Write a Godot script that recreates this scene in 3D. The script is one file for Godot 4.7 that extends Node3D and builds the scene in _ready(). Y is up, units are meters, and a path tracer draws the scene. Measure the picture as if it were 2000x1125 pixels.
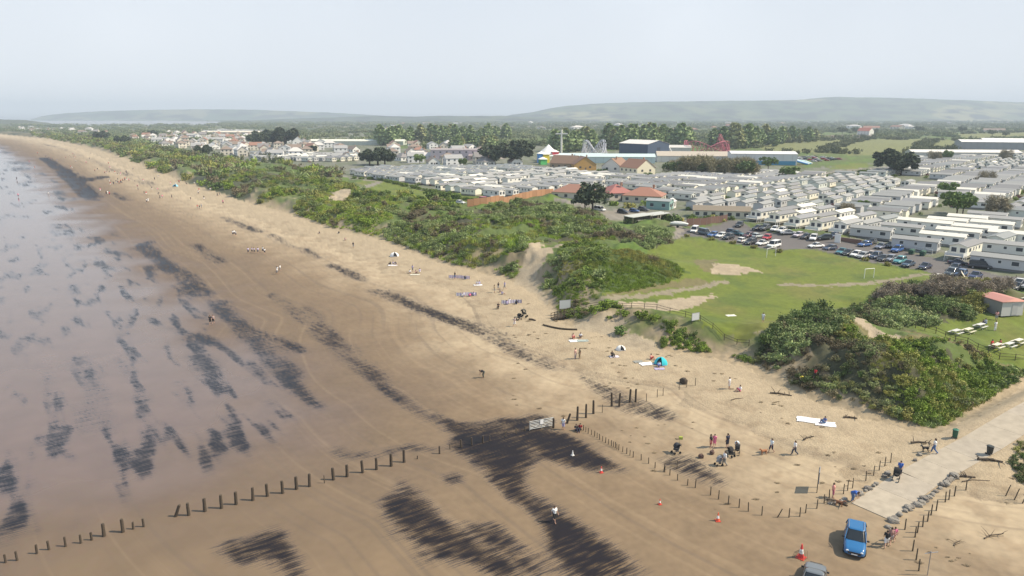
extends Node3D
# A beach, dunes and holiday park seen from a drone. Metres; -z is the way the camera looks, y is up.
var rng := RandomNumberGenerator.new()
var used := {}
var M := {}
var n1 := FastNoiseLite.new()      # broad
var n2 := FastNoiseLite.new()      # fine
var nc := FastNoiseLite.new()      # fields of the plain


class Field:
	var x0: float; var z0: float; var step: float; var nx: int; var nz: int
	var a := PackedFloat32Array()
	func _init(px: float, pz: float, qx: float, qz: float, s: float, fill := 0.0):
		x0 = px; z0 = pz; step = s; nx = int((qx - px) / s) + 2; nz = int((qz - pz) / s) + 2
		a.resize(nx * nz); a.fill(fill)
	func has(x: float, z: float) -> bool:
		return x > x0 and z > z0 and x < x0 + (nx - 1) * step and z < z0 + (nz - 1) * step
	func at(x: float, z: float) -> float:
		var fx := clampf((x - x0) / step, 0.0, nx - 1.001)
		var fz := clampf((z - z0) / step, 0.0, nz - 1.001)
		var i := int(fx); var j := int(fz); fx -= i; fz -= j
		var k := j * nx + i
		return lerpf(lerpf(a[k], a[k + 1], fx), lerpf(a[k + nx], a[k + nx + 1], fx), fz)
	func near(x: float, z: float) -> float:
		return a[clampi(int((z - z0) / step + .5), 0, nz - 1) * nx + clampi(int((x - x0) / step + .5), 0, nx - 1)]
	func span(pts, grow: float) -> Array:
		var b := Rect2(pts[0], Vector2.ZERO)
		for p in pts: b = b.expand(p)
		b = b.grow(grow)
		return [maxi(0, int((b.position.x - x0) / step)), maxi(0, int((b.position.y - z0) / step)), mini(nx - 1, int((b.end.x - x0) / step) + 1), mini(nz - 1, int((b.end.y - z0) / step) + 1)]
	func fill(pts, v: float) -> void:
		var poly := PackedVector2Array(pts)
		var r := span(pts, 0.0)
		for j in range(r[1], r[3] + 1):
			for i in range(r[0], r[2] + 1):
				if Geometry2D.is_point_in_polygon(Vector2(x0 + i * step, z0 + j * step), poly): a[j * nx + i] = v
	func line(pts, w: float, v: float, hard := false) -> void:
		for k in pts.size() - 1:
			var r := span([pts[k], pts[k + 1]], w)
			for j in range(r[1], r[3] + 1):
				for i in range(r[0], r[2] + 1):
					var p := Vector2(x0 + i * step, z0 + j * step)
					var d := p.distance_to(Geometry2D.get_closest_point_to_segment(p, pts[k], pts[k + 1]))
					if d < w: a[j * nx + i] = v if hard else maxf(a[j * nx + i], v * (1.0 - smoothstep(w * .35, w, d)))
	func blur(times: int) -> void:
		for t in times:
			for axis in [1, nx]:
				var b := a.duplicate()
				for k in range(axis, a.size() - axis): a[k] = b[k] * .5 + (b[k - axis] + b[k + axis]) * .25


var foot_line: Array = [Vector2(-2278,-2594),Vector2(-1648,-2094),Vector2(-1125,-1599),Vector2(-783,-1233),Vector2(-506,-873),Vector2(-342,-642),Vector2(-266.3,-527.0),Vector2(-200.6,-431.9),Vector2(-151.0,-362.9),Vector2(-119.1,-318.4),Vector2(-92.1,-283.4),Vector2(-75.0,-259.0),Vector2(-62.3,-238.4),Vector2(-51.8,-229.8),Vector2(-41.1,-216.9),Vector2(-29.0,-198.1),Vector2(-18.5,-180.2),Vector2(-8.8,-170.3),Vector2(-1.8,-162.4),Vector2(3.4,-151.8),Vector2(6.5,-141.2),Vector2(8.3,-129.8),Vector2(11.1,-122.8),Vector2(16.1,-118.8),Vector2(19.4,-111.5),Vector2(24.7,-108.9),Vector2(32.2,-106.1),Vector2(35.6,-101.7),Vector2(37.0,-93.8),Vector2(40.9,-88.3),Vector2(45.1,-83.1),Vector2(48.8,-79.2),Vector2(51.8,-78.1),Vector2(55.5,-80.7),Vector2(61.6,-85.6),Vector2(71.7,-93.4),Vector2(84.9,-103.3),Vector2(133.7,-138.0)]
var wet_line: Array = [Vector2(-1629,-1852),Vector2(-942,-1260),Vector2(-724,-1025),Vector2(-448,-672),Vector2(-281.9,-448.6),Vector2(-197.8,-331.4),Vector2(-138.7,-248.2),Vector2(-103.9,-200.0),Vector2(-85.4,-175.8),Vector2(-60.9,-141.0),Vector2(-44.7,-118.6),Vector2(-32.1,-99.9),Vector2(-24.6,-88.5),Vector2(-24.1,-79.2),Vector2(-27.7,-73.3),Vector2(-32.9,-69.3),Vector2(-38.5,-64.1),Vector2(-43.1,-59.2),Vector2(-47.3,-55.3),Vector2(-52.8,-48.9)]
var road_mid := [Vector2(35.3,-62.9), Vector2(42.9,-68.5), Vector2(53.6,-74.6), Vector2(61.5,-79.4), Vector2(70.7,-85.2), Vector2(108.4,-110.9)]
var foot_near: Field; var foot_far: Field; var wet_near: Field; var wet_far: Field
var stain_near: Field; var stain_far: Field
var cover: Field; var cover_far: Field; var flat: Field
var mounds := [[Vector2(14.7,-153.3), 13.0, 3.2], [Vector2(19.7,-168.4), 10.0, 2.0], [Vector2(8.8,-140.6), 7.0, 2.5], [Vector2(46.0,-103.7), 9.0, 1.6], [Vector2(42.8,-87.9), 9.0, .6], [Vector2(48.1,-85.0), 8.0, .5], [Vector2(-13.1,-178.9), 16.0, 2.0], [Vector2(-3.1,-214.1), 18.0, 2.5], [Vector2(27.3,-209.0), 12.0, 1.6], [Vector2(28.5,-154.6), 8.0, 1.3], [Vector2(37.7,-160.0), 7.0, 1.2], [Vector2(50.3,-162.9), 8.0, .8], [Vector2(27.5,-104.3), 5.0, 1.0]]
const STREAK := Vector2(.82, -.57)


func signed(field: Field, pts, closing) -> void:
	var poly := PackedVector2Array(pts + closing)
	var segs := PackedVector2Array(pts)
	for j in field.nz:
		for i in field.nx:
			var p := Vector2(field.x0 + i * field.step, field.z0 + j * field.step)
			var d := 1e9
			for k in segs.size() - 1:
				d = minf(d, p.distance_squared_to(Geometry2D.get_closest_point_to_segment(p, segs[k], segs[k + 1])))
			field.a[j * field.nx + i] = sqrt(d) * (1.0 if Geometry2D.is_point_in_polygon(p, poly) else -1.0)
	for k in range(1, field.a.size() - 1):      # a lone cell whose sign the polygon test got wrong
		if absf(field.a[k]) > field.step * 1.5 and signf(field.a[k]) != signf(field.a[k - 1]) and signf(field.a[k]) != signf(field.a[k + 1]): field.a[k] = -field.a[k]


func foot(x: float, z: float) -> float:      # metres inland (+) or seaward (-) of the foot of the dunes
	return foot_near.at(x, z) if foot_near.has(x, z) else foot_far.at(x, z)


func wetness(x: float, z: float) -> float:   # metres to the edge of the wet flat, minus on it
	return (wet_near.at(x, z) if wet_near.has(x, z) else wet_far.at(x, z))


func road_at(x: float, z: float) -> Vector2:   # (distance to the middle of the slipway, its height there)
	var best := Vector2(1e9, 0)
	var hs := [.2, .7, 1.9, 2.9, 3.5, 3.8]
	if x < 20 or z < -130: return best
	for k in road_mid.size() - 1:
		var c := Geometry2D.get_closest_point_to_segment(Vector2(x, z), road_mid[k], road_mid[k + 1])
		var d := c.distance_to(Vector2(x, z))
		if d < best.x: best = Vector2(d, lerpf(hs[k], hs[k + 1], c.distance_to(road_mid[k]) / road_mid[k].distance_to(road_mid[k + 1])))
	return best


func ground(x: float, z: float) -> float:
	var d := foot(x, z)
	var y := 1.1 * smoothstep(-30.0, 0.0, d)
	if d > 0.0:
		var fl := maxf(flat.near(x, z) if not flat.has(x, z) else flat.at(x, z), smoothstep(70.0, 150.0, d) if z < -330 else 0.0)
		var h := 4.7 + 2.0 * n1.get_noise_2d(x * 3.5, z * 3.5) + 1.2 * n1.get_noise_2d(x * 11.0, z * 11.0)
		h = lerpf(h, 3.6 + .35 * n1.get_noise_2d(x * 2.0, z * 2.0), fl)
		for m in mounds:
			var q: float = (Vector2(x, z) - m[0]).length_squared() / (m[1] * m[1])
			if q < 6.0: h += m[2] * exp(-q)
		y = lerpf(y, h, smoothstep(-.5, 11.0 + 5.0 * n1.get_noise_2d(x * 6.0, z * 6.0), d))
	var q2 := Vector2(x - 61.5, z + 73.5)    # the scrubby bank on the far side of the slipway
	y += 2.2 * exp(-q2.length_squared() / 22.0)
	var r := road_at(x, z)
	if r.x < 9.0: y = lerpf(r.y, y, smoothstep(2.3, 6.5, r.x))
	return y


func surface(x: float, z: float) -> float:
	var y := ground(x, z)
	var r := road_at(x, z)
	return maxf(y, r.y + .06) if r.x < 2.2 else y


func stain(x: float, z: float, wd: float) -> Vector2:   # dark tidal silt, drawn out along the wind
	var s := x * STREAK.x + z * STREAK.y
	var t := -x * STREAK.y + z * STREAK.x
	var base := stain_near.at(x, z) if stain_near.has(x, z) else (stain_far.at(x, z) if stain_far.has(x, z) else 0.0)
	var k := .6 if z > -230 else (1.4 if z > -520 else 4.0)
	var streak := n2.get_noise_2d(s * 1.3 / maxf(k, .6), t * 7.0 / maxf(k, .6))
	streak = streak * .7 + .5 * n2.get_noise_2d(s * 1.9 / maxf(k, .6) + 90, t * 15.0 / maxf(k, .6))
	var lump := n1.get_noise_2d(s * 13.0 / k + 300, t * 2.6 / k)
	if wd < 4.0:   # loose streaks over the wet flat
		base = maxf(base, (.42 + .2 * smoothstep(-40.0, -2.0, wd)) * smoothstep(-.12 - .1 * smoothstep(-40.0, -2.0, wd), .5, lump) * smoothstep(4.0, -8.0, wd) * smoothstep(-130.0, -30.0, wd))
	var soft := clampf(base * 1.05 + (streak * .3 + lump * .3) * smoothstep(.02, .4, base), 0.0, 1.0)
	return Vector2(smoothstep(.46, 1.02, soft + streak * .35 * smoothstep(.1, .5, base)), soft)


func mesh_of(v: PackedVector3Array, n: PackedVector3Array, c: PackedColorArray, uv: PackedVector2Array, idx: PackedInt32Array) -> ArrayMesh:
	var a := []
	a.resize(Mesh.ARRAY_MAX)
	a[Mesh.ARRAY_VERTEX] = v; a[Mesh.ARRAY_NORMAL] = n
	if c.size(): a[Mesh.ARRAY_COLOR] = c
	if uv.size(): a[Mesh.ARRAY_TEX_UV] = uv
	a[Mesh.ARRAY_INDEX] = idx
	var m := ArrayMesh.new()
	m.add_surface_from_arrays(Mesh.PRIMITIVE_TRIANGLES, a)
	return m


func mix3(a: Color, b: Color, t: float) -> Color:
	return a.lerp(b, clampf(t, 0.0, 1.0))


func build_fields() -> void:
	n1.noise_type = FastNoiseLite.TYPE_SIMPLEX_SMOOTH; n1.seed = 11; n1.frequency = .01; n1.fractal_octaves = 3
	n2.noise_type = FastNoiseLite.TYPE_SIMPLEX_SMOOTH; n2.seed = 5; n2.frequency = .1; n2.fractal_octaves = 3
	nc.noise_type = FastNoiseLite.TYPE_CELLULAR; nc.seed = 3; nc.frequency = .0042; nc.cellular_return_type = FastNoiseLite.RETURN_CELL_VALUE; nc.cellular_jitter = .8; nc.fractal_type = FastNoiseLite.FRACTAL_NONE
	foot_near = Field.new(-170, -330, 150, -30, 1.5); foot_far = Field.new(-1700, -2300, 500, -24, 11)
	wet_near = Field.new(-170, -330, 60, -30, 2); wet_far = Field.new(-1700, -2300, 100, -24, 11)
	var inland := [Vector2(4000, -60), Vector2(4000, -9000), Vector2(-4000, -9000), Vector2(-4000, -2600)]
	var landward := [Vector2(-20, 200), Vector2(4000, 200), Vector2(4000, -9000), Vector2(-4000, -9000)]
	for f in [foot_near, foot_far]: signed(f, foot_line, inland)
	for f in [wet_near, wet_far]: signed(f, wet_line, landward)
	stain_near = Field.new(-115, -335, 70, -40, .5); stain_far = Field.new(-700, -1100, 20, -334, 3)
	for p in STAIN_AREAS:
		stain_near.fill(p[1], p[0])
	for p in STAIN_LINES:
		stain_near.line(p[2], p[1], p[0]); stain_far.line(p[2], p[1], p[0])
	stain_near.blur(7)
	cover = Field.new(-120, -430, 330, -70, .75); cover_far = Field.new(-900, -1900, 1500, -428, 5)
	for p in COVERS:
		cover.fill(p[1], p[0]); cover_far.fill(p[1], p[0])
	for p in TRACKS:
		cover.line(p[2], p[1], p[0], true); cover_far.line(p[2], p[1], p[0], true)
	flat = Field.new(-320, -700, 420, -70, 3)
	for p in COVERS:
		if p[0] in [1.0, 2.0, 5.0, 8.0, 11.0]: flat.fill(p[1], 1.0)
	flat.blur(3)


# what the ground wears: 0 rough dune grass, 1 mown field, 2 tarmac, 3 bare sand, 4 trodden path, 5 park ground, 6 scrub floor, 7 dry grass, 8 lawn, 9 long bank grass, 11 gravel, 12 pale field, 13 brown field
const GRASS := [Color(.115, .165, .034), Color(.165, .212, .02), Color(.17, .155, .15), Color(.44, .36, .25), Color(.33, .285, .19), Color(.17, .19, .115), Color(.085, .085, .042), Color(.21, .185, .075), Color(.155, .205, .022), Color(.075, .12, .022), Color(.4, .36, .31), Color(.30, .27, .225), Color(.22, .235, .075), Color(.17, .12, .085)]


func cover_at(x: float, z: float) -> int:
	var jx := x + 1.3 * n2.get_noise_2d(x * 3.0, z * 3.0)
	var jz := z + 1.6 * n2.get_noise_2d(x * 3.0 + 70, z * 3.0)
	if cover.has(jx, jz): return int(cover.near(jx, jz))
	if cover_far.has(jx, jz): return int(cover_far.near(jx, jz))
	return -1


func build_ground() -> void:
	var cols := 1060
	var fs := PackedFloat32Array()
	var t := .93
	while t > .0475:
		fs.append(38.0 / t); t -= .00165 if t > .2 else .0023
	while fs[-1] < 10500: fs.append(fs[-1] * 1.028)
	var rows := fs.size()
	var pos := PackedVector3Array(); pos.resize(cols * rows)
	var col := PackedColorArray(); col.resize(cols * rows)
	var uv := PackedVector2Array(); uv.resize(cols * rows)
	var cls := PackedByteArray(); cls.resize(cols * rows)
	var bay := PackedVector2Array(BAY)
	for j in rows:
		var f := fs[j]
		for i in cols:
			var x := (float(i) / (cols - 1) * 1.84 - .92) * f
			var z := -f
			var k := j * cols + i
			var c: Color
			var w := 0.0
			var soft := 0.0
			var y := 0.0
			var d := foot(x, z) if f < 2000 else 200.0
			var rag := d + (1.6 * n2.get_noise_2d(x * 2.2, z * 2.2) if f < 700 else 0.0)
			if f >= 2000 and Geometry2D.is_point_in_polygon(Vector2(x, z), bay):
				cls[k] = 1; c = Color(.17, .14, .125); w = .9; y = .4
			elif rag < 0.0 or d < -2.0:
				y = ground(x, z)
				var wd := wetness(x, z)
				var big := n1.get_noise_2d(x * 4.0, z * 4.0)
				w = smoothstep(12.0, -22.0, wd + big * 9.0)
				c = mix3(Color(.2, .141, .085), Color(.45, .358, .238), smoothstep(-34.0 - .03 * f, -8.0, d + 7.0 * n1.get_noise_2d(x * 9.0, z * 9.0)))
				c = mix3(c, Color(.145, .103, .07), smoothstep(30.0, 0.0, wd + 8.0 * big) * .9)
				c = mix3(c, Color(.155, .106, .086), w)
				var st := stain(x, z, wd)
				var s := st.x
				soft = st.y
				var churn := smoothstep(.02, .45, n2.get_noise_2d(x * 2.6, z * 2.6) + .35 * n1.get_noise_2d(x * 12.0, z * 12.0)) * smoothstep(-46.0, -22.0, d) * smoothstep(-1.0, -12.0, d)
				if f < 260: c = mix3(c, Color(.235, .165, .098), churn * .38)
				var band := n2.get_noise_2d(d * 5.5, (x - z) * .14) * smoothstep(-4.0, -14.0, d) * (1.0 - .8 * w)
				c = mix3(c, Color(.13, .098, .072), smoothstep(.22, .62, band) * .38)
				c = mix3(c, Color(.34, .25, .155), smoothstep(.15, .6, -band) * .2)
				var fine := 1.0 + .12 * n2.get_noise_2d(x * 1.6, z * 1.6) + .17 * n2.get_noise_2d(x * 8.0, z * 8.0) * smoothstep(-90.0, -20.0, d)
				c = Color(c.r * fine, c.g * fine, c.b * fine)
				c = mix3(c, Color(.026, .025, .033), s * .96)
				w = lerpf(w, .42 * smoothstep(25.0, -4.0, wd) + .1, s * .85)
				cls[k] = 1 if d < -15.0 - 4.0 * n1.get_noise_2d(x * 9.0, z * 9.0) else 0
			else:
				var kind := cover_at(x, z)
				y = ground(x, z) if f < 1900 else 3.6
				if kind < 0:
					var cell := nc.get_noise_2d(x * .75, z * .5)
					c = mix3(Color(.085, .115, .04), Color(.16, .19, .06), cell * .5 + .5)
					if cell > .55: c = Color(.19, .165, .09)
					var rough := n1.get_noise_2d(x * .9, z * .5)
					c = mix3(c, Color(.05, .068, .03), smoothstep(.0, .35, rough) * .8)
					cls[k] = 6
				else:
					c = GRASS[kind]
					if kind == 0:
						c = mix3(c, Color(.14, .13, .062), smoothstep(.0, .6, n1.get_noise_2d(x * 6.0, z * 6.0)))
						c = mix3(c, Color(.12, .20, .022), smoothstep(.0, .4, n1.get_noise_2d(x * 5.0 + 50, z * 5.0)))
					elif kind in [1, 8]:
						c = mix3(c, Color(.215, .20, .05), smoothstep(.05, .6, n1.get_noise_2d(x * 5.0, z * 3.0)) * .6)
						c = mix3(c, Color(.095, .15, .02), smoothstep(.05, .5, n1.get_noise_2d(x * 7.0 + 40, z * 7.0)) * .6)
					elif kind == 5:
						c = mix3(c, Color(.26, .25, .22), smoothstep(-.1, .3, n1.get_noise_2d(x * 9.0, z * 9.0)) * .6)
					elif kind == 3:
						c = mix3(c, Color(.36, .29, .2), smoothstep(-.2, .5, n2.get_noise_2d(x * 2.0, z * 2.0)) * .6)
					if kind in [0, 6, 7, 9] and d < 14.0: c = mix3(Color(.43, .34, .22), c, smoothstep(1.5, 11.0 if x < 44.0 else 3.5, d + (8.0 if x < 44.0 else 2.5) * n2.get_noise_2d(x * 1.2, z * 1.2)))
					var fine2 := 1.0 + .22 * n2.get_noise_2d(x * 6.0, z * 6.0) + .10 * n2.get_noise_2d(x * 1.5, z * 1.5)
					if kind in [2, 11]: fine2 = 1.0 + .07 * n2.get_noise_2d(x * 3.0, z * 3.0)
					c = Color(c.r * fine2, c.g * fine2, c.b * fine2)
					if f < 260 and kind in [0, 6, 9]: y += .18 * n2.get_noise_2d(x * 4.0, z * 4.0)
					cls[k] = 2
					if kind in [1, 8]: cls[k] = 3
					elif kind == 2: cls[k] = 4
					elif kind in [5, 11] or f > 900: cls[k] = 6
					elif kind == 3: cls[k] = 0
			pos[k] = Vector3(x, y, z); col[k] = c; uv[k] = Vector2(.01 + w * .98, .01 + soft * .98)
	var names := ["sandy_beach", "wet_tidal_flat", "grassy_dunes", "playing_field", "car_park_tarmac", "", "coastal_plain"]
	var labels := ["pale dry sand beach below the dunes", "wet brown tidal flat streaked with dark silt", "rough grassy dune ground behind the beach", "mown green playing field and picnic lawn", "grey tarmac car park beside the field", "", "flat green plain of park ground, fields and hedges"]
	var nor := PackedVector3Array(); nor.resize(pos.size())
	for j in rows:
		for i in cols:
			var k := j * cols + i
			var dx := pos[mini(i + 1, cols - 1) + j * cols] - pos[maxi(i - 1, 0) + j * cols]
			var dz := pos[i + mini(j + 1, rows - 1) * cols] - pos[i + maxi(j - 1, 0) * cols]
			var n := dx.cross(dz).normalized()
			nor[k] = n if n.y > 0 else -n
	for c in 7:
		if names[c] == "": continue
		var map := PackedInt32Array(); map.resize(pos.size()); map.fill(-1)
		var v := PackedVector3Array(); var n := PackedVector3Array(); var cc := PackedColorArray(); var u := PackedVector2Array(); var idx := PackedInt32Array()
		for j in rows - 1:
			for i in cols - 1:
				var k := j * cols + i
				if cls[k] != c: continue
				for q in [k, k + cols, k + 1, k + 1, k + cols, k + cols + 1]:
					if map[q] < 0:
						map[q] = v.size(); v.append(pos[q]); n.append(nor[q]); cc.append(col[q] * (.85 if c == 1 else 1.0)); u.append(uv[q])
					idx.append(map[q])
		if v.is_empty(): continue
		var o := MeshInstance3D.new()
		o.name = names[c]; o.mesh = mesh_of(v, n, cc, u, idx)
		o.material_override = M.tidal if c == 1 else (M.sand if c == 0 else (M.tarmac if c == 4 else M.turf))
		add_child(o)
		tag(o, labels[c], "", "", "structure")


func hill(called: String, label: String, ridge, run_in: float, run_out: float, green: Color, spots: Color) -> void:
	var cols := 240; var rows := 40
	var v := PackedVector3Array(); var n := PackedVector3Array(); var c := PackedColorArray(); var idx := PackedInt32Array()
	for j in rows:
		for i in cols:
			var s: float = float(i) / (cols - 1) * (ridge.size() - 1)
			var a := int(minf(s, ridge.size() - 1.001))
			var top: Vector3 = ridge[a].lerp(ridge[a + 1], smoothstep(0.0, 1.0, s - a) * .5 + (s - a) * .5)
			var u := float(j) / (rows - 1)
			var back := u > .72
			var k := 1.0 - (u - .72) / .28 if back else u / .72
			var away := Vector3(top.x, 0, top.z).normalized()
			var p := top + away * (run_out * (1.0 - k) if back else -run_in * (1.0 - k))
			var ns := n1.get_noise_2d(p.x * .12, p.z * .12)
			p.y = lerpf(-2.0, top.y, smoothstep(0.0, 1.0, k * (1.0 + .12 * ns)) if not back else k) + 7.0 * ns * sin(k * PI) + 3.0 * n1.get_noise_2d(p.x * .6, p.z * .6) * k
			v.append(p)
			var cell := nc.get_noise_2d(p.x * .5, p.z * .5)
			var col := mix3(green, spots, smoothstep(.0, .9, cell))
			col = mix3(col, Color(.02, .035, .015), smoothstep(-.05, .2, n1.get_noise_2d(p.x * .35 + 500, p.z * .35)))
			c.append(col)
	for j in rows:
		for i in cols:
			var dx := v[mini(i + 1, cols - 1) + j * cols] - v[maxi(i - 1, 0) + j * cols]
			var dz := v[i + mini(j + 1, rows - 1) * cols] - v[i + maxi(j - 1, 0) * cols]
			var nn := dx.cross(dz).normalized()
			n.append(nn if nn.y > 0 else -nn)
			if i < cols - 1 and j < rows - 1:
				var k := j * cols + i
				idx.append_array([k, k + cols, k + 1, k + 1, k + cols, k + cols + 1])
	var o := MeshInstance3D.new()
	o.name = called; o.mesh = mesh_of(v, n, c, PackedVector2Array(), idx); o.material_override = M.turf
	add_child(o); tag(o, label, "", "", "structure")


func mat(c: Color, rough := .8, metal := 0.0) -> StandardMaterial3D:
	var m := StandardMaterial3D.new()
	m.albedo_color = c.linear_to_srgb(); m.roughness = rough; m.metallic = metal
	return m


func painted(rough := .85) -> StandardMaterial3D:      # base colours come with the vertices
	var m := mat(Color.WHITE, rough)
	m.vertex_color_use_as_albedo = true
	return m


func noise_tex(size: int, freq: float, lo: float, octaves := 4, seed_ := 1) -> NoiseTexture2D:
	var f := FastNoiseLite.new()
	f.noise_type = FastNoiseLite.TYPE_SIMPLEX_SMOOTH; f.frequency = freq; f.fractal_octaves = octaves; f.seed = seed_
	var g := Gradient.new()
	g.set_color(0, Color(lo, lo, lo)); g.set_color(1, Color.WHITE)
	var t := NoiseTexture2D.new()
	t.width = size; t.height = size; t.seamless = true; t.noise = f; t.color_ramp = g
	return t


func detailed(m: StandardMaterial3D, tex: Texture2D, metres: float) -> StandardMaterial3D:
	m.detail_enabled = true; m.detail_blend_mode = BaseMaterial3D.BLEND_MODE_MUL; m.detail_albedo = tex
	m.detail_uv_layer = BaseMaterial3D.DETAIL_UV_2
	m.uv2_triplanar = true; m.uv2_world_triplanar = true; m.uv2_scale = Vector3.ONE / metres
	return m


func tag(o: Node, label: String, category := "", group := "", kind := "") -> Node:
	if label: o.set_meta("label", label)
	if category: o.set_meta("category", category)
	if group: o.set_meta("group", group)
	if kind: o.set_meta("kind", kind)
	return o


func smeared() -> ImageTexture:      # silt combed out by wind and tide: seamless noise drawn along one direction, dark where it is thick
	var f := FastNoiseLite.new(); f.noise_type = FastNoiseLite.TYPE_SIMPLEX_SMOOTH; f.frequency = .13; f.fractal_octaves = 3; f.seed = 6
	var N := 512
	var src := f.get_seamless_image(N, N).get_data()
	var acc := PackedFloat32Array(); acc.resize(N * N)
	var dx := PackedInt32Array(); var dy := PackedInt32Array()
	for k in 18: dx.append(int(round((k - 9) * 3.2 * STREAK.x)) + 2 * N); dy.append(int(round((k - 9) * 3.2 * STREAK.y)) + 2 * N)
	var mean := 0.0; var sq := 0.0
	for y in N:
		for x in N:
			var t := 0
			for k in 18: t += src[((y + dy[k]) % N) * N + (x + dx[k]) % N]
			acc[y * N + x] = t; mean += t; sq += float(t) * t
	mean /= N * N; var sd := sqrt(sq / (N * N) - mean * mean)
	var out := PackedByteArray(); out.resize(N * N * 4)
	var dark := Color(.026, .025, .034).linear_to_srgb()
	for k in N * N:
		out[k * 4] = int(dark.r * 255); out[k * 4 + 1] = int(dark.g * 255); out[k * 4 + 2] = int(dark.b * 255)
		out[k * 4 + 3] = int(255.0 * smoothstep(-.35, 1.1, (acc[k] - mean) / sd))
	return ImageTexture.create_from_image(Image.create_from_data(N, N, false, Image.FORMAT_RGBA8, out))


func make_materials() -> void:
	var grain := noise_tex(512, .05, .72, 5, 2)
	var speck := noise_tex(512, .16, .62, 3, 8)
	M.sand = detailed(painted(.95), grain, 5.0)
	M.sand.heightmap_enabled = true; M.sand.heightmap_texture = noise_tex(512, .03, 0.0, 5, 4); M.sand.heightmap_scale = 5.0
	M.sand.uv1_triplanar = true; M.sand.uv1_world_triplanar = true; M.sand.uv1_scale = Vector3.ONE / 7.0
	M.tidal = detailed(painted(1.0), smeared(), 14.0)
	M.tidal.detail_blend_mode = BaseMaterial3D.BLEND_MODE_MIX
	var look := Image.create_empty(64, 64, false, Image.FORMAT_RGB8); var mask := Image.create_empty(64, 64, false, Image.FORMAT_RGB8)
	for j in 64:
		for i in 64:
			var u := i / 63.0; var v := j / 63.0
			look.set_pixel(i, j, Color(lerpf(.92, .42, u * 2.0) if u < .5 else lerpf(.42, .12, u * 2.0 - 1.0), 0, .85 * smoothstep(.4, .85, v)))
			var k := .93 * smoothstep(.1, .66, v)
			mask.set_pixel(i, j, Color(k, k, k))
	M.tidal.roughness_texture = ImageTexture.create_from_image(look); M.tidal.roughness_texture_channel = BaseMaterial3D.TEXTURE_CHANNEL_RED
	M.tidal.metallic = 1.0; M.tidal.metallic_texture = M.tidal.roughness_texture; M.tidal.metallic_texture_channel = BaseMaterial3D.TEXTURE_CHANNEL_BLUE
	M.tidal.detail_mask = ImageTexture.create_from_image(mask)
	M.turf = detailed(painted(.95), speck, 3.1)
	M.tarmac = detailed(painted(.9), speck, 2.2)
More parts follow.
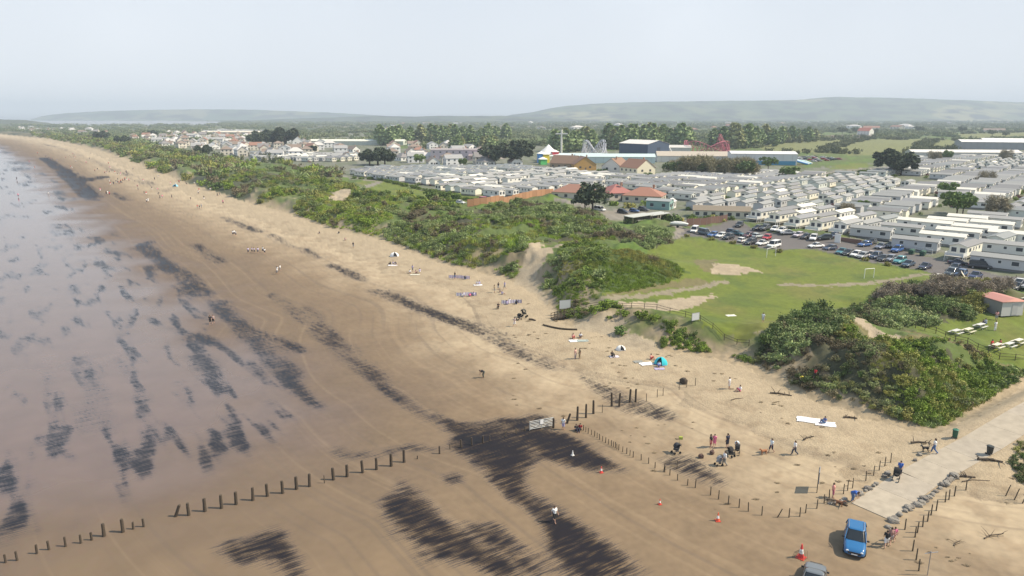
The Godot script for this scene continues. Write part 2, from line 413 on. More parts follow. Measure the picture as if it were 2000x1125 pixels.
var STAIN_AREAS := [
	[.86, [Vector2(-7.5,-80.6),Vector2(-2.6,-82.4),Vector2(2.6,-82.4),Vector2(5.7,-81.8),Vector2(8.6,-78.9),Vector2(10.6,-74.9),Vector2(13.3,-71.9),Vector2(11.2,-71.0),Vector2(7.3,-71.3),Vector2(4.6,-73.3),Vector2(2.3,-73.0),Vector2(1.7,-69.8),Vector2(2.1,-66.6),Vector2(4.1,-64.6),Vector2(6.5,-61.8),Vector2(8.5,-58.0),Vector2(10.2,-54.2),Vector2(10.7,-52.1),Vector2(5.1,-52.1),Vector2(2.8,-56.4),Vector2(3.0,-62.3),Vector2(0.5,-64.6),Vector2(-2.2,-69.3),Vector2(-5.0,-74.6),Vector2(-8.4,-76.8)]],
	[.72, [Vector2(-12.1,-71.0),Vector2(-11.2,-71.0),Vector2(-10.0,-68.2),Vector2(-8.6,-66.9),Vector2(-7.1,-64.6),Vector2(-6.5,-62.3),Vector2(-5.9,-61.4),Vector2(-2.0,-61.5),Vector2(-0.7,-60.5),Vector2(0.5,-58.0),Vector2(2.3,-55.6),Vector2(3.4,-52.1),Vector2(-0.9,-52.1),Vector2(-4.5,-54.9),Vector2(-7.5,-54.2),Vector2(-9.2,-56.4),Vector2(-10.0,-58.8),Vector2(-11.7,-58.0),Vector2(-12.1,-61.4),Vector2(-13.6,-64.1),Vector2(-14.7,-65.9),Vector2(-12.6,-65.9),Vector2(-12.0,-67.1)]],
	[.74, [Vector2(-28.1,-57.8),Vector2(-24.7,-58.6),Vector2(-24.1,-59.6),Vector2(-21.7,-61.4),Vector2(-20.0,-58.0),Vector2(-18.9,-56.8),Vector2(-16.7,-52.1),Vector2(-18.9,-52.1),Vector2(-21.8,-55.6),Vector2(-23.5,-54.2),Vector2(-26.5,-56.2)]],
	[.82, [Vector2(-7.4,-71.0),Vector2(-5.9,-71.3),Vector2(-5.1,-69.8),Vector2(-6.0,-68.2),Vector2(-7.6,-69.1)]],
	[.8, [Vector2(-22.1,-77.6),Vector2(-20.8,-78.1),Vector2(-18.2,-74.6),Vector2(-17.4,-73.7),Vector2(-19.8,-74.2)]], [.85, [Vector2(-18.4,-75.8),Vector2(-15.3,-76.5),Vector2(-14.6,-77.8),Vector2(-12.6,-78.5),Vector2(-11.7,-76.5),Vector2(-14.1,-74.6),Vector2(-17.6,-74.6)]], [.8, [Vector2(-12.5,-78.1),Vector2(-9.7,-77.8),Vector2(-9.0,-76.5),Vector2(-11.4,-76.2)]],
	[.62, [Vector2(19.5,-75.2),Vector2(22.1,-73.9),Vector2(23.3,-69.3),Vector2(22.0,-67.7),Vector2(19.3,-69.8),Vector2(17.1,-72.5),Vector2(16.7,-74.6)]],
	[.68, [Vector2(9.4,-102.5),Vector2(12.5,-99.5),Vector2(15.3,-94.8),Vector2(17.5,-91.1),Vector2(20.5,-88.5),Vector2(22.0,-84.9),Vector2(18.9,-83.9),Vector2(14.7,-86.5),Vector2(13.1,-89.3),Vector2(11.0,-95.8)]],
	[.76, [Vector2(-11.6,-88.5),Vector2(-7.9,-85.2),Vector2(-4.6,-84.9),Vector2(-0.7,-86.0),Vector2(4.1,-87.5),Vector2(6.3,-84.9),Vector2(3.8,-82.4),Vector2(-2.5,-81.8),Vector2(-6.2,-79.2),Vector2(-8.3,-82.4)]],
	[.8, [Vector2(-54.1,-111.7),Vector2(-50.2,-110.4),Vector2(-43.6,-101.0),Vector2(-40.4,-95.8),Vector2(-43.3,-97.4),Vector2(-46.6,-101.0),Vector2(-50.6,-105.5)]], [.75, [Vector2(-40.6,-109.2),Vector2(-35.0,-104.4),Vector2(-29.7,-96.8),Vector2(-24.6,-88.5),Vector2(-22.9,-85.5),Vector2(-27.8,-90.2),Vector2(-33.4,-96.8)]],
	[.62, [Vector2(-62.2,-92.9),Vector2(-57.1,-88.5),Vector2(-49.3,-77.8),Vector2(-48.8,-75.8),Vector2(-53.4,-80.6),Vector2(-57.8,-86.8)]], [.7, [Vector2(-47.0,-126.4),Vector2(-39.8,-120.1),Vector2(-34.6,-114.4),Vector2(-34.3,-110.4),Vector2(-38.9,-114.4)]], [.75, [Vector2(-71.2,-159.1),Vector2(-62.6,-145.1),Vector2(-58.1,-139.0),Vector2(-50.3,-126.4),Vector2(-56.8,-133.3),Vector2(-63.0,-141.0)]], [.6, [Vector2(-50.7,-98.9),Vector2(-48.6,-101.0),Vector2(-47.5,-97.8),Vector2(-48.9,-95.8)]],
	[.6, [Vector2(-35.4,-92.9),Vector2(-32.6,-92.0),Vector2(-31.1,-88.5),Vector2(-33.4,-89.3)]], [.55, [Vector2(-67.7,-111.7),Vector2(-62.9,-109.2),Vector2(-55.0,-99.9),Vector2(-58.6,-101.0)]], [.5, [Vector2(-79.5,-111.7),Vector2(-71.5,-104.4),Vector2(-64.7,-95.8),Vector2(-70.2,-99.9)]], [.5, [Vector2(-42.2,-67.1),Vector2(-39.2,-66.6),Vector2(-39.4,-65.9),Vector2(-41.0,-65.9)]], [.5, [Vector2(-41.6,-83.6),Vector2(-39.6,-82.8),Vector2(-38.3,-79.2),Vector2(-40.1,-80.6)]],
]
var STAIN_LINES := [
	[.62, 2.2, [Vector2(-52.9,-151.8),Vector2(-44.6,-139.0),Vector2(-35.2,-123.2),Vector2(-26.5,-109.2),Vector2(-19.7,-98.9),Vector2(-13.9,-90.2),Vector2(-10.6,-85.5),Vector2(-7.7,-82.4)]],
	[.5, 1.6, [Vector2(-42.0,-141.0),Vector2(-34.2,-126.4),Vector2(-25.4,-111.7),Vector2(-18.5,-101.0)]],
	[.72, 3.4, [Vector2(-30.5,-155.1),Vector2(-22.7,-145.1),Vector2(-13.9,-132.6),Vector2(-6.6,-124.8),Vector2(-0.9,-117.8)]], [.5, 4.0, [Vector2(-3.6,-120.1),Vector2(0.8,-111.7),Vector2(3.3,-109.2),Vector2(7.1,-104.4)]],
	[.66, 3.0, [Vector2(-112.1,-274.3),Vector2(-97.7,-254.3),Vector2(-84.4,-236.9)]], [.58, 2.6, [Vector2(-80.0,-231.6),Vector2(-68.8,-214.2),Vector2(-59.7,-204.0)]], [.58, 2.6, [Vector2(-59.2,-202.4),Vector2(-52.0,-191.7)]], [.62, 3.0, [Vector2(-47.8,-183.4),Vector2(-41.1,-174.5),Vector2(-36.0,-165.4)]],
	[.62, 3.4, [Vector2(-96.9,-214.2),Vector2(-87.1,-200.0),Vector2(-78.4,-187.5)]], [.6, 4.0, [Vector2(-204.7,-368.2),Vector2(-178.7,-331.4),Vector2(-158.1,-301.1)]], [.5, 4.0, [Vector2(-142.5,-281.7),Vector2(-126.5,-260.6)]],
	[.85, 7.5, [Vector2(-447,-689),Vector2(-358.6,-566.6),Vector2(-285.6,-468.1),Vector2(-260.1,-441.2),Vector2(-267.3,-468.1)]], [.9, 8.0, [Vector2(-358.6,-566.6),Vector2(-255.6,-420.4),Vector2(-204.1,-346.5)]], [.8, 5.0, [Vector2(-204.1,-346.5),Vector2(-159.8,-281.7),Vector2(-132.0,-242.4),Vector2(-113.9,-216.9)]], [.75, 4.2, [Vector2(-117.9,-221.6),Vector2(-100.6,-196.2),Vector2(-89.7,-182.1),Vector2(-80.2,-169.8),Vector2(-68.1,-151.8)]],
	[.7, 3.2, [Vector2(-61.5,-145.1),Vector2(-50.3,-126.4),Vector2(-40.6,-111.7),Vector2(-33.2,-101.0)]], [.5, 2.4, [Vector2(-62.6,-126.4),Vector2(-53.6,-114.4),Vector2(-46.1,-104.4)]], [.42, 3.0, [Vector2(-70.4,-109.2),Vector2(-59.5,-95.8),Vector2(-51.3,-83.6)]],
	[.46, .9, [Vector2(-20.9,-126.4),Vector2(-13.8,-114.4),Vector2(-8.0,-105.5),Vector2(-3.0,-97.8),Vector2(0.7,-90.2)]], [.5, .6, [Vector2(7.5,-58.0),Vector2(9.1,-56.0),Vector2(11.3,-53.1)]], [.52, .6, [Vector2(5.4,-61.4),Vector2(7.6,-58.8),Vector2(9.9,-55.3)]],
	[.48, .5, [Vector2(7.0,-62.3),Vector2(9.5,-58.8),Vector2(11.7,-54.2),Vector2(12.7,-51.4)]], [.48, .5, [Vector2(6.1,-63.2),Vector2(8.9,-59.6),Vector2(10.9,-56.0),Vector2(12.1,-52.8)]], [.46, .5, [Vector2(3.2,-67.1),Vector2(5.7,-64.6),Vector2(9.5,-62.3)]], [.42, .5, [Vector2(-28.2,-109.2),Vector2(-17.5,-94.8),Vector2(-9.6,-82.1)]], [.42, .5, [Vector2(-27.1,-111.7),Vector2(-15.1,-93.9),Vector2(-7.8,-83.6)]], [.42, .45, [Vector2(14.9,-79.8),Vector2(17.3,-73.2),Vector2(21.4,-67.5)]],
	[.4, 7.0, [Vector2(-948,-1387),Vector2(-555,-892),Vector2(-298.9,-538.3),Vector2(-178.1,-370.7)]],
	[.5, .6, [Vector2(9.4,-80.6),Vector2(13.3,-73.3),Vector2(17.5,-66.6),Vector2(21.0,-62.3)]], [.44, .55, [Vector2(15.3,-82.1),Vector2(18.3,-77.8),Vector2(21.9,-73.3)]],
]
var BAY: Array = [Vector2(-3094,-2754),Vector2(-1944,-3061),Vector2(-1511,-2869),Vector2(-1225,-3061),Vector2(-2204,-5516),Vector2(-3610,-7358),Vector2(-7116,-11042),Vector2(-30940,-27619)]
var COVERS := [
	# far ground first
	[5.0, [Vector2(-88.5,-399.4),Vector2(-119.0,-464.2),Vector2(-165.6,-529.5),Vector2(-208.4,-553.4),Vector2(-285,-648),Vector2(-439,-928),Vector2(-728,-1479),Vector2(-655,-1864),Vector2(-393,-1864),Vector2(-137,-807),Vector2(-68,-807),Vector2(0,-928),Vector2(147,-694),Vector2(179.0,-572.8),Vector2(194.3,-487.3),Vector2(261.5,-541.2),Vector2(328,-608),Vector2(546,-879),Vector2(927,-1195),Vector2(799,-807),Vector2(133.2,-127.6),Vector2(104.6,-127.6),Vector2(106.6,-144.0),Vector2(103.8,-151.2),Vector2(103.0,-164.8),Vector2(102.8,-177.6),Vector2(102.3,-200.6),Vector2(93.5,-214.4),Vector2(74.6,-239.5),Vector2(55.1,-230.2),Vector2(44.9,-248.3),Vector2(35.0,-269.5),Vector2(25.4,-294.4),Vector2(18.4,-320.0),Vector2(0.0,-300.0),Vector2(-17.5,-285.6),Vector2(-31.6,-313.7),Vector2(-51.7,-360.7),Vector2(-68.5,-399.4)]],
	[12.0, [Vector2(303,-894),Vector2(431,-1091),Vector2(625,-1167),Vector2(692,-1091),Vector2(537,-863),Vector2(373,-694),Vector2(326,-657),Vector2(283,-714),Vector2(271,-782)]], [12.0, [Vector2(885,-1479),Vector2(1179,-1677),Vector2(1145,-1479),Vector2(885,-1141),Vector2(724,-1141)]], [13.0, [Vector2(536,-1358),Vector2(687,-1436),Vector2(671,-1288),Vector2(483,-1141)]], [1.0, [Vector2(233.4,-529.5),Vector2(271.3,-553.4),Vector2(259.8,-518.3),Vector2(229.0,-487.3),Vector2(216.8,-487.3)]],
	[11.0, [Vector2(175.4,-423.8),Vector2(229.0,-487.3),Vector2(254.8,-497.2),Vector2(229.3,-459.8),Vector2(193.6,-423.8),Vector2(164.4,-389.8)]],
	[1.0, [Vector2(-48.9,-324.3),Vector2(-41.8,-342.8),Vector2(-30.3,-352.8),Vector2(-9.4,-328.7),Vector2(-20.6,-285.6),Vector2(-33.9,-294.4),Vector2(-43.7,-303.8)]], [1.0, [Vector2(-84.4,-380.6),Vector2(-75.4,-406.1),Vector2(-51.3,-358.0),Vector2(-40.9,-335.6),Vector2(-49.6,-313.7),Vector2(-64.6,-333.3)]],
	[6.0, [Vector2(-40.6,-224.1),Vector2(-31.5,-183.5),Vector2(-18.2,-165.3),Vector2(-9.2,-156.6),Vector2(-1.6,-148.7),Vector2(2.5,-167.8),Vector2(8.1,-185.8),Vector2(17.1,-195.4),Vector2(28.5,-195.4),Vector2(35.2,-178.4),Vector2(43.8,-193.7),Vector2(48.0,-211.7),Vector2(31.3,-215.7),Vector2(29.7,-241.8),Vector2(19.8,-274.9),Vector2(16.2,-281.5),Vector2(-7.8,-270.1),Vector2(-22.7,-241.8),Vector2(-34.1,-235.6)]],
	[0.0, [Vector2(-13.6,-186.6),Vector2(-6.1,-209.0),Vector2(6.2,-214.1),Vector2(13.0,-199.5),Vector2(3.9,-178.9),Vector2(-4.8,-165.2),Vector2(-12.3,-168.4)]], [0.0, [Vector2(21.1,-243.8),Vector2(32.6,-237.2),Vector2(33.4,-214.1),Vector2(27.3,-209.0),Vector2(21.0,-222.8)]],
	[11.0, [Vector2(32.2,-262.1),Vector2(42.3,-272.6),Vector2(54.6,-260.6),Vector2(53.9,-248.3),Vector2(51.0,-219.4),Vector2(45.6,-200.6),Vector2(51.9,-206.8),Vector2(55.1,-230.2),Vector2(69.4,-239.5),Vector2(48.5,-248.3),Vector2(43.4,-239.5),Vector2(33.0,-239.5)]],
	[2.0, [Vector2(45.8,-201.2),Vector2(50.0,-208.4),Vector2(57.7,-202.9),Vector2(63.4,-192.9),Vector2(70.7,-184.5),Vector2(78.8,-187.4),Vector2(83.2,-179.5),Vector2(86.1,-170.8),Vector2(92.0,-163.0),Vector2(94.5,-157.9),Vector2(94.4,-154.2),Vector2(97.7,-146.7),Vector2(105.0,-141.7),Vector2(124.0,-128.0),Vector2(139.0,-144.4),Vector2(111.9,-151.6),Vector2(107.5,-156.8),Vector2(106.3,-168.3),Vector2(104.4,-178.1),Vector2(100.2,-196.1),Vector2(91.9,-197.0),Vector2(89.8,-205.6),Vector2(80.2,-212.1),Vector2(75.8,-222.1),Vector2(76.5,-240.2),Vector2(72.4,-237.8),Vector2(63.0,-225.3),Vector2(54.3,-220.1)]],
	[1.0, [Vector2(35.1,-181.1),Vector2(43.5,-192.3),Vector2(49.5,-205.9),Vector2(57.0,-200.6),Vector2(62.7,-190.7),Vector2(70.0,-182.5),Vector2(78.0,-185.4),Vector2(82.3,-177.6),Vector2(85.3,-169.1),Vector2(91.1,-161.4),Vector2(93.6,-156.4),Vector2(92.9,-149.7),Vector2(85.3,-144.0),Vector2(75.5,-137.4),Vector2(67.4,-131.4),Vector2(59.8,-125.1),Vector2(51.9,-124.1),Vector2(45.5,-114.4),Vector2(38.3,-108.2),Vector2(32.6,-114.4),Vector2(26.5,-122.3),Vector2(21.9,-130.6),Vector2(12.7,-131.4),Vector2(14.3,-137.4),Vector2(21.3,-144.0),Vector2(27.9,-151.2),Vector2(38.0,-156.4),Vector2(32.6,-171.0)]],
	[9.0, [Vector2(23.1,-170.3),Vector2(29.4,-167.1),Vector2(36.0,-158.1),Vector2(38.8,-152.6),Vector2(32.1,-145.0),Vector2(23.5,-138.1),Vector2(17.6,-136.0),Vector2(18.5,-147.5)]],
	[3.0, [Vector2(19.1,-129.8),Vector2(28.5,-132.2),Vector2(40.9,-137.9),Vector2(39.5,-134.5),Vector2(30.8,-125.1),Vector2(27.5,-122.6),Vector2(21.3,-124.0)]], [3.0, [Vector2(48.1,-165.7),Vector2(53.0,-163.9),Vector2(57.3,-158.2),Vector2(50.1,-154.4),Vector2(44.3,-153.9),Vector2(43.6,-163.9)]], [7.0, [Vector2(17.6,-131.4),Vector2(23.3,-136.6),Vector2(31.3,-140.9),Vector2(43.4,-146.9),Vector2(39.9,-150.3),Vector2(29.7,-143.1),Vector2(19.1,-135.4)]], [7.0, [Vector2(44.6,-171.3),Vector2(50.8,-173.2),Vector2(44.7,-155.5),Vector2(42.2,-157.1)]],
	[6.0, [Vector2(36.2,-102.1),Vector2(40.6,-108.0),Vector2(48.3,-117.5),Vector2(54.6,-121.8),Vector2(54.4,-111.4),Vector2(51.8,-103.8),Vector2(53.1,-97.4),Vector2(56.9,-96.2),Vector2(61.8,-95.8),Vector2(68.6,-95.1),Vector2(80.6,-98.5),Vector2(72.0,-87.2),Vector2(58.3,-78.8),Vector2(50.3,-73.2),Vector2(47.1,-71.1),Vector2(43.8,-72.1),Vector2(41.3,-76.2),Vector2(39.8,-80.8),Vector2(39.2,-85.3),Vector2(39.1,-91.6),Vector2(37.1,-98.0)]],
	[0.0, [Vector2(54.0,-93.4),Vector2(59.2,-91.3),Vector2(66.9,-91.3),Vector2(75.3,-93.4),Vector2(66.4,-86.6),Vector2(57.4,-79.9),Vector2(51.6,-75.5),Vector2(51.4,-79.2),Vector2(53.6,-87.5)]],
	[6.0, [Vector2(59.1,-123.3),Vector2(67.6,-129.8),Vector2(75.8,-140.1),Vector2(83.8,-141.4),Vector2(93.1,-139.6),Vector2(97.3,-135.8),Vector2(89.8,-129.8),Vector2(80.6,-117.7),Vector2(73.9,-116.1),Vector2(65.9,-112.5),Vector2(57.7,-109.7),Vector2(56.7,-114.6)]],
	[7.0, [Vector2(55.2,-113.1),Vector2(56.5,-108.8),Vector2(60.6,-104.3),Vector2(59.8,-100.0),Vector2(56.0,-100.0),Vector2(53.4,-102.4),Vector2(53.4,-107.5)]], [3.0, [Vector2(55.3,-113.1),Vector2(55.8,-111.6),Vector2(57.5,-107.5),Vector2(60.3,-104.3),Vector2(57.0,-101.9),Vector2(55.1,-104.3),Vector2(54.6,-108.6)]],
	[8.0, [Vector2(64.9,-110.8),Vector2(73.6,-115.5),Vector2(82.1,-119.3),Vector2(91.5,-122.6),Vector2(108.1,-126.1),Vector2(87.1,-100.0),Vector2(75.7,-100.0),Vector2(73.0,-100.4),Vector2(68.4,-102.8),Vector2(64.0,-106.1)]],
	[7.0, [Vector2(64.3,-109.7),Vector2(63.6,-105.4),Vector2(67.8,-101.9),Vector2(72.4,-99.5),Vector2(81.8,-100.0),Vector2(74.1,-97.7),Vector2(63.7,-98.8),Vector2(60.3,-102.4)]],
	[3.0, [Vector2(-1.6,-148.4),Vector2(1.0,-161.8),Vector2(4.5,-175.5),Vector2(6.0,-181.1),Vector2(7.7,-175.5),Vector2(5.4,-162.9),Vector2(5.7,-149.4),Vector2(7.8,-140.1),Vector2(7.9,-129.8),Vector2(10.0,-121.9),Vector2(7.5,-118.6),Vector2(6.0,-129.1),Vector2(3.1,-138.8)]],
	[9.0, [Vector2(8.1,-127.8),Vector2(7.2,-138.3),Vector2(6.8,-153.3),Vector2(11.1,-168.4),Vector2(18.3,-178.9),Vector2(23.7,-170.4),Vector2(20.3,-153.3),Vector2(17.8,-133.9),Vector2(13.3,-127.8),Vector2(10.0,-122.2)]],
	[3.0, [Vector2(10.4,-115.5),Vector2(10.2,-123.5),Vector2(17.8,-125.5),Vector2(19.6,-122.1),Vector2(21.0,-116.4),Vector2(24.2,-110.6),Vector2(24.2,-102.9),Vector2(18.2,-104.4),Vector2(15.1,-111.2)]], [6.0, [Vector2(25.4,-116.7),Vector2(29.7,-113.1),Vector2(34.0,-107.5),Vector2(37.0,-104.3),Vector2(35.6,-100.0),Vector2(30.0,-98.8),Vector2(25.2,-104.3),Vector2(24.3,-109.7)]],
]
var TRACKS := [
	[4.0, 1.1, [Vector2(11.5,-130.2),Vector2(14.6,-131.0),Vector2(21.2,-132.9),Vector2(30.7,-137.8),Vector2(38.0,-142.7),Vector2(45.3,-148.8)]], [4.0, 1.2, [Vector2(56.9,-145.9),Vector2(63.3,-144.9),Vector2(69.9,-145.4),Vector2(76.2,-147.3),Vector2(83.2,-150.2),Vector2(92.8,-154.3)]],
	[3.0, 1.6, [Vector2(4.0,-157.0),Vector2(7.4,-167.8),Vector2(11.5,-174.8),Vector2(19.3,-182.4)]], [3.0, 1.3, [Vector2(-31.8,-219.5),Vector2(-24.7,-227.4),Vector2(-18.7,-234.7),Vector2(-12.0,-237.2)]], [3.0, 4.0, [Vector2(-70.4,-287.8),Vector2(-74.1,-311.1),Vector2(-77.4,-333.6)]], [3.0, 1.5, [Vector2(-12.1,-238.2),Vector2(-7.1,-244.6)]],
	[11.0, 3.0, [Vector2(162.4,-406.1),Vector2(211.6,-464.2),Vector2(242.8,-487.3),Vector2(280.9,-512.9),Vector2(346.1,-541.2)]], [11.0, 2.2, [Vector2(-72.2,-335.6),Vector2(-72.4,-389.8),Vector2(-87.0,-406.1),Vector2(-105.8,-423.8)]], [4.0, 2.0, [Vector2(-204.4,-543.1),Vector2(-185.9,-569.4),Vector2(-162.0,-543.1)]], [11.0, 2.5, [Vector2(19.4,-300.0),Vector2(34.6,-266.5),Vector2(44.2,-244.5)]],
]


func build_hills() -> void:
	hill("wooded_ridge_hill", "long hazy ridge of hills rising behind the plain", [Vector3(-207,18,-7401),Vector3(0,58,-7411),Vector3(207,83,-7417),Vector3(363,114,-7424),Vector3(518,139,-7430),Vector3(829,164,-7436),Vector3(1296,179,-7440),Vector3(1814,189,-7442),Vector3(2333,194,-7443),Vector3(2903,204,-7446),Vector3(3110,224,-7451),Vector3(3317,232,-7453),Vector3(3629,230,-7452),Vector3(4147,212,-7448),Vector3(4665,197,-7444),Vector3(5184,179,-7440),Vector3(6220,149,-7433),Vector3(7775,109,-7423),Vector3(9330,48,-7408)], 2400, 1500, Color(.11, .16, .06), Color(.32, .31, .14))
	hill("headland_hill", "hazy headland with a white town along its foot across the bay", [Vector3(-5279,11,-8016),Vector3(-5178,38,-8023),Vector3(-5054,60,-8028),Vector3(-4886,76,-8032),Vector3(-4492,98,-8037),Vector3(-3931,112,-8041),Vector3(-3369,117,-8042),Vector3(-2808,114,-8041),Vector3(-2471,98,-8037),Vector3(-1965,82,-8034),Vector3(-1572,60,-8028),Vector3(-1179,27,-8020)], 900, 1200, Color(.09, .14, .06), Color(.24, .24, .12))
	hill("low_hill", "low dark wooded hills between the headland and the ridge", [Vector3(-2134,5,-5341),Vector3(-1872,16,-5343),Vector3(-1497,27,-5346),Vector3(-1348,31,-5347),Vector3(-1198,38,-5349),Vector3(-973,45,-5350),Vector3(-749,38,-5349),Vector3(-524,45,-5350),Vector3(-299,42,-5350),Vector3(-75,43,-5350),Vector3(150,34,-5348),Vector3(449,20,-5344),Vector3(749,5,-5341)], 700, 900, Color(.06, .09, .04), Color(.12, .14, .06))
	hill("promontory_hill", "dark low promontory at the end of the beach", [Vector3(-3024,42,-3087),Vector3(-2592,36,-3085),Vector3(-2289,32,-3084),Vector3(-2160,28,-3083),Vector3(-2073,25,-3083),Vector3(-2009,21,-3082),Vector3(-1955,13,-3080),Vector3(-1905,0,-3077)], 240, 300, Color(.07, .09, .045), Color(.1, .11, .06))


class MB:      # collects faces; every face carries its own colour
	var v := PackedVector3Array(); var n := PackedVector3Array(); var c := PackedColorArray(); var idx := PackedInt32Array()
	func tri(a: Vector3, b: Vector3, d: Vector3, col: Color, out := Vector3.ZERO) -> void:
		var nn := (d - a).cross(b - a).normalized()
		if out != Vector3.ZERO and nn.dot(out) < 0.0:
			var t := b; b = d; d = t; nn = -nn
		var k := v.size()
		v.append(a); v.append(b); v.append(d)
		for i in 3: n.append(nn); c.append(col); idx.append(k + i)
	func quad(a: Vector3, b: Vector3, d: Vector3, e: Vector3, col: Color, out := Vector3.ZERO) -> void:
		var nn := (d - a).cross(b - a).normalized()
		if out != Vector3.ZERO and nn.dot(out) < 0.0:
			var t := b; b = e; e = t; nn = -nn
		var k := v.size()
		v.append(a); v.append(b); v.append(d); v.append(e)
		for i in 4: n.append(nn); c.append(col)
		for i in [0, 1, 2, 0, 2, 3]: idx.append(k + i)
	func box(at: Vector3, size: Vector3, col: Color, b := Basis.IDENTITY) -> void:
		var h := size * .5
		for ax in 3:
			for s in [-1.0, 1.0]:
				var o := Vector3.ZERO; o[ax] = s * h[ax]
				var p := Vector3.ZERO; p[(ax + 1) % 3] = h[(ax + 1) % 3]
				var q := Vector3.ZERO; q[(ax + 2) % 3] = h[(ax + 2) % 3]
				quad(at + b * (o - p - q), at + b * (o + p - q), at + b * (o + p + q), at + b * (o - p + q), col, b * o)
	func loft(rings: Array, col: Color, caps := true, closed := true) -> void:
		var m: int = rings[0].size()
		var k := v.size()
		var tmp := PackedVector3Array(); tmp.resize(m * rings.size())
		var mid := Vector3.ZERO
		for r in rings:
			for p in r: mid += p
		mid /= m * rings.size()
		var faces := []
		for i in rings.size() - 1:
			for j in (m if closed else m - 1):
				var j2 := (j + 1) % m
				faces.append([i * m + j, (i + 1) * m + j, (i + 1) * m + j2, i * m + j2])
		var pts := PackedVector3Array()
		for r in rings:
			for p in r: pts.append(p)
		for f in faces:
			var a: Vector3 = pts[f[0]]; var d: Vector3 = pts[f[2]]
			var nn := (pts[f[3]] - pts[f[1]]).cross(d - a)
			var ring_mid := Vector3.ZERO
			var i: int = f[0] / m
			for q in m: ring_mid += pts[i * m + q] + pts[(i + 1) * m + q]
			ring_mid /= 2 * m
			var flip := nn.dot((a + d) * .5 - ring_mid) < 0.0
			if flip: nn = -nn
			for q in f: tmp[q] += nn
			if flip: f.reverse()
		for q in pts.size(): v.append(pts[q]); n.append(tmp[q].normalized()); c.append(col)
		for f in faces:
			for q in [f[0], f[1], f[2], f[0], f[2], f[3]]: idx.append(k + q)
		if caps:
			for e in [0, rings.size() - 1]:
				var o := Vector3.ZERO; var inn := Vector3.ZERO
				for p in rings[e]: o += p
				o /= m
				for p in rings[1 if e == 0 else e - 1]: inn += p
				inn /= m
				for j in m: tri(o, rings[e][j], rings[e][(j + 1) % m], col, o - inn)
	func tube(pts, radii, sides: int, col: Color, caps := true) -> void:
		var rings := []
		for i in pts.size():
			var dir: Vector3 = (pts[mini(i + 1, pts.size() - 1)] - pts[maxi(i - 1, 0)]).normalized()
			var up := Vector3.UP if absf(dir.y) < .9 else Vector3.RIGHT
			var a := dir.cross(up).normalized(); var b := dir.cross(a)
			var r := PackedVector3Array()
			for j in sides:
				var t := TAU * j / sides
				r.append(pts[i] + (a * cos(t) + b * sin(t)) * radii[i])
			rings.append(r)
		loft(rings, col, caps)
	func lathe(at: Vector3, axis: Vector3, prof, sides: int, col: Color) -> void:      # prof: (along, radius)
		var pts := []; var rr := []
		for p in prof: pts.append(at + axis * p.x); rr.append(p.y)
		var up := Vector3.UP if absf(axis.y) < .9 else Vector3.RIGHT
		var a := axis.cross(up).normalized(); var b := axis.cross(a)
		var rings := []
		for i in pts.size():
			var r := PackedVector3Array()
			for j in sides: r.append(pts[i] + (a * cos(TAU * j / sides) + b * sin(TAU * j / sides)) * maxf(rr[i], .0005))
			rings.append(r)
		loft(rings, col)
	func add(o: MB, t := Transform3D.IDENTITY, tint := Color.WHITE) -> void:
		var k := v.size()
		for p in o.v: v.append(t * p)
		for p in o.n: n.append((t.basis * p).normalized())
		for p in o.c: c.append(p * tint)
		for i in o.idx: idx.append(k + i)
	func mesh() -> ArrayMesh:
		var a := []
		a.resize(Mesh.ARRAY_MAX)
		a[Mesh.ARRAY_VERTEX] = v; a[Mesh.ARRAY_NORMAL] = n; a[Mesh.ARRAY_COLOR] = c; a[Mesh.ARRAY_INDEX] = idx
		var m := ArrayMesh.new()
		m.add_surface_from_arrays(Mesh.PRIMITIVE_TRIANGLES, a)
		return m
	func nets(caps, cell: float, soft: float, col: Color) -> void:      # one skin round tapered capsules [a, b, ra, rb], by surface nets
		var lo := Vector3.ONE * 1e9; var hi := -lo
		for q in caps:
			var r: float = maxf(q[2], q[3]) + cell * 2.0
			lo = lo.min(q[0] - Vector3.ONE * r).min(q[1] - Vector3.ONE * r); hi = hi.max(q[0] + Vector3.ONE * r).max(q[1] + Vector3.ONE * r)
		var g := Vector3i((hi - lo) / cell) + Vector3i(2, 2, 2)
		var f := PackedFloat32Array(); f.resize(g.x * g.y * g.z); f.fill(1.0)
		for q in caps:
			var A: Vector3 = q[0]; var AB: Vector3 = q[1] - q[0]
			var ll := maxf(AB.length_squared(), 1e-9)
			var r: float = maxf(q[2], q[3]) + soft + cell * 1.5
			var i0 := Vector3i((A.min(q[1]) - Vector3.ONE * r - lo) / cell).max(Vector3i.ZERO)
			var i1 := (Vector3i((A.max(q[1]) + Vector3.ONE * r - lo) / cell) + Vector3i.ONE).min(g - Vector3i.ONE)
			for z in range(i0.z, i1.z + 1):
				for y in range(i0.y, i1.y + 1):
					for x in range(i0.x, i1.x + 1):
						var p := lo + Vector3(x, y, z) * cell - A
						var t := clampf(p.dot(AB) / ll, 0.0, 1.0)
						var d: float = (p - AB * t).length() - lerpf(q[2], q[3], t)
						var k := (z * g.y + y) * g.x + x
						var h := maxf(soft - absf(d - f[k]), 0.0) / soft
						f[k] = minf(d, f[k]) - h * h * soft * .25
		var at := PackedInt32Array(); at.resize(f.size()); at.fill(-1)
		var st := [1, g.x, g.x * g.y]
		var base := v.size()
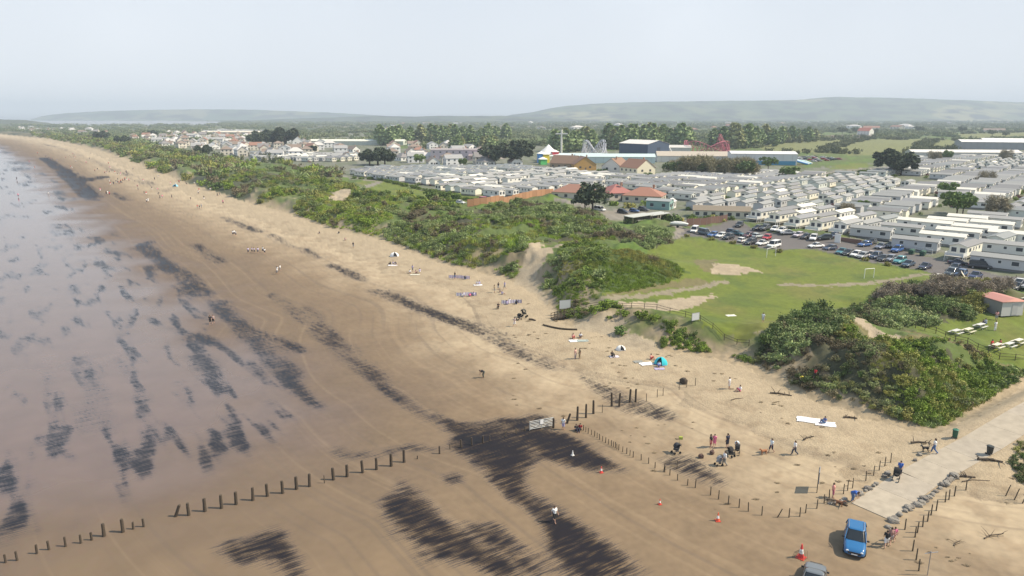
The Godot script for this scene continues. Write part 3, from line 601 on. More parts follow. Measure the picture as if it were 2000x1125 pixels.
		for z in g.z - 1:
			for y in g.y - 1:
				for x in g.x - 1:
					var k := (z * g.y + y) * g.x + x
					var sum := Vector3.ZERO; var cnt := 0
					for e in 12:
						var ax := e / 4
						var o: int = k + (st[(ax + 1) % 3] if e & 1 else 0) + (st[(ax + 2) % 3] if e & 2 else 0)
						var a := f[o]; var b := f[o + st[ax]]
						if (a < 0.0) != (b < 0.0):
							var p := Vector3.ZERO
							p[ax] = a / (a - b); p[(ax + 1) % 3] = float(e & 1); p[(ax + 2) % 3] = float((e & 2) >> 1)
							sum += p; cnt += 1
					if cnt:
						at[k] = v.size()
						v.append(lo + (Vector3(x, y, z) + sum / cnt) * cell); c.append(col)
						n.append(Vector3(f[k + 1] - f[k] + f[k + 1 + st[1]] - f[k + st[1]], f[k + st[1]] - f[k] + f[k + st[1] + 1] - f[k + 1], f[k + st[2]] - f[k] + f[k + st[2] + 1] - f[k + 1]).normalized())
		for z in range(1, g.z - 1):
			for y in range(1, g.y - 1):
				for x in range(1, g.x - 1):
					var k := (z * g.y + y) * g.x + x
					for ax in 3:
						if (f[k] < 0.0) == (f[k + st[ax]] < 0.0): continue
						var s1: int = st[(ax + 1) % 3]; var s2: int = st[(ax + 2) % 3]
						var q := [at[k], at[k - s1], at[k - s1 - s2], at[k - s2]]
						if q.min() < base: continue
						if f[k] < 0.0: q.reverse()
						for i in [0, 1, 2, 0, 2, 3]: idx.append(q[i])


func numbered(called: String) -> String:
	if not used.has(called):
		used[called] = 0
		return called
	used[called] += 1
	return "%s_%03d" % [called, used[called]]


func thing(called: String, label: String, category: String, at: Vector3, turn := 0.0, group := "") -> Node3D:
	var o := Node3D.new()
	o.name = numbered(called); o.position = at; o.rotation.y = turn
	add_child(o)
	tag(o, label, category, group)
	return o


func part(called: String, m, material: Material, parent: Node, at := Vector3.ZERO) -> MeshInstance3D:
	var o := MeshInstance3D.new()
	o.name = called; o.mesh = m.mesh() if m is MB else m; o.material_override = material; o.position = at
	parent.add_child(o, true)
	return o


func solo(called: String, m, material: Material, label: String, category: String, at: Vector3, turn := 0.0, group := "", kind := "") -> MeshInstance3D:
	var o := MeshInstance3D.new()
	o.name = numbered(called); o.mesh = m.mesh() if m is MB else m; o.material_override = material; o.position = at; o.rotation.y = turn
	add_child(o)
	tag(o, label, category, group, kind)
	return o


func copy(src: Node3D, called: String, label: String, at: Vector3, turn: float, group := "") -> Node3D:
	var r: Node3D = src.duplicate()
	r.name = numbered(called); add_child(r)
	r.position = at; r.rotation = Vector3(0, turn, 0)
	r.set_meta("label", label)
	if group: r.set_meta("group", group)
	return r


func on(p: Vector2, lift := 0.0) -> Vector3:
	return Vector3(p.x, surface(p.x, p.y) + lift, p.y)


func col(r: float, g: float, b: float) -> Color:
	return Color(r, g, b)


func many(called: String, label: String, mesh: Mesh, material: Material, where: Array, tints: Array, category := "") -> void:
	if where.is_empty(): return
	var mm := MultiMesh.new()
	mm.transform_format = MultiMesh.TRANSFORM_3D; mm.use_colors = true; mm.mesh = mesh; mm.instance_count = where.size()
	for i in where.size():
		mm.set_instance_transform(i, where[i]); mm.set_instance_color(i, tints[i])
	var o := MultiMeshInstance3D.new()
	o.name = numbered(called); o.multimesh = mm; o.material_override = material
	add_child(o)
	tag(o, label, category, "", "stuff")


# ---------------------------------------------------------------- plants

func leafy(count: int, leaf: float, shape: int, seed_: int, upright := .0) -> MB:      # leaf faces through a volume of radius 1; 0 dome, 1 ball, 2 spire, 3 flat table, 4 loose twigs
	var r := RandomNumberGenerator.new(); r.seed = seed_
	var m := MB.new()
	var lumps := []
	for i in 16: lumps.append([Vector3(r.randf_range(-.62, .62), r.randf_range(.1, .78), r.randf_range(-.62, .62)), r.randf_range(.18, .42)])
	var done := 0
	while done < count:
		var d := Vector3(r.randfn(), r.randfn(), r.randfn()).normalized()
		var p: Vector3
		if shape == 0 or shape == 4:
			var l = lumps[r.randi() % 16]
			p = l[0] + d * l[1] * pow(r.randf(), .3)
			if p.y < 0: continue
		elif shape == 1:
			var l = lumps[r.randi() % 16]
			p = (l[0] - Vector3(0, .42, 0)) * 1.15 + d * l[1] * pow(r.randf(), .3)
		elif shape == 2:
			var y := r.randf()
			p = Vector3(d.x, 0, d.z).normalized() * (.2 * sin(PI * pow(y, .75)) + .025) * sqrt(r.randf()) * (.8 + .4 * sin(y * 31.0 + d.x * 3.0))
			p.y = y
		else:
			var a := r.randf() * TAU; var rad := sqrt(r.randf())
			var tier := r.randi() % 3
			p = Vector3(cos(a) * rad * (1.0 - .2 * tier), .12 + .28 * tier + r.randf() * .2 + .12 * sin(a * 3.0 + tier), sin(a) * rad * (1.0 - .2 * tier))
			if sin(a * 4.0 + tier * 2.0) * rad > .62: continue
		var ax := Vector3(r.randfn(), r.randfn(), r.randfn()).normalized()
		if upright > 0.0: ax = ax.lerp(Vector3.UP, upright).normalized()
		var bx := ax.cross(Vector3(r.randfn(), r.randfn(), r.randfn())).normalized()
		var s := leaf * r.randf_range(.6, 1.4)
		var k := r.randf_range(.75, 1.25)
		var cc := Color(k, k * r.randf_range(.95, 1.05), k)
		if shape == 4: m.tri(p - bx * s * .16, p + ax * s * 2.2, p + bx * s * .16, cc)
		else: m.quad(p - ax * s, p + bx * s * .6, p + ax * s, p - bx * s * .6, cc)
		done += 1
	return m


func tufts(seed_: int) -> MB:
	var r := RandomNumberGenerator.new(); r.seed = seed_
	var m := MB.new()
	for i in 46:
		var a := r.randf() * TAU; var rad := sqrt(r.randf()) * .9
		var p := Vector3(cos(a) * rad, -.05, sin(a) * rad)
		var lean := Vector3(r.randfn() * .22 - .1, r.randf_range(.5, 1.0), r.randfn() * .22)
		var side := Vector3(r.randfn(), 0, r.randfn()).normalized() * .075
		var k := r.randf_range(.7, 1.25)
		m.tri(p - side, p + lean, p + side, Color(k, k, k * .9))
	return m


const GREY_GREEN := Color(0.270, 0.333, 0.130)
const DEEP_GREEN := Color(0.100, 0.156, 0.038)
const LUSH := Color(0.195, 0.277, 0.032)
const BROWN := Color(0.186, 0.154, 0.088)
const OLIVE := Color(0.305, 0.292, 0.078)


func scrub(called: String, label: String, poly, per_m2: float, r0: float, r1: float, palette: Array, thick := -9.0, freq := 6.0, blades := false) -> void:
	var poly2 := PackedVector2Array(poly)
	var b := Rect2(poly[0], Vector2.ZERO)
	for p in poly: b = b.expand(p)
	var where := []; var tints := []
	for i in int(b.get_area() * per_m2):
		var p := Vector2(rng.randf_range(b.position.x, b.end.x), rng.randf_range(b.position.y, b.end.y))
		if not Geometry2D.is_point_in_polygon(p, poly2): continue
		var f := n1.get_noise_2d(p.x * freq + 31, p.y * freq)
		if f < thick: continue
		var k := cover_at(p.x, p.y)
		if called == "sea_buckthorn_thicket" and k == 0 and rng.randf() < .8: continue
		if called != "bank_scrub" and (k in [1, 2, 3, 4, 8, 11] or foot(p.x, p.y) < 1.5): continue
		if road_at(p.x, p.y).x < 2.6: continue
		var s := lerpf(r0, r1, pow(rng.randf(), 1.6)) * (1.0 + .5 * f)
		var t := Transform3D(Basis(Vector3.UP, rng.randf() * TAU).scaled(Vector3(s, s * rng.randf_range(.7, 1.35), s)), Vector3(p.x, ground(p.x, p.y) - (.05 if blades else .12) * s, p.y))
		where.append(t)
		var q := clampf(n1.get_noise_2d(p.x * 4.0 + 200, p.y * 4.0) * 1.5 + .5 + rng.randf_range(-.18, .18), 0.0, .999) * (palette.size() - 1)
		tints.append(mix3(palette[int(q)], palette[int(q) + 1], q - int(q)) * rng.randf_range(.6, 1.3))
	many(called, label, M.mesh_tuft if blades else (M.mesh_clump if r1 < 2.2 else M.mesh_clump_far), M.leaf, where, tints)


func trunk(height: float, r: float, limbs: int, seed_: int, lean := Vector3.ZERO) -> MB:
	var q := RandomNumberGenerator.new(); q.seed = seed_
	var m := MB.new()
	var c := Color(.075, .058, .042)
	m.tube([Vector3(0, -.3, 0), lean * .4 + Vector3(0, height * .5, 0), lean + Vector3(0, height, 0)], [r, r * .72, r * .35], 7, c)
	for i in limbs:
		var y := height * q.randf_range(.4, .9)
		var a := q.randf() * TAU
		var p := lean * (y / height) + Vector3(0, y, 0)
		var e := p + Vector3(cos(a), q.randf_range(.35, .9), sin(a)) * height * .38
		m.tube([p, p.lerp(e, .5) + Vector3(0, .05 * height, 0), e], [r * .4, r * .28, r * .08], 5, c)
	return m


func make_plants() -> void:
	M.leaf = painted(.8); M.leaf.backlight_enabled = true; M.leaf.backlight = Color(.25, .3, .12)
	M.bark = painted(.95)
	M.mesh_clump = leafy(340, .105, 0, 3).mesh()
	M.mesh_clump_far = leafy(260, .12, 0, 9).mesh()
	M.mesh_tuft = tufts(4).mesh()
	# kinds: [trunk mesh, crown mesh, crown place, crown size] for a tree 10 m tall
	M.trees = {
		"pine": [trunk(7.0, .42, 12, 3, Vector3(.9, 0, .2)).mesh(), leafy(1500, .075, 3, 5).mesh(), Vector3(.3, 3.2, .1), Vector3(5.2, 7.2, 5.2), Color(.05, .07, .035)],
		"cypress": [trunk(6.0, .5, 6, 8).mesh(), leafy(2600, .10, 1, 15).mesh(), Vector3(0, 5.4, 0), Vector3(5.6, 5.2, 5.6), Color(.05, .072, .036)],
		"broad": [trunk(5.5, .3, 8, 4).mesh(), leafy(1600, .115, 1, 25).mesh(), Vector3(0, 5.9, 0), Vector3(4.6, 4.7, 4.6), Color(.13, .2, .045)],
		"poplar": [trunk(8.0, .3, 5, 6).mesh(), leafy(1200, .074, 2, 35).mesh(), Vector3(0, .4, 0), Vector3(11, 9.6, 11), Color(.15, .19, .07)],
		"bare": [trunk(5.0, .22, 14, 7).mesh(), leafy(2600, .11, 4, 45).mesh(), Vector3(0, 2.2, 0), Vector3(5.6, 7.2, 5.6), Color(.24, .21, .14)],
	}


func tree(kind: String, called: String, p: Vector2, height: float, label: String, group := "", tint := Color.WHITE, wide := 1.0) -> void:
	var t = M.trees[kind]
	var s := height / 10.0
	var o := thing(called, label, "tree", on(p, -.05), rng.randf() * TAU, group)
	part("trunk", t[0], M.bark, o).scale = Vector3.ONE * s
	var key := "%s%d" % [kind, rng.randi() % 3]
	if not M.has(key):
		var q := rng.randf_range(.85, 1.2)
		M[key] = painted(.85); M[key].albedo_color = (t[4] * q).linear_to_srgb(); M[key].backlight_enabled = true; M[key].backlight = Color(.16, .2, .08)
	var m: Material = M[key]
	if tint != Color.WHITE:
		var k2 := "leaf%s" % tint.to_html()
		if not M.has(k2):
			M[k2] = painted(.85); M[k2].albedo_color = tint.linear_to_srgb()
		m = M[k2]
	var c := part("crown", t[1], m, o, t[2] * s)
	c.scale = t[3] * s * Vector3(wide, 1, wide)


func bush(p: Vector2, r: float, tint: Color, label: String, called := "bush", flat_ := .8, group := "") -> void:
	var k := "bush%s" % tint.to_html()
	if not M.has(k):
		M[k] = painted(.85); M[k].albedo_color = tint.linear_to_srgb(); M[k].backlight_enabled = true; M[k].backlight = Color(.15, .18, .08)
	if not M.has("mesh_bush"): M.mesh_bush = [leafy(420, .13, 0, 61).mesh(), leafy(420, .12, 0, 62).mesh(), leafy(460, .14, 4, 63).mesh()]
	var o := solo(called, M.mesh_bush[2 if tint == BROWN else rng.randi() % 2], M[k], label, "bush", on(p, -.1 * r), rng.randf() * TAU, group)
	o.scale = Vector3(r, r * flat_, r)


# ---------------------------------------------------------------- people

func V(x: float, y: float, z: float) -> Vector3:
	return Vector3(x, y, z)


func hand(m: MB, wrist: Vector3, dir: Vector3, side: float, c: Color) -> void:      # palm, four unequal fingers a little curled, thumb from the side
	var across := dir.cross(Vector3.UP if absf(dir.y) < .8 else Vector3.BACK).normalized()
	var curl := dir.cross(across).normalized() * .3
	m.tube([wrist, wrist + dir * .05, wrist + dir * .095], [.024, .038, .034], 6, c)
	for i in 4:
		var p := wrist + dir * .09 + across * (i - 1.5) * .02
		var l: float = [.066, .078, .074, .058][i]
		m.tube([p, p + (dir + curl * .4) * l * .55, p + (dir + curl * 1.6) * l], [.0095, .0085, .006], 5, c)
	var q := wrist + dir * .03 + across * .034 * side
	m.tube([q, q + (dir * .5 + across * side * .7) * .04, q + (dir * .9 + across * side * .6) * .075], [.012, .010, .007], 5, c)


func pose(kind: String) -> Dictionary:
	var J := {"pel": V(0, .96, 0), "chest": V(0, 1.28, .0), "neck": V(0, 1.47, -.01), "head": V(0, 1.62, .02)}
	for s in [-1, 1]:
		var k := "L" if s < 0 else "R"
		J["hip" + k] = V(.1 * s, .92, 0); J["knee" + k] = V(.11 * s, .5, .02); J["ank" + k] = V(.12 * s, .08, -.02); J["toe" + k] = V(.15 * s, .035, .15)
		J["sho" + k] = V(.185 * s, 1.41, 0); J["elb" + k] = V(.25 * s, 1.13, -.03); J["wri" + k] = V(.26 * s, .89, .06)
	if kind == "walk":
		J.kneeL = V(-.1, .52, .17); J.ankL = V(-.1, .09, .27); J.toeL = V(-.11, .06, .43)
		J.kneeR = V(.1, .5, -.04); J.ankR = V(.1, .14, -.36); J.toeR = V(.11, .035, -.21)
		J.elbL = V(-.25, 1.14, -.14); J.wriL = V(-.25, .92, -.1); J.elbR = V(.25, 1.14, .08); J.wriR = V(.24, .97, .25)
	elif kind == "push":
		J.kneeL = V(-.1, .52, .13); J.ankL = V(-.1, .09, .2); J.toeL = V(-.11, .05, .36)
		J.ankR = V(.1, .12, -.28); J.toeR = V(.11, .035, -.13)
		J.elbL = V(-.23, 1.13, .1); J.wriL = V(-.17, 1.03, .35); J.elbR = V(.23, 1.13, .1); J.wriR = V(.17, 1.03, .35)
	elif kind == "sit":
		J.pel = V(0, .14, 0); J.chest = V(0, .45, -.07); J.neck = V(0, .63, -.06); J.head = V(0, .79, .0)
		for s in [-1, 1]:
			var k := "L" if s < 0 else "R"
			J["hip" + k] = V(.1 * s, .13, .03); J["knee" + k] = V(.15 * s, .44, .36); J["ank" + k] = V(.13 * s, .07, .6); J["toe" + k] = V(.15 * s, .05, .77)
			J["sho" + k] = V(.18 * s, .58, -.06); J["elb" + k] = V(.26 * s, .36, .08); J["wri" + k] = V(.15 * s, .42, .3)
	elif kind == "bench":
		J.pel = V(0, .5, 0); J.chest = V(0, .82, .04); J.neck = V(0, 1.0, .06); J.head = V(0, 1.15, .11)
		for s in [-1, 1]:
			var k := "L" if s < 0 else "R"
			J["hip" + k] = V(.1 * s, .5, .02); J["knee" + k] = V(.12 * s, .5, .44); J["ank" + k] = V(.12 * s, .09, .42); J["toe" + k] = V(.13 * s, .035, .58)
			J["sho" + k] = V(.18 * s, .95, .05); J["elb" + k] = V(.25 * s, .72, .16); J["wri" + k] = V(.14 * s, .78, .4)
	elif kind == "bend":
		J.pel = V(0, .9, -.12); J.chest = V(0, 1.08, .2); J.neck = V(0, 1.14, .4); J.head = V(0, 1.16, .56)
		for s in [-1, 1]:
			var k := "L" if s < 0 else "R"
			J["hip" + k] = V(.1 * s, .87, -.11); J["sho" + k] = V(.18 * s, 1.1, .33); J["elb" + k] = V(.2 * s, .84, .42); J["wri" + k] = V(.13 * s, .62, .52)
	return J


func make_people() -> void:
	M.skin = painted(.7); M.skin.albedo_color = Color(.42, .25, .18).linear_to_srgb()
	M.skin2 = painted(.7); M.skin2.albedo_color = Color(.30, .17, .12).linear_to_srgb()
	M.people = {}
	var w := Color.WHITE
	for version in ["stand", "walk", "push", "sit", "bench", "bend", "stand far", "walk far", "push far", "sit far", "bench far", "bend far"]:      # far ones with fewer faces
		var kind: String = version.split(" ")[0]
		var far: bool = version.ends_with("far")
		var J := pose(kind)
		var body := []; var legs := []; var arms := []; var torso := []; var thighs := []; var shins := []
		torso.append([J.pel, J.chest, .135, .15]); torso.append([J.chest, J.neck - (J.neck - J.chest) * .25, .15, .09]); torso.append([J.shoL, J.shoR, .07, .07])
		for k in ["L", "R"]:
			legs.append([J["hip" + k], J["knee" + k], .088, .06]); legs.append([J["knee" + k], J["ank" + k], .058, .038]); legs.append([J["ank" + k], J["toe" + k], .042, .034])
			arms.append([J["sho" + k], J["elb" + k], .055, .042]); arms.append([J["elb" + k], J["wri" + k], .041, .028])
			thighs.append([J["hip" + k], J["knee" + k], .112, .092]); shins.append([J["knee" + k], J["ank" + k], .09, .072])
		var neck := [J.neck - (J.neck - J.chest) * .2, J.head - Vector3(0, .06, 0), .06, .055]
		var m := MB.new()
		m.nets(torso + legs + arms + [neck], .05 if far else .028, .05, w)
		var h: Vector3 = J.head
		m.nets([[h + V(0, .025, -.01), h + V(0, -.05, .02), .093, .068], [h + V(0, -.012, .085), h + V(0, -.035, .105), .012, .017], [h + V(-.088, -.02, 0), h + V(-.09, .015, 0), .016, .02], [h + V(.088, -.02, 0), h + V(.09, .015, 0), .016, .02]], .03 if far else .013, .015, w)
		for s in [-1.0, 1.0]: m.box(h + V(.034 * s, .0, .087), V(.02, .011, .014), Color(.06, .05, .05))
		m.box(h + V(0, -.065, .083), V(.045, .009, .012), Color(.7, .4, .38))
		for k in ([] if far else ["L", "R"]): hand(m, J["wri" + k], (J["wri" + k] - J["elb" + k]).normalized(), -1.0 if k == "R" else 1.0, w)
		var hair := MB.new(); hair.nets([[h + V(0, .05, -.02), h + V(0, .0, -.045), .1, .088]], .045 if far else .02, .02, w)
		var long_hair := MB.new(); long_hair.nets([[h + V(0, .05, -.02), h + V(0, -.02, -.05), .1, .09], [h + V(0, -.02, -.06), h + V(0, -.2, -.085), .085, .06]], .045 if far else .02, .03, w)
		var shirt := MB.new()
		var sleeves := []
		for k in ["L", "R"]: sleeves.append([J["sho" + k], J["sho" + k].lerp(J["elb" + k], .65), .072, .062])
		shirt.nets([[J.pel + (J.chest - J.pel) * .12, J.chest, .158, .17], [J.chest, J.neck - (J.neck - J.chest) * .3, .168, .1], [J.shoL, J.shoR, .083, .083]] + sleeves, .055 if far else .03, .05, w)
		var shorts := MB.new(); shorts.nets([[J.pel - (J.chest - J.pel) * .1, J.pel + (J.chest - J.pel) * .2, .15, .148]] + thighs, .055 if far else .03, .05, w)
		var trousers := MB.new(); trousers.nets([[J.pel - (J.chest - J.pel) * .1, J.pel + (J.chest - J.pel) * .2, .15, .148]] + thighs + shins, .055 if far else .03, .05, w)
		M.people[version] = {"body": m.mesh(), "hair": hair.mesh(), "long_hair": long_hair.mesh(), "shirt": shirt.mesh(), "shorts": shorts.mesh(), "trousers": trousers.mesh()}


func cloth(c: Color) -> StandardMaterial3D:
	var k := "cloth" + c.to_html()
	if not M.has(k): M[k] = mat(c, .9)
	return M[k]


const WHITE_ := Color(.72, .72, .72)
const NAVY := Color(.02, .025, .05)
const BLACK_ := Color(.018, .018, .02)
const PINK := Color(.72, .18, .32)
const RED := Color(.5, .03, .035)
const BLUE := Color(.04, .12, .42)
const DENIM := Color(.08, .14, .28)
const KHAKI := Color(.35, .28, .18)
const LILAC := Color(.45, .40, .58)
const YELLOW := Color(.7, .55, .05)
const GREY := Color(.3, .3, .31)


func person(p: Vector2, kind: String, turn: float, top: Color, bottom: Color, label: String, group := "", lower := "shorts", size := 1.0, lift := 0.0, hair := Color(.05, .033, .022)) -> void:
	var k = M.people[kind + " far" if p.length() > 150.0 else kind]
	var o := thing("person", label, "person", on(p, lift), turn, group)
	o.scale = Vector3.ONE * size * rng.randf_range(.96, 1.03)
	var b := part("body", k.body, M.skin if rng.randf() < .85 else M.skin2, o)
	part("hair", k.long_hair if rng.randf() < .45 else k.hair, cloth(hair), o)
	part("shirt", k.shirt, cloth(top), o)
	part(lower, k[lower], cloth(bottom), o)


func dog(p: Vector2, turn: float, c: Color, label: String, size := 1.0) -> void:
	if not M.has("dog"):
		var m := MB.new()
		var legs := []
		for s in [-.085, .085]:
			legs.append([V(s, .48, .26), V(s, .25, .24), .06, .034]); legs.append([V(s, .25, .24), V(s, .03, .26), .032, .028]); legs.append([V(s, .03, .26), V(s, .025, .32), .03, .024])
			legs.append([V(s, .47, -.3), V(s * 1.1, .31, -.2), .085, .05]); legs.append([V(s * 1.1, .31, -.2), V(s, .19, -.38), .045, .028]); legs.append([V(s, .19, -.38), V(s, .03, -.35), .027, .026]); legs.append([V(s, .03, -.35), V(s, .025, -.29), .028, .022])
		m.nets([[V(0, .5, .24), V(0, .53, -.3), .14, .1], [V(0, .46, .2), V(0, .48, .02), .13, .1], [V(0, .56, .3), V(0, .74, .46), .085, .07], [V(0, .76, .48), V(0, .72, .66), .075, .036], [V(-.06, .8, .46), V(-.08, .72, .44), .02, .025], [V(.06, .8, .46), V(.08, .72, .44), .02, .025], [V(0, .55, -.36), V(0, .66, -.56), .035, .018]] + legs, .022, .035, Color.WHITE)
		M.dog = m.mesh()
	solo("dog", M.dog, cloth(c), label, "dog", on(p), turn).scale = Vector3.ONE * size


# ---------------------------------------------------------------- vehicles

func ring(z: float, w: float, y0: float, y1: float, y2: float) -> PackedVector3Array:
	return PackedVector3Array([V(-w * .5, y0, z), V(-w * .93, y0 + .04, z), V(-w, (y0 + y1) * .5, z), V(-w * .985, y1, z), V(-w * .93, y2 - .03, z), V(-w * .7, y2, z), V(0, y2 + .015, z), V(w * .7, y2, z), V(w * .93, y2 - .03, z), V(w * .985, y1, z), V(w, (y0 + y1) * .5, z), V(w * .93, y0 + .04, z), V(w * .5, y0, z)])


func slab(z0: float, z1: float, w: float, y: float) -> PackedVector3Array:
	var r := .12
	return PackedVector3Array([V(-w, y, z0 + r), V(-w + r, y, z0), V(w - r, y, z0), V(w, y, z0 + r), V(w, y, z1 - r * 2), V(w - r * 2, y, z1), V(-w + r * 2, y, z1), V(-w, y, z1 - r * 2)])


func make_car(kind: String) -> Node3D:
	var L: float = {"hatch": 4.0, "saloon": 4.6, "suv": 4.45, "van": 4.9}[kind] * .5
	var W: float = {"hatch": .87, "saloon": .9, "suv": .93, "van": .95}[kind]
	var belt: float = {"hatch": .92, "saloon": .9, "suv": 1.04, "van": 1.08}[kind]
	var roof: float = {"hatch": 1.46, "saloon": 1.44, "suv": 1.65, "van": 1.92}[kind]
	var o := Node3D.new()
	o.name = "car"
	tag(o, "car", "car")
	var hood := belt - .1
	var b := MB.new()
	var tail: float = belt - (.06 if kind == "saloon" else -.02)
	b.loft([ring(-L, W * .82, .34, .5, tail - .25), ring(-L + .12, W * .95, .25, .55, tail - .04), ring(-L * .62, W, .22, .6, belt), ring(L * .3, W, .22, .6, belt), ring(L * .52, W, .22, .58, hood + .03), ring(L * .82, W * .95, .23, .56, hood - .06), ring(L - .1, W * .86, .26, .52, hood - .17), ring(L, W * .7, .33, .48, hood - .32)], Color.WHITE)
	var back: float = -L + (.95 if kind == "saloon" else .2)
	var front: float = L * (.42 if kind != "van" else .62)
	var rb: float = back + (.75 if kind == "saloon" else .32 if kind != "van" else .1)
	var rf: float = front - (.95 if kind != "van" else .7)
	b.loft([slab(rb - .04, rf + .06, W * .80, roof - .05), slab(rb, rf, W * .78, roof), slab(rb + .1, rf - .1, W * .66, roof + .025)], Color.WHITE)
	for s in [-1.0, 1.0]:
		for q in [[back + .06, rb + .06], [front - .02, rf + .02], [lerpf(back, front, .52), lerpf(rb, rf, .55)]]:
			b.tube([V(W * .945 * s, belt - .02, q[0]), V(W * .785 * s, roof - .04, q[1])], [.045, .04], 4, Color.WHITE)
	part("body", b, cloth(WHITE_), o)
	var g := MB.new()
	g.loft([slab(back, front, W * .93, belt - .01), slab(rb, rf, W * .77, roof - .05)], Color.WHITE)
	if not M.has("car_glass"): M.car_glass = mat(Color(.018, .022, .026), .06)
	part("windows", g, M.car_glass, o)
	if not M.has("wheel"):
		var t := MB.new(); t.lathe(V(-.11, 0, 0), Vector3.RIGHT, [Vector2(0, .2), Vector2(.01, .3), Vector2(.06, .335), Vector2(.16, .335), Vector2(.21, .3), Vector2(.22, .2)], 18, Color.WHITE)
		var r := MB.new(); r.lathe(V(-.118, 0, 0), Vector3.RIGHT, [Vector2(0, .05), Vector2(.0, .16), Vector2(.01, .205), Vector2(.226, .205), Vector2(.236, .16), Vector2(.236, .05)], 18, Color.WHITE)
		M.wheel = t.mesh(); M.rim = r.mesh()
		M.tyre = mat(Color(.016, .016, .017), .9); M.alloy = mat(Color(.4, .4, .42), .35, .7); M.head = mat(Color(.75, .78, .8), .12); M.tail = mat(Color(.35, .01, .012), .2); M.trim = mat(Color(.02, .02, .022), .6); M.plate = mat(Color(.7, .7, .68), .5)
	for s in [-1.0, 1.0]:
		for z in [L * .64, -L * .6]:
			part("rim", M.rim, M.alloy, part("wheel", M.wheel, M.tyre, o, V(W * .9 * s, .335, z)))
		var hl := MB.new(); hl.loft([ring(L - .3, .15, hood - .33, hood - .25, hood - .165), ring(L - .03, .12, hood - .36, hood - .28, hood - .24)], Color.WHITE)
		part("headlight", hl, M.head, o, V(W * .62 * s, .0, .012))
		var tl := MB.new(); tl.box(V(W * .77 * s, tail - .22, -L + .07), V(.2, .28, .12), Color.WHITE)
		part("tail_light", tl, M.tail, o)
		var mi := MB.new(); mi.box(V((W + .09) * s, belt + .05, front - .25), V(.2, .13, .1), Color.WHITE)
		part("mirror", mi, M.trim, o)
	for q in [["grille", V(0, .52, L - .03), V(W * 1.1, .2, .09)], ["front_bumper", V(0, .35, L - .08), V(W * 1.5, .12, .14)], ["rear_bumper", V(0, .38, -L + .04), V(W * 1.5, .16, .1)]]:
		var gr := MB.new(); gr.box(q[1], q[2], Color.WHITE)
		part(q[0], gr, M.trim, o)
	for e in [[L + .02, .42], [-L - .015, .55]]:
		var pl := MB.new(); pl.box(V(0, e[1], e[0]), V(.5, .11, .02), Color.WHITE)
		part("number_plate", pl, M.plate, o)
	if kind == "suv":
		for s in [-1.0, 1.0]:
			var rr := MB.new(); rr.tube([V(W * .66 * s, roof + .02, rb + .15), V(W * .66 * s, roof + .08, rb + .35), V(W * .66 * s, roof + .08, rf - .3), V(W * .66 * s, roof + .02, rf - .12)], [.02, .02, .02, .02], 5, Color.WHITE)
			part("roof_rail", rr, M.alloy, o)
	return o


func paint(c: Color) -> StandardMaterial3D:
	var k := "paint" + c.to_html()
	if not M.has(k):
		M[k] = mat(c, .36)
		M[k].clearcoat_enabled = true; M[k].clearcoat = .5; M[k].clearcoat_roughness = .08
	return M[k]


func car(p: Vector2, kind: String, turn: float, c: Color, label: String, group := "cars parked in the tarmac car park", called := "parked_car") -> Node3D:
	if not M.has("cars"): M.cars = {}
	if not M.cars.has(kind): M.cars[kind] = make_car(kind)
	var o := copy(M.cars[kind], called, label, on(p, .01), turn, group)
	o.get_node("body").material_override = paint(c)
	if kind == "van" and group: o.set_meta("category", "van")
	return o


# ---------------------------------------------------------------- beach furniture

func post(p: Vector2, h: float, r: float, label: String, group: String, lean := 0.0, called := "wooden_post", seed_ := 0) -> void:
	var key := "post%d" % (seed_ % 4) + ("t" if r < .07 else "")
	if not M.has(key):
		var m := MB.new()
		var q := RandomNumberGenerator.new(); q.seed = 40 + seed_ % 4
		var rings := []
		for i in 6:
			var y: float = [-.35, .0, .25, .6, .93, 1.0][i]
			var w: float = [1.05, 1.08, 1.0, .95, .92, .78][i]
			var rg := PackedVector3Array()
			for j in 8:
				var t := TAU * j / 8.0
				var k := w * (1.0 + q.randf_range(-.08, .08)) * (1.0 if r < .07 else (1.0 if j % 2 else .9))
				rg.append(V(cos(t) * k, y, sin(t) * k))
			rings.append(rg)
		m.loft(rings, Color.WHITE)
		M[key] = m.mesh()
	var o := solo(called, M[key], M.old_wood if r >= .07 else M.pale_wood, label, "post", on(p), rng.randf() * TAU, group)
	o.rotation.z = lean if lean else rng.randf_range(-.05, .05)
	if lean: o.rotation.y = 0
	o.scale = Vector3(r, h, r)


func cone(p: Vector2, h: float, label: String, body: Color) -> void:
	var o := thing("traffic_cone", label, "cone", on(p), rng.randf(), "traffic cones on the sand")
	var m := MB.new()
	m.lathe(Vector3.ZERO, Vector3.UP, [Vector2(.04, h * .2), Vector2(h * .34, h * .145)], 14, Color.WHITE); part("cone_body", m, mat(body, .5), o)
	var b := MB.new(); b.lathe(Vector3.ZERO, Vector3.UP, [Vector2(h * .34, h * .147), Vector2(h * .66, h * .095)], 14, Color.WHITE); part("reflective_band", b, mat(Color(.75, .75, .74), .4), o)
	var t := MB.new(); t.lathe(Vector3.ZERO, Vector3.UP, [Vector2(h * .66, h * .093), Vector2(h, h * .04)], 14, Color.WHITE); part("tip", t, mat(body, .5), o)
	var f := MB.new(); f.box(V(0, .025, 0), V(h * .56, .05, h * .56), Color.WHITE); part("base", f, mat(body * .7 if body.r > .6 and body.g > .6 else Color(.45, .05, .03), .6), o)


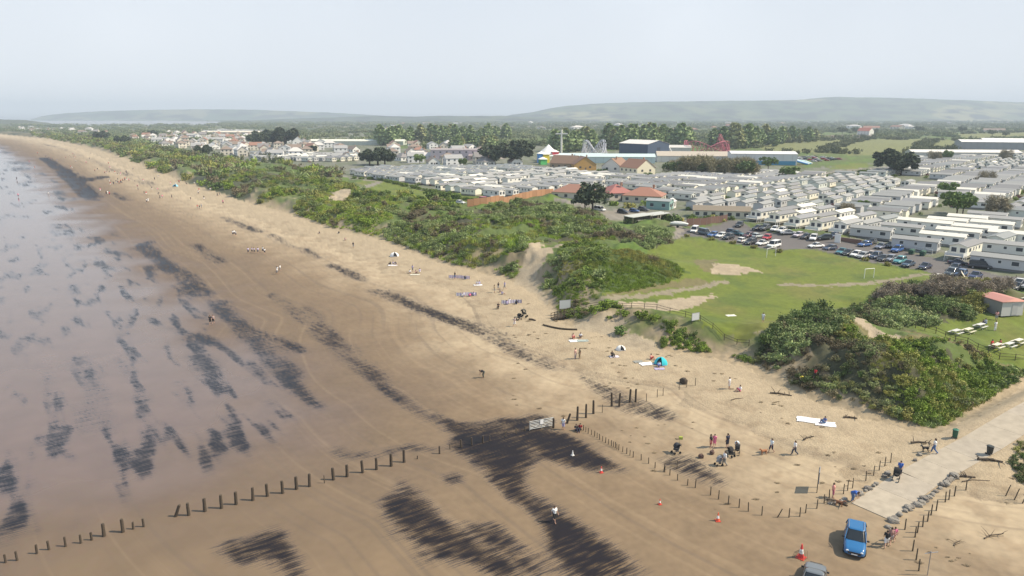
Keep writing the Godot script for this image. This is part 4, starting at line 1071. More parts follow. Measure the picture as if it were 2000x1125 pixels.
func rock(p: Vector2, r: float, label: String, seed_: int) -> void:
	var key := "rock%d" % (seed_ % 5)
	if not M.has(key):
		var q := FastNoiseLite.new(); q.seed = seed_ % 5; q.frequency = .6
		var m := MB.new(); var rings := []
		for i in 6:
			var a := -PI / 2 + PI * i / 5.0
			var rg := []
			for j in 7:
				var d := V(cos(a) * cos(TAU * j / 7.0 + i * .4), sin(a), cos(a) * sin(TAU * j / 7.0 + i * .4))
				var pp := d * (1.0 + .75 * q.get_noise_3dv(d * 2.6))
				rg.append(V(clampf(pp.x, -.8, .95), clampf(pp.y, -.7, .55), clampf(pp.z, -.85, .8)))
			rings.append(rg)
		for i in 5:
			for j in 7: m.quad(rings[i][j], rings[i][(j + 1) % 7], rings[i + 1][(j + 1) % 7], rings[i + 1][j], Color.WHITE, rings[i][j] + rings[i + 1][(j + 1) % 7])
		M[key] = m.mesh()
	var o := solo("rock", M[key], M.stone if seed_ % 3 else M.stone2, label, "rock", on(p, r * .22), rng.randf() * TAU, "rocks lining the slipway")
	o.scale = V(r, r * .75, r * .8)


func log_(p: Vector2, l: float, r: float, turn: float, label: String, branchy := true) -> void:
	var m := MB.new()
	m.tube([V(0, r * .6, -l / 2), V(.08 * l, r * .9, -l * .1), V(0, r * .7, l / 2)], [r, r * .85, r * .5], 7, Color.WHITE)
	if branchy:
		for i in 6:
			var z := rng.randf_range(-.45, .45) * l
			var e := V(rng.randf_range(-.5, .5) * l, rng.randf_range(.05, .35) * l, z + rng.randf_range(-.3, .3) * l)
			m.tube([V(0, r * .7, z), V(0, r * .7, z).lerp(e, .5) + V(0, .05, 0), e], [r * .45, r * .3, r * .1], 5, Color.WHITE)
	solo("driftwood", m, M.drift, label, "driftwood", on(p), turn)


func bin_(p: Vector2, turn: float, c: Color, label: String) -> void:
	var o := thing("wheelie_bin", label, "bin", on(p), turn)
	var b := MB.new()
	b.loft([slab(-.27, .27, .24, .1), slab(-.34, .34, .29, .96), slab(-.36, .37, .31, .98)], Color.WHITE); part("body", b, mat(c, .5), o)
	var l := MB.new(); l.loft([slab(-.37, .39, .315, .985), slab(-.37, .38, .30, 1.03), slab(-.3, .3, .2, 1.07)], Color.WHITE); part("lid", l, mat(c * 1.35, .5), o)
	var h := MB.new(); h.tube([V(-.24, .97, -.42), V(.24, .97, -.42)], [.02, .02], 6, Color.WHITE); part("handle", h, M.trim, o)
	for s in [-1.0, 1.0]:
		var w := MB.new(); w.lathe(V(.25 * s - .03, .1, -.27), Vector3.RIGHT, [Vector2(0, .02), Vector2(0, .1), Vector2(.06, .1), Vector2(.06, .02)], 12, Color.WHITE); part("wheel", w, M.tyre, o)


func pushchair(p: Vector2, turn: float, c: Color, label: String, size := 1.0, loaded := false) -> void:
	var o := thing("pushchair", label, "pushchair", on(p), turn)
	o.scale = Vector3.ONE * size
	var f := MB.new()
	for s in [-1.0, 1.0]:
		f.tube([V(.25 * s, .15, .35), V(.25 * s, .55, .05), V(.24 * s, 1.02, -.42)], [.016, .016, .016], 5, Color.WHITE)
		f.tube([V(.25 * s, .14, -.3), V(.25 * s, .6, .1)], [.016, .016], 5, Color.WHITE)
	f.tube([V(-.25, 1.02, -.42), V(.25, 1.02, -.42)], [.02, .02], 5, Color.WHITE)
	part("frame", f, M.trim, o)
	var st := MB.new(); st.loft([slab(-.22, .3, .21, .42), slab(-.3, .36, .24, .62)], Color.WHITE); st.box(V(0, .72, -.22), V(.42, .55, .09), Color.WHITE, Basis(Vector3.RIGHT, -.35)); part("seat", st, cloth(c), o)
	var hd := MB.new(); var rings := []
	for i in 6:
		var a := PI * .95 * i / 5.0
		var rg := PackedVector3Array()
		for s in [[-.25, .36], [-.24, .4], [.24, .4], [.25, .36]]: rg.append(V(s[0], .72 + sin(a) * s[1], -.12 + cos(a) * s[1] * .9))
		rings.append(rg)
	hd.loft(rings, Color.WHITE, false, false); part("hood", hd, cloth(c * .8), o)
	for q in [[-.26, .36], [.26, .36], [-.26, -.3], [.26, -.3]]:
		var w := MB.new(); w.lathe(V(q[0] - .025, .14, q[1]), Vector3.RIGHT, [Vector2(0, .02), Vector2(0, .14), Vector2(.05, .14), Vector2(.05, .02)], 14, Color.WHITE); part("wheel", w, M.tyre, o)
	if loaded:
		var bg := MB.new(); bg.loft([slab(-.25, .1, .22, .28), slab(-.28, .12, .25, .45), slab(-.2, .05, .18, .5)], Color.WHITE); part("basket", bg, cloth(GREY), o)


func sheet(called: String, p: Vector2, w: float, d: float, turn: float, c: Color, label: String, cat := "blanket") -> void:
	var m := MB.new(); var nx := 8
	w *= .8; d *= .8
	for j in nx:
		for i in nx:
			var q := []
			for e in [[0, 0], [1, 0], [1, 1], [0, 1]]:
				var u := float(i + e[0]) / nx - .5; var v := float(j + e[1]) / nx - .5
				q.append(V(u * w + .05 * sin(v * 9.0), .035 + .03 * absf(sin(u * 11.0 + v * 7.0)), v * d + .06 * sin(u * 8.0)))
			m.quad(q[0], q[1], q[2], q[3], Color.WHITE, Vector3.UP)
	for i in nx:      # the hem
		for s in [-.5, .5]: m.box(V((float(i) + .5) / nx * w - w / 2, .02, s * d), V(w / nx, .03, .02), Color.WHITE)
	solo(called, m, cloth(c), label, cat, on(p), turn)


func windbreak(p: Vector2, l: float, turn: float, c1: Color, c2: Color, label: String) -> void:
	var o := thing("windbreak", label, "windbreak", on(p), turn)
	l *= .8
	var n := int(l / 1.0)
	for i in n + 1:
		var m := MB.new(); m.tube([V((float(i) / n - .5) * l, -.2, .18 * sin(i * 1.8)), V((float(i) / n - .5) * l, .95, .18 * sin(i * 1.8))], [.02, .02], 5, Color.WHITE); part("pole", m, M.pale_wood, o)
	for i in n:
		var m := MB.new()
		for k in 4:
			var a := V((float(i) + k / 4.0) / n * l - l / 2, .12, lerpf(.18 * sin(i * 1.8), .18 * sin((i + 1) * 1.8), k / 4.0))
			var b := V((float(i) + (k + 1) / 4.0) / n * l - l / 2, .12, lerpf(.18 * sin(i * 1.8), .18 * sin((i + 1) * 1.8), (k + 1) / 4.0))
			m.box((a + b) / 2 + V(0, .36, 0), V(a.distance_to(b), .72, .012), c1 if k % 2 else c2, Basis(Vector3.UP, -atan2(b.z - a.z, b.x - a.x)))
		part("panel", m, M.fabric, o)


func tent(p: Vector2, r: float, h: float, turn: float, c: Color, c2: Color, label: String) -> void:
	var o := thing("beach_tent", label, "tent", on(p), turn)
	var m := MB.new(); var rings := []
	for i in 7:
		var a := PI / 2 * i / 6.0
		var rg := PackedVector3Array()
		for j in 13:
			var t := PI * .15 + PI * 1.7 * j / 12.0
			var k := 1.0 + .06 * cos(t * 4.0)
			rg.append(V(sin(t) * r * cos(a) * k, h * sin(a), cos(t) * r * cos(a) * k))
		rings.append(rg)
	m.loft(rings, Color.WHITE, false, false); part("canopy", m, cloth(c), o)
	var f := MB.new(); f.box(V(0, .03, 0), V(r * 1.7, .04, r * 1.6), Color.WHITE); part("floor_sheet", f, cloth(c2), o)
	for s in [-1.0, 1.0]:
		var q := MB.new(); q.tube([V(r * .5 * s, .02, r * .88), V(r * .36 * s, h * .72, r * .55), V(0, h, 0)], [.015, .015, .015], 5, Color.WHITE); part("pole", q, M.trim, o)


func picnic_table(p: Vector2, turn: float, c: Color, label: String) -> void:
	var o := thing("picnic_table", label, "picnic table", on(p), turn, "picnic tables on the fenced lawn")
	for i in 4:
		var m := MB.new(); m.box(V(0, .76, -.285 + i * .19), V(1.85, .04, .178), Color.WHITE); part("plank", m, cloth(c * (1.0 - .05 * (i % 2))), o)
	for s in [-1.0, 1.0]:
		var b := MB.new(); b.box(V(0, .45, s * .72), V(1.85, .045, .25), Color.WHITE); part("bench_seat", b, cloth(c * .92), o)
		var l := MB.new()
		for q in [-1.0, 1.0]: l.tube([V(s * .65, -.02, .7 * q), V(s * .65, .74, .22 * q)], [.05, .05], 4, Color.WHITE)
		l.box(V(s * .7, .41, 0), V(.06, .09, 1.6), Color.WHITE)
		part("leg_frame", l, cloth(c * .7), o)


func goal(p: Vector2, q: Vector2, h: float, label: String) -> void:
	var o := thing("goalpost", label, "goal", on(p), 0.0)
	var d := on(q) - on(p)
	for e in [Vector3.ZERO, d]:
		var m := MB.new(); m.tube([e + V(0, -.2, 0), e + V(0, h, 0)], [.06, .06], 8, Color.WHITE); part("upright", m, cloth(Color(.8, .8, .78)), o)
	var c := MB.new(); c.tube([V(0, h, 0), d + V(0, h, 0)], [.06, .06], 8, Color.WHITE); part("crossbar", c, cloth(Color(.8, .8, .78)), o)


func board(p: Vector2, turn: float, w: float, h: float, top: float, c: Color, label: String, legs := 2) -> void:
	var o := thing("notice_board", label, "sign", on(p), turn)
	var m := MB.new(); m.box(V(0, top - h / 2, 0), V(w, h, .05), Color.WHITE); part("panel", m, mat(c, .5), o)
	var f := MB.new()
	for s in [-1.0, 1.0]: f.box(V(s * (w / 2 + .02), top - h / 2, 0), V(.05, h + .06, .08), Color.WHITE)
	for s in [-1.0, 1.0]: f.box(V(0, top - h / 2 + s * (h / 2 + .02), 0), V(w + .1, .05, .075), Color.WHITE)
	part("frame", f, mat(Color(.25, .25, .26), .5), o)
	for s in ([-1.0, 1.0] if legs == 2 else [0.0]):
		var l := MB.new(); l.box(V(s * w * .42, top / 2 - .1, -.06), V(.08, top + .2, .08), Color.WHITE); part("post", l, M.old_wood, o)


func rail_fence(pts: Array, label: String, rails := 2, h := 1.05, r := .055, white := false) -> void:      # posts and rails, one fence
	var o := thing("post_and_rail_fence", label, "fence", on(pts[0]))
	for i in pts.size():
		var a := on(pts[i]) - o.position
		var m := MB.new(); m.tube([a + V(0, -.3, 0), a + V(0, h, 0)], [r, r * .9], 6, Color.WHITE); part("post", m, (cloth(Color(.72, .72, .7)) if white else M.old_wood), o)
		if i + 1 < pts.size():
			var b := on(pts[i + 1]) - o.position
			for k in rails:
				var y := h * (.9 - .42 * k)
				var q := MB.new(); q.tube([a + V(0, y, 0), b + V(0, y, 0)], [.035, .035], 5, Color.WHITE); part("rail", q, (cloth(Color(.72, .72, .7)) if white else M.old_wood), o)


func panel_fence(pts: Array, h: float, c: Color, label: String, step := 1.9, post_c := Color(.3, .3, .3)) -> void:
	var o := thing("panel_fence", label, "fence", on(pts[0]))
	var m1 := cloth(c); var m2 := cloth(c * .85); var mp := cloth(post_c)
	for i in pts.size() - 1:
		var n := maxi(1, int(pts[i].distance_to(pts[i + 1]) / step))
		for k in n:
			var a := on(pts[i].lerp(pts[i + 1], float(k) / n)) - o.position; var b := on(pts[i].lerp(pts[i + 1], float(k + 1) / n)) - o.position
			var m := MB.new(); m.box((a + b) / 2 + V(0, h / 2, 0), V(Vector2(b.x - a.x, b.z - a.z).length() - .1, h, .05), Color.WHITE, Basis(Vector3.UP, -atan2(b.z - a.z, b.x - a.x))); part("panel", m, m1 if k % 3 else m2, o)
			var q := MB.new(); q.box(a + V(0, h / 2 + .05, 0), V(.1, h + .12, .1), Color.WHITE); part("post", q, mp, o)


func make_wood() -> void:
	var ring_ := noise_tex(256, .05, .45, 4, 21)
	M.old_wood = detailed(mat(Color(.12, .092, .066), .95), ring_, .9)
	M.pale_wood = detailed(mat(Color(.16, .125, .085), .95), ring_, .9)
	M.drift = detailed(mat(Color(.17, .13, .095), .95), ring_, 1.1)
	M.stone = detailed(mat(Color(.42, .385, .335), .95), ring_, 1.3)
	M.stone2 = detailed(mat(Color(.32, .285, .25), .95), ring_, 1.3)
	M.fabric = painted(.9)
	M.concrete = detailed(mat(Color(.40, .345, .27), .9), noise_tex(512, .012, .88, 5, 31), 9.0)
	M.build = painted(.75)
	M.glass = mat(Color(.035, .042, .05), .08)


# ---------------------------------------------------------------- buildings

func gable(m: MB, w: float, l: float, y: float, rise: float, over: float, c: Color) -> void:      # a pitched roof of real thickness, ridge along z
	var a := atan2(rise, w / 2)
	var s := Vector2(w / 2 + over, (w / 2 + over) * rise / (w / 2)).length()
	for k in [-1.0, 1.0]:
		m.box(V(k * (w / 2 + over) / 2, y + rise - (w / 2 + over) * rise / w + .06, 0), V(s, .12, l + over * 2), c, Basis(Vector3.FORWARD, a * k))


func gable_end(m: MB, w: float, z: float, y: float, rise: float, c: Color) -> void:
	for q in [[V(-w / 2, y, z), V(w / 2, y, z), V(0, y + rise, z)]]: m.tri(q[0], q[1], q[2], c, V(0, 0, signf(z)))


func caravan_shapes(style: int) -> Dictionary:      # gable front at +z; 3.7 x 10.6 m holiday home
	var wall: Color = [Color(.72, .70, .62), Color(.66, .655, .63), Color(.74, .71, .6), Color(.48, .49, .50), Color(.74, .73, .70), Color(.58, .61, .57)][style]
	var roof: Color = [Color(.225, .23, .24), Color(.28, .28, .275), Color(.19, .19, .195), Color(.255, .26, .255), Color(.62, .6, .54), Color(.21, .225, .23)][style]
	var W := 3.9; var L := 10.8
	var d := {}
	var b := MB.new()
	b.box(V(0, 1.75, 0), V(W, 2.3, L), wall)
	for s in [-1.0, 1.0]: gable_end(b, W, s * L / 2, 2.9, .62, wall)
	d.wall = b
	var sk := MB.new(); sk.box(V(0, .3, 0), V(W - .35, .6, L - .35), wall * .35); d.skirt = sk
	var r := MB.new(); gable(r, W, L, 2.9, .62, .22, roof); d.roof = r
	d.window = []
	for q in [[V(W / 2, 1.95, 3.4), V(.05, 1.0, 1.5)], [V(W / 2, 2.0, .9), V(.05, .85, .8)], [V(W / 2, 2.0, -3.2), V(.05, .85, 1.0)], [V(-W / 2, 1.95, 3.4), V(.05, 1.0, 1.5)], [V(-W / 2, 2.05, .4), V(.05, .7, .7)], [V(-W / 2, 2.0, -3.0), V(.05, .85, 1.0)], [V(-.95, 1.95, L / 2), V(1.2, 1.15, .05)], [V(.95, 1.95, L / 2), V(1.2, 1.15, .05)]]:
		var w := MB.new()
		w.box(q[0], q[1], Color(.05, .058, .068))
		var ax := 0 if q[1].x < .1 else 2
		var fr: Vector3 = q[1]
		for e in [-1.0, 1.0]:
			var s1 := fr; s1.y = .07; s1[ax] = .08
			w.box(q[0] + V(0, e * fr.y / 2, 0), s1, Color(.7, .7, .68))
			var s2 := fr; s2[2 - ax] = .07; s2[ax] = .078
			var o := Vector3.ZERO; o[2 - ax] = e * fr[2 - ax] / 2
			w.box(q[0] + o, s2, Color(.7, .7, .68))
		d.window.append(w)
	var dr := MB.new(); dr.box(V(W / 2, 1.6, -.9), V(.07, 1.95, .8), Color(.6, .6, .58)); dr.box(V(W / 2 + .01, 2.0, -.9), V(.07, .7, .5), Color(.05, .06, .07)); d.door = dr
	var fa := MB.new()
	for s in [-1.0, 1.0]:
		fa.box(V(s * (W / 4 + .1), 3.24, L / 2 + .24), V(W / 2 + .3, .14, .05), Color(.68, .67, .63), Basis(Vector3.FORWARD, atan2(.62, W / 2) * s))
	d.bargeboard = fa
	return d


func deck_shape() -> MB:
	var m := MB.new()
	m.box(V(0, .62, 6.7), V(4.1, .12, 2.5), Color(.5, .48, .44))
	for s in [-1.0, 1.0]:
		m.box(V(2.0 * s, 1.55, 6.7), V(.07, .07, 2.5), Color(.74, .74, .72))
		for k in 3: m.box(V(2.0 * s, .4, 5.5 + k * 1.2), V(.12, 2.4, .12), Color(.74, .74, .72))
		m.box(V(2.0 * s, 1.1, 6.7), V(.03, .6, 2.4), Color(.66, .66, .65))
	m.box(V(0, 1.55, 7.92), V(4.1, .07, .07), Color(.74, .74, .72)); m.box(V(0, 1.1, 7.92), V(4.0, .6, .03), Color(.66, .66, .65))
	return m


func make_caravans() -> void:
	M.caravans = []; M.caravan_whole = []
	M.deck = deck_shape().mesh()
	for st in 6:
		var d := caravan_shapes(st)
		var o := Node3D.new(); o.name = "static_caravan"; tag(o, "static caravan", "static caravan", "static caravans in the holiday park")
		var whole := MB.new()
		for k in ["wall", "skirt", "roof", "door", "bargeboard"]:
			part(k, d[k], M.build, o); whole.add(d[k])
		for w in d.window:
			part("window", w, M.build, o); whole.add(w)
		M.caravans.append(o); M.caravan_whole.append(whole.mesh())


func caravan(p: Vector2, turn: float, style: int, label: String, deck := false, long := 1.0) -> void:
	var o := copy(M.caravans[style], "static_caravan", label, on(p), turn)
	if deck:
		o.position.y += .75
		part("deck", M.deck, M.build, o)
	o.scale = V(1, 1, long)


func house(called: String, label: String, cat: String, p: Vector2, turn: float, w: float, l: float, h: float, rise: float, wall: Color, roof: Color, hip := false, wins := 3, storeys := 1, chimney := true, as_parts := true, group := "") -> Node3D:
	var o := thing(called, label, cat, on(p, -.1), turn, group) if as_parts else null
	var whole := MB.new()
	var b := MB.new(); b.box(V(0, h / 2, 0), V(w, h, l), wall)
	if not hip:
		for s in [-1.0, 1.0]: gable_end(b, w, s * l / 2, h, rise, wall)
	var r := MB.new()
	if hip:
		var e := .4
		var base := PackedVector3Array([V(-w / 2 - e, h, -l / 2 - e), V(w / 2 + e, h, -l / 2 - e), V(w / 2 + e, h, l / 2 + e), V(-w / 2 - e, h, l / 2 + e)])
		var k := maxf(l / 2 - w / 2, .1)
		var j := maxf(w / 2 - l / 2, .1)
		r.loft([base, PackedVector3Array([V(-w / 2 - e, h + .12, -l / 2 - e), V(w / 2 + e, h + .12, -l / 2 - e), V(w / 2 + e, h + .12, l / 2 + e), V(-w / 2 - e, h + .12, l / 2 + e)])], roof)
		var y := h + rise
		var ps := [base[0], base[1], base[2], base[3]]
		for i in 4: ps[i] += V(0, .12, 0)
		var a := V(-j, y, -k); var bb := V(j, y, -k); var c := V(j, y, k); var d := V(-j, y, k)
		r.quad(ps[0], ps[1], bb, a, roof, V(0, 1, -1)); r.quad(ps[1], ps[2], c, bb, roof, V(1, 1, 0)); r.quad(ps[2], ps[3], d, c, roof, V(0, 1, 1)); r.quad(ps[3], ps[0], a, d, roof, V(-1, 1, 0)); r.quad(a, bb, c, d, roof, Vector3.UP)
	else: gable(r, w, l, h, rise, .3, roof)
	var bits := [["wall", b], ["roof", r]]
	var sh := h / storeys
	for f in storeys:
		for s in [-1.0, 1.0]:
			for i in wins:
				var m := MB.new()
				var z := (float(i) + .5) / wins * l - l / 2
				m.box(V(s * w / 2, (f + .55) * sh, z), V(.08, minf(1.2, sh * .48), minf(1.3, l / wins * .5)), Color(.045, .052, .06)); m.box(V(s * w / 2, (f + .55) * sh - minf(1.2, sh * .48) / 2 - .06, z), V(.2, .1, minf(1.5, l / wins * .6)), Color(.7, .7, .68))
				bits.append(["window", m])
			var m2 := MB.new()
			m2.box(V(-w * .22, (f + .55) * sh, s * l / 2), V(minf(1.4, w * .25), minf(1.2, sh * .48), .08), Color(.045, .052, .06)); m2.box(V(w * .22, (f + .55) * sh, s * l / 2), V(minf(1.4, w * .25), minf(1.2, sh * .48), .08), Color(.045, .052, .06))
			bits.append(["window", m2])
	var dr := MB.new(); dr.box(V(w * .02, 1.0, l / 2), V(.95, 2.0, .1), Color(.12, .10, .09)); bits.append(["door", dr])
	if chimney:
		var c2 := MB.new(); c2.box(V(w * .12, h + rise + .2, l * .22), V(.7, 1.5, .9), wall * .8 if wall.r < .4 else Color(.35, .2, .14)); c2.box(V(w * .12, h + rise + 1.0, l * .22), V(.84, .12, 1.04), Color(.3, .25, .22)); bits.append(["chimney", c2])
	if as_parts:
		for q in bits: part(q[0], q[1], M.build, o)
		return o
	for q in bits: whole.add(q[1])
	return solo(called, whole, M.build, label, cat, on(p, -.1), turn, group)


func shed(called: String, label: String, cat: String, p: Vector2, turn: float, w: float, l: float, h: float, rise: float, wall: Color, roof: Color, band := Color(0, 0, 0, 0), open_end := false) -> Node3D:
	var o := thing(called, label, cat, on(p, -.1), turn)
	var b := MB.new(); b.box(V(0, h / 2, 0), V(w, h, l), wall)
	for s in [-1.0, 1.0]: gable_end(b, w, s * l / 2, h, rise, wall)
	part("wall", b, M.build, o)
	for i in 2:
		var r := MB.new()
		var full := MB.new(); gable(full, w, l, h, rise, .4, roof)
		r.v = full.v.slice(i * 24, i * 24 + 24); r.n = full.n.slice(i * 24, i * 24 + 24); r.c = full.c.slice(i * 24, i * 24 + 24)
		for q in 36: r.idx.append(full.idx[q])
		part("roof", r, M.build, o)
	var n := int(l / 6.0)
	for i in n:
		for s in [-1.0, 1.0]:
			var m := MB.new(); m.box(V(s * (w / 2 + .03), h * .5, (float(i) + .5) / n * l - l / 2), V(.12, h, .25), wall * .8); part("pilaster", m, M.build, o)
	var dr := MB.new(); dr.box(V(0, h * .36, l / 2 + .03), V(minf(4.0, w * .4), h * .72, .1), wall * .5); part("door", dr, M.build, o)
	if band.a > 0.0:
		for s in [-1.0, 1.0]:
			var m := MB.new(); m.box(V(s * (w / 2 + .06), h * .2, 0), V(.1, h * .36, l * .96), band); part("painted_band", m, M.build, o)
	return o


func coaster(called: String, label: String, pts: Array, c: Color, width := 1.4, every := 7.0) -> void:      # a track on lattice legs
	var o := thing(called, label, "roller coaster", on(Vector2(pts[0].x, pts[0].z)))
	var curve := Curve3D.new()
	for i in pts.size():
		var t: Vector3 = (pts[mini(i + 1, pts.size() - 1)] - pts[maxi(i - 1, 0)]) * .18
		curve.add_point(V(pts[i].x, pts[i].y, pts[i].z) - V(o.position.x, 0, o.position.z), -t, t)
	var L := curve.get_baked_length()
	var a := []; var b := []; var ra := []
	for k in int(L / 2.5) + 1:
		var p := curve.sample_baked(k * 2.5)
		var q := curve.sample_baked(minf(k * 2.5 + .5, L)) - curve.sample_baked(maxf(k * 2.5 - .5, 0))
		var s := q.cross(Vector3.UP).normalized() * width / 2
		a.append(p + s); b.append(p - s); ra.append(.3)
	for side in [a, b]:
		var m := MB.new(); m.tube(side, ra, 5, c); part("track_rail", m, M.build, o)
	var n := int(L / every)
	for k in n + 1:
		var p := curve.sample_baked(k * every)
		var m := MB.new()
		for s in [-1.0, 1.0]: m.tube([p + V(0, -.3, 0), V(p.x + s * (p.y * .22 + .4), -.5, p.z + s * p.y * .12)], [.22, .26], 4, c)
		m.tube([p * V(1, .5, 1) + V(-p.y * .1, 0, 0), p * V(1, .5, 1) + V(p.y * .1, 0, 0)], [.15, .15], 4, c)
		part("support", m, M.build, o)


# ---------------------------------------------------------------- the place

func face(dx: float, dz: float) -> float:
	return atan2(dx, dz)


func place_setting() -> void:
	var o := Node3D.new(); o.name = "slipway_road"; add_child(o); tag(o, "pale concrete slipway running down through the dunes to the sand", "", "", "structure")
	var pts := []
	var hs := [.2, .7, 1.9, 2.9, 3.5, 3.8]
	for k in road_mid.size() - 1:
		var n := maxi(1, int(road_mid[k].distance_to(road_mid[k + 1]) / 3.2))
		for i in n: pts.append([road_mid[k].lerp(road_mid[k + 1], float(i) / n), lerpf(hs[k], hs[k + 1], float(i) / n)])
	for k in pts.size() - 1:
		var a: Vector2 = pts[k][0]; var b: Vector2 = pts[k + 1][0]
		var d := (b - a).normalized(); var s := Vector2(-d.y, d.x) * 1.95
		b -= d * .03
		var m := MB.new()
		var y0: float = pts[k][1] + .06; var y1: float = pts[k + 1][1] + .06
		var q := [V(a.x - s.x, y0, a.y - s.y), V(a.x + s.x, y0, a.y + s.y), V(b.x + s.x, y1, b.y + s.y), V(b.x - s.x, y1, b.y - s.y)]
		m.quad(q[0], q[1], q[2], q[3], Color.WHITE, Vector3.UP)
		for e in 4: m.quad(q[e], q[(e + 1) % 4], q[(e + 1) % 4] + V(0, -.4, 0), q[e] + V(0, -.4, 0), Color.WHITE, (q[e] + q[(e + 1) % 4]) / 2 - (q[0] + q[2]) / 2)
		var mm: StandardMaterial3D = M.concrete
		if k % 3 == 1:
			if not M.has("concrete2"): M.concrete2 = M.concrete.duplicate(); M.concrete2.albedo_color = Color(.38, .33, .265).linear_to_srgb()
			mm = M.concrete2
		part("slab", m, mm, o)


func place_posts() -> void:
	var g := "groyne posts in the long line across the beach"
	var lb := "weathered dark groyne post in the long line across the wet sand"
	var row := [[Vector2(-44.4,-55.0), .8], [Vector2(-43.6,-55.3), .9], [Vector2(-42.5,-56.3), .9], [Vector2(-41.8,-56.9), .9], [Vector2(-40.6,-57.4), .95], [Vector2(-39.5,-57.9), .85], [Vector2(-38.8,-58.4), .8], [Vector2(-38.0,-59.0), 1.3], [Vector2(-36.6,-59.7), 1.35], [Vector2(-35.9,-60.2), .75], [Vector2(-35.1,-60.6), .85], [Vector2(-31.7,-62.6), 1.35], [Vector2(-30.4,-63.3), 1.4], [Vector2(-29.0,-63.9), 1.45], [Vector2(-27.8,-64.6), 1.4], [Vector2(-26.4,-65.4), 1.4], [Vector2(-25.2,-66.2), 1.4], [Vector2(-23.8,-66.8), 1.4], [Vector2(-22.6,-67.6), 1.45], [Vector2(-21.4,-68.2), 1.45], [Vector2(-19.2,-69.6), 1.4], [Vector2(-17.9,-70.3), 1.4], [Vector2(-16.4,-71.2), 1.45], [Vector2(-15.0,-71.9), 1.4], [Vector2(-13.5,-72.7), 1.5], [Vector2(-12.2,-73.6), 1.5], [Vector2(-8.4,-75.7), .95], [Vector2(-6.0,-77.3), 1.0], [Vector2(-4.8,-78.0), .95], [Vector2(-3.5,-78.5), .95]]
	for i in row.size(): post(row[i][0], row[i][1], .17 if row[i][1] > 1 else .11, lb, g, 0.0, "groyne_post", i)
	post(Vector2(-32.9,-62.4), 1.35, .17, "groyne post leaning over to the right beside a puddle", "", -.38, "groyne_post", 1)
	post(Vector2(-20.0,-68.9), .9, .05, "thin short stake in the gap between two thick groyne posts", "", 0.0, "wooden_stake", 2)
	post(Vector2(-10.8,-74.4), .4, .08, "stump of a groyne post worn almost to the sand", "", 0.0, "groyne_post", 3)
	for p in [Vector2(-2.7,-79.2), Vector2(-0.8,-80.3), Vector2(0.5,-81.1), Vector2(1.6,-81.8), Vector2(-7.3,-76.9)]: post(p, .65, .06, "short thin stake linking the groyne posts to the metal gate", "short stakes before the gate", 0.0, "wooden_stake", 1)
	post(Vector2(5.2,-82.7), 1.35, .15, "yellowish gate post carrying the metal field gate", "", 0.0, "gate_post", 2)
	post(Vector2(7.0,-84.1), 1.4, .16, "thick post leaning to the right beside the gate opening", "", -.3, "groyne_post", 2)
	for p in [Vector2(8.4,-85.0), Vector2(9.6,-85.8), Vector2(10.7,-87.0), Vector2(13.4,-89.2), Vector2(14.4,-89.2), Vector2(16.0,-90.3), Vector2(16.8,-90.4)]: post(p, 1.9, .15, "tall brown groyne post on the dry side of the gate", "tall groyne posts up the beach from the gate", 0.0, "groyne_post", int(p.x))
	for p in [Vector2(11.9,-87.3), Vector2(18.3,-90.5), Vector2(20.0,-91.7), Vector2(20.9,-92.2), Vector2(23.5,-93.9), Vector2(24.7,-94.7), Vector2(26.1,-95.2)]: post(p, 1.15, .045, "thin stake carrying the fence line up to the dunes", "thin stakes above the groyne", 0.0, "wooden_stake", int(p.x))
	var row2 := [Vector2(8.9,-82.0), Vector2(9.4,-81.1), Vector2(10.1,-80.3), Vector2(10.6,-79.4), Vector2(11.2,-78.5), Vector2(11.8,-77.7), Vector2(12.2,-77.2), Vector2(12.5,-76.6), Vector2(13.3,-75.7), Vector2(13.9,-74.8), Vector2(14.7,-74.1), Vector2(15.4,-73.3), Vector2(15.9,-72.2), Vector2(16.8,-71.3), Vector2(17.2,-70.6), Vector2(17.8,-69.5), Vector2(18.6,-68.4), Vector2(19.3,-67.9), Vector2(20.5,-66.4), Vector2(21.1,-65.6), Vector2(21.8,-64.6), Vector2(22.7,-64.0), Vector2(23.4,-63.3), Vector2(24.5,-62.6), Vector2(27.0,-62.2), Vector2(28.1,-62.3), Vector2(28.9,-62.9), Vector2(30.3,-63.6), Vector2(31.4,-64.5), Vector2(32.3,-65.4)]
	for i in row2.size(): post(row2[i], 1.0 if i > 16 else .75, .055, "slim fence post in the row between the gate and the slipway", "slim fence posts between gate and slipway", 0.0, "fence_post", i)
	for i in 9: post(row2[i].lerp(row2[i + 1], .5), .7, .045, "slim fence post in the row between the gate and the slipway", "slim fence posts between gate and slipway", 0.0, "fence_post", i + 1)
	post(Vector2(25.9,-62.2), 1.0, .055, "slim fence post leaning sharply in the bend of its row", "", -.4, "fence_post", 1)
	for p in [Vector2(34.1,-66.2), Vector2(34.8,-66.8), Vector2(35.5,-67.2), Vector2(37.5,-68.5), Vector2(38.8,-69.5), Vector2(39.9,-70.5), Vector2(40.9,-71.3), Vector2(41.9,-72.0)]: post(p, 1.15, .05, "slim post in the row on the seaward side of the slipway", "slim posts along the seaward side of the slipway", 0.0, "fence_post", int(p.x))
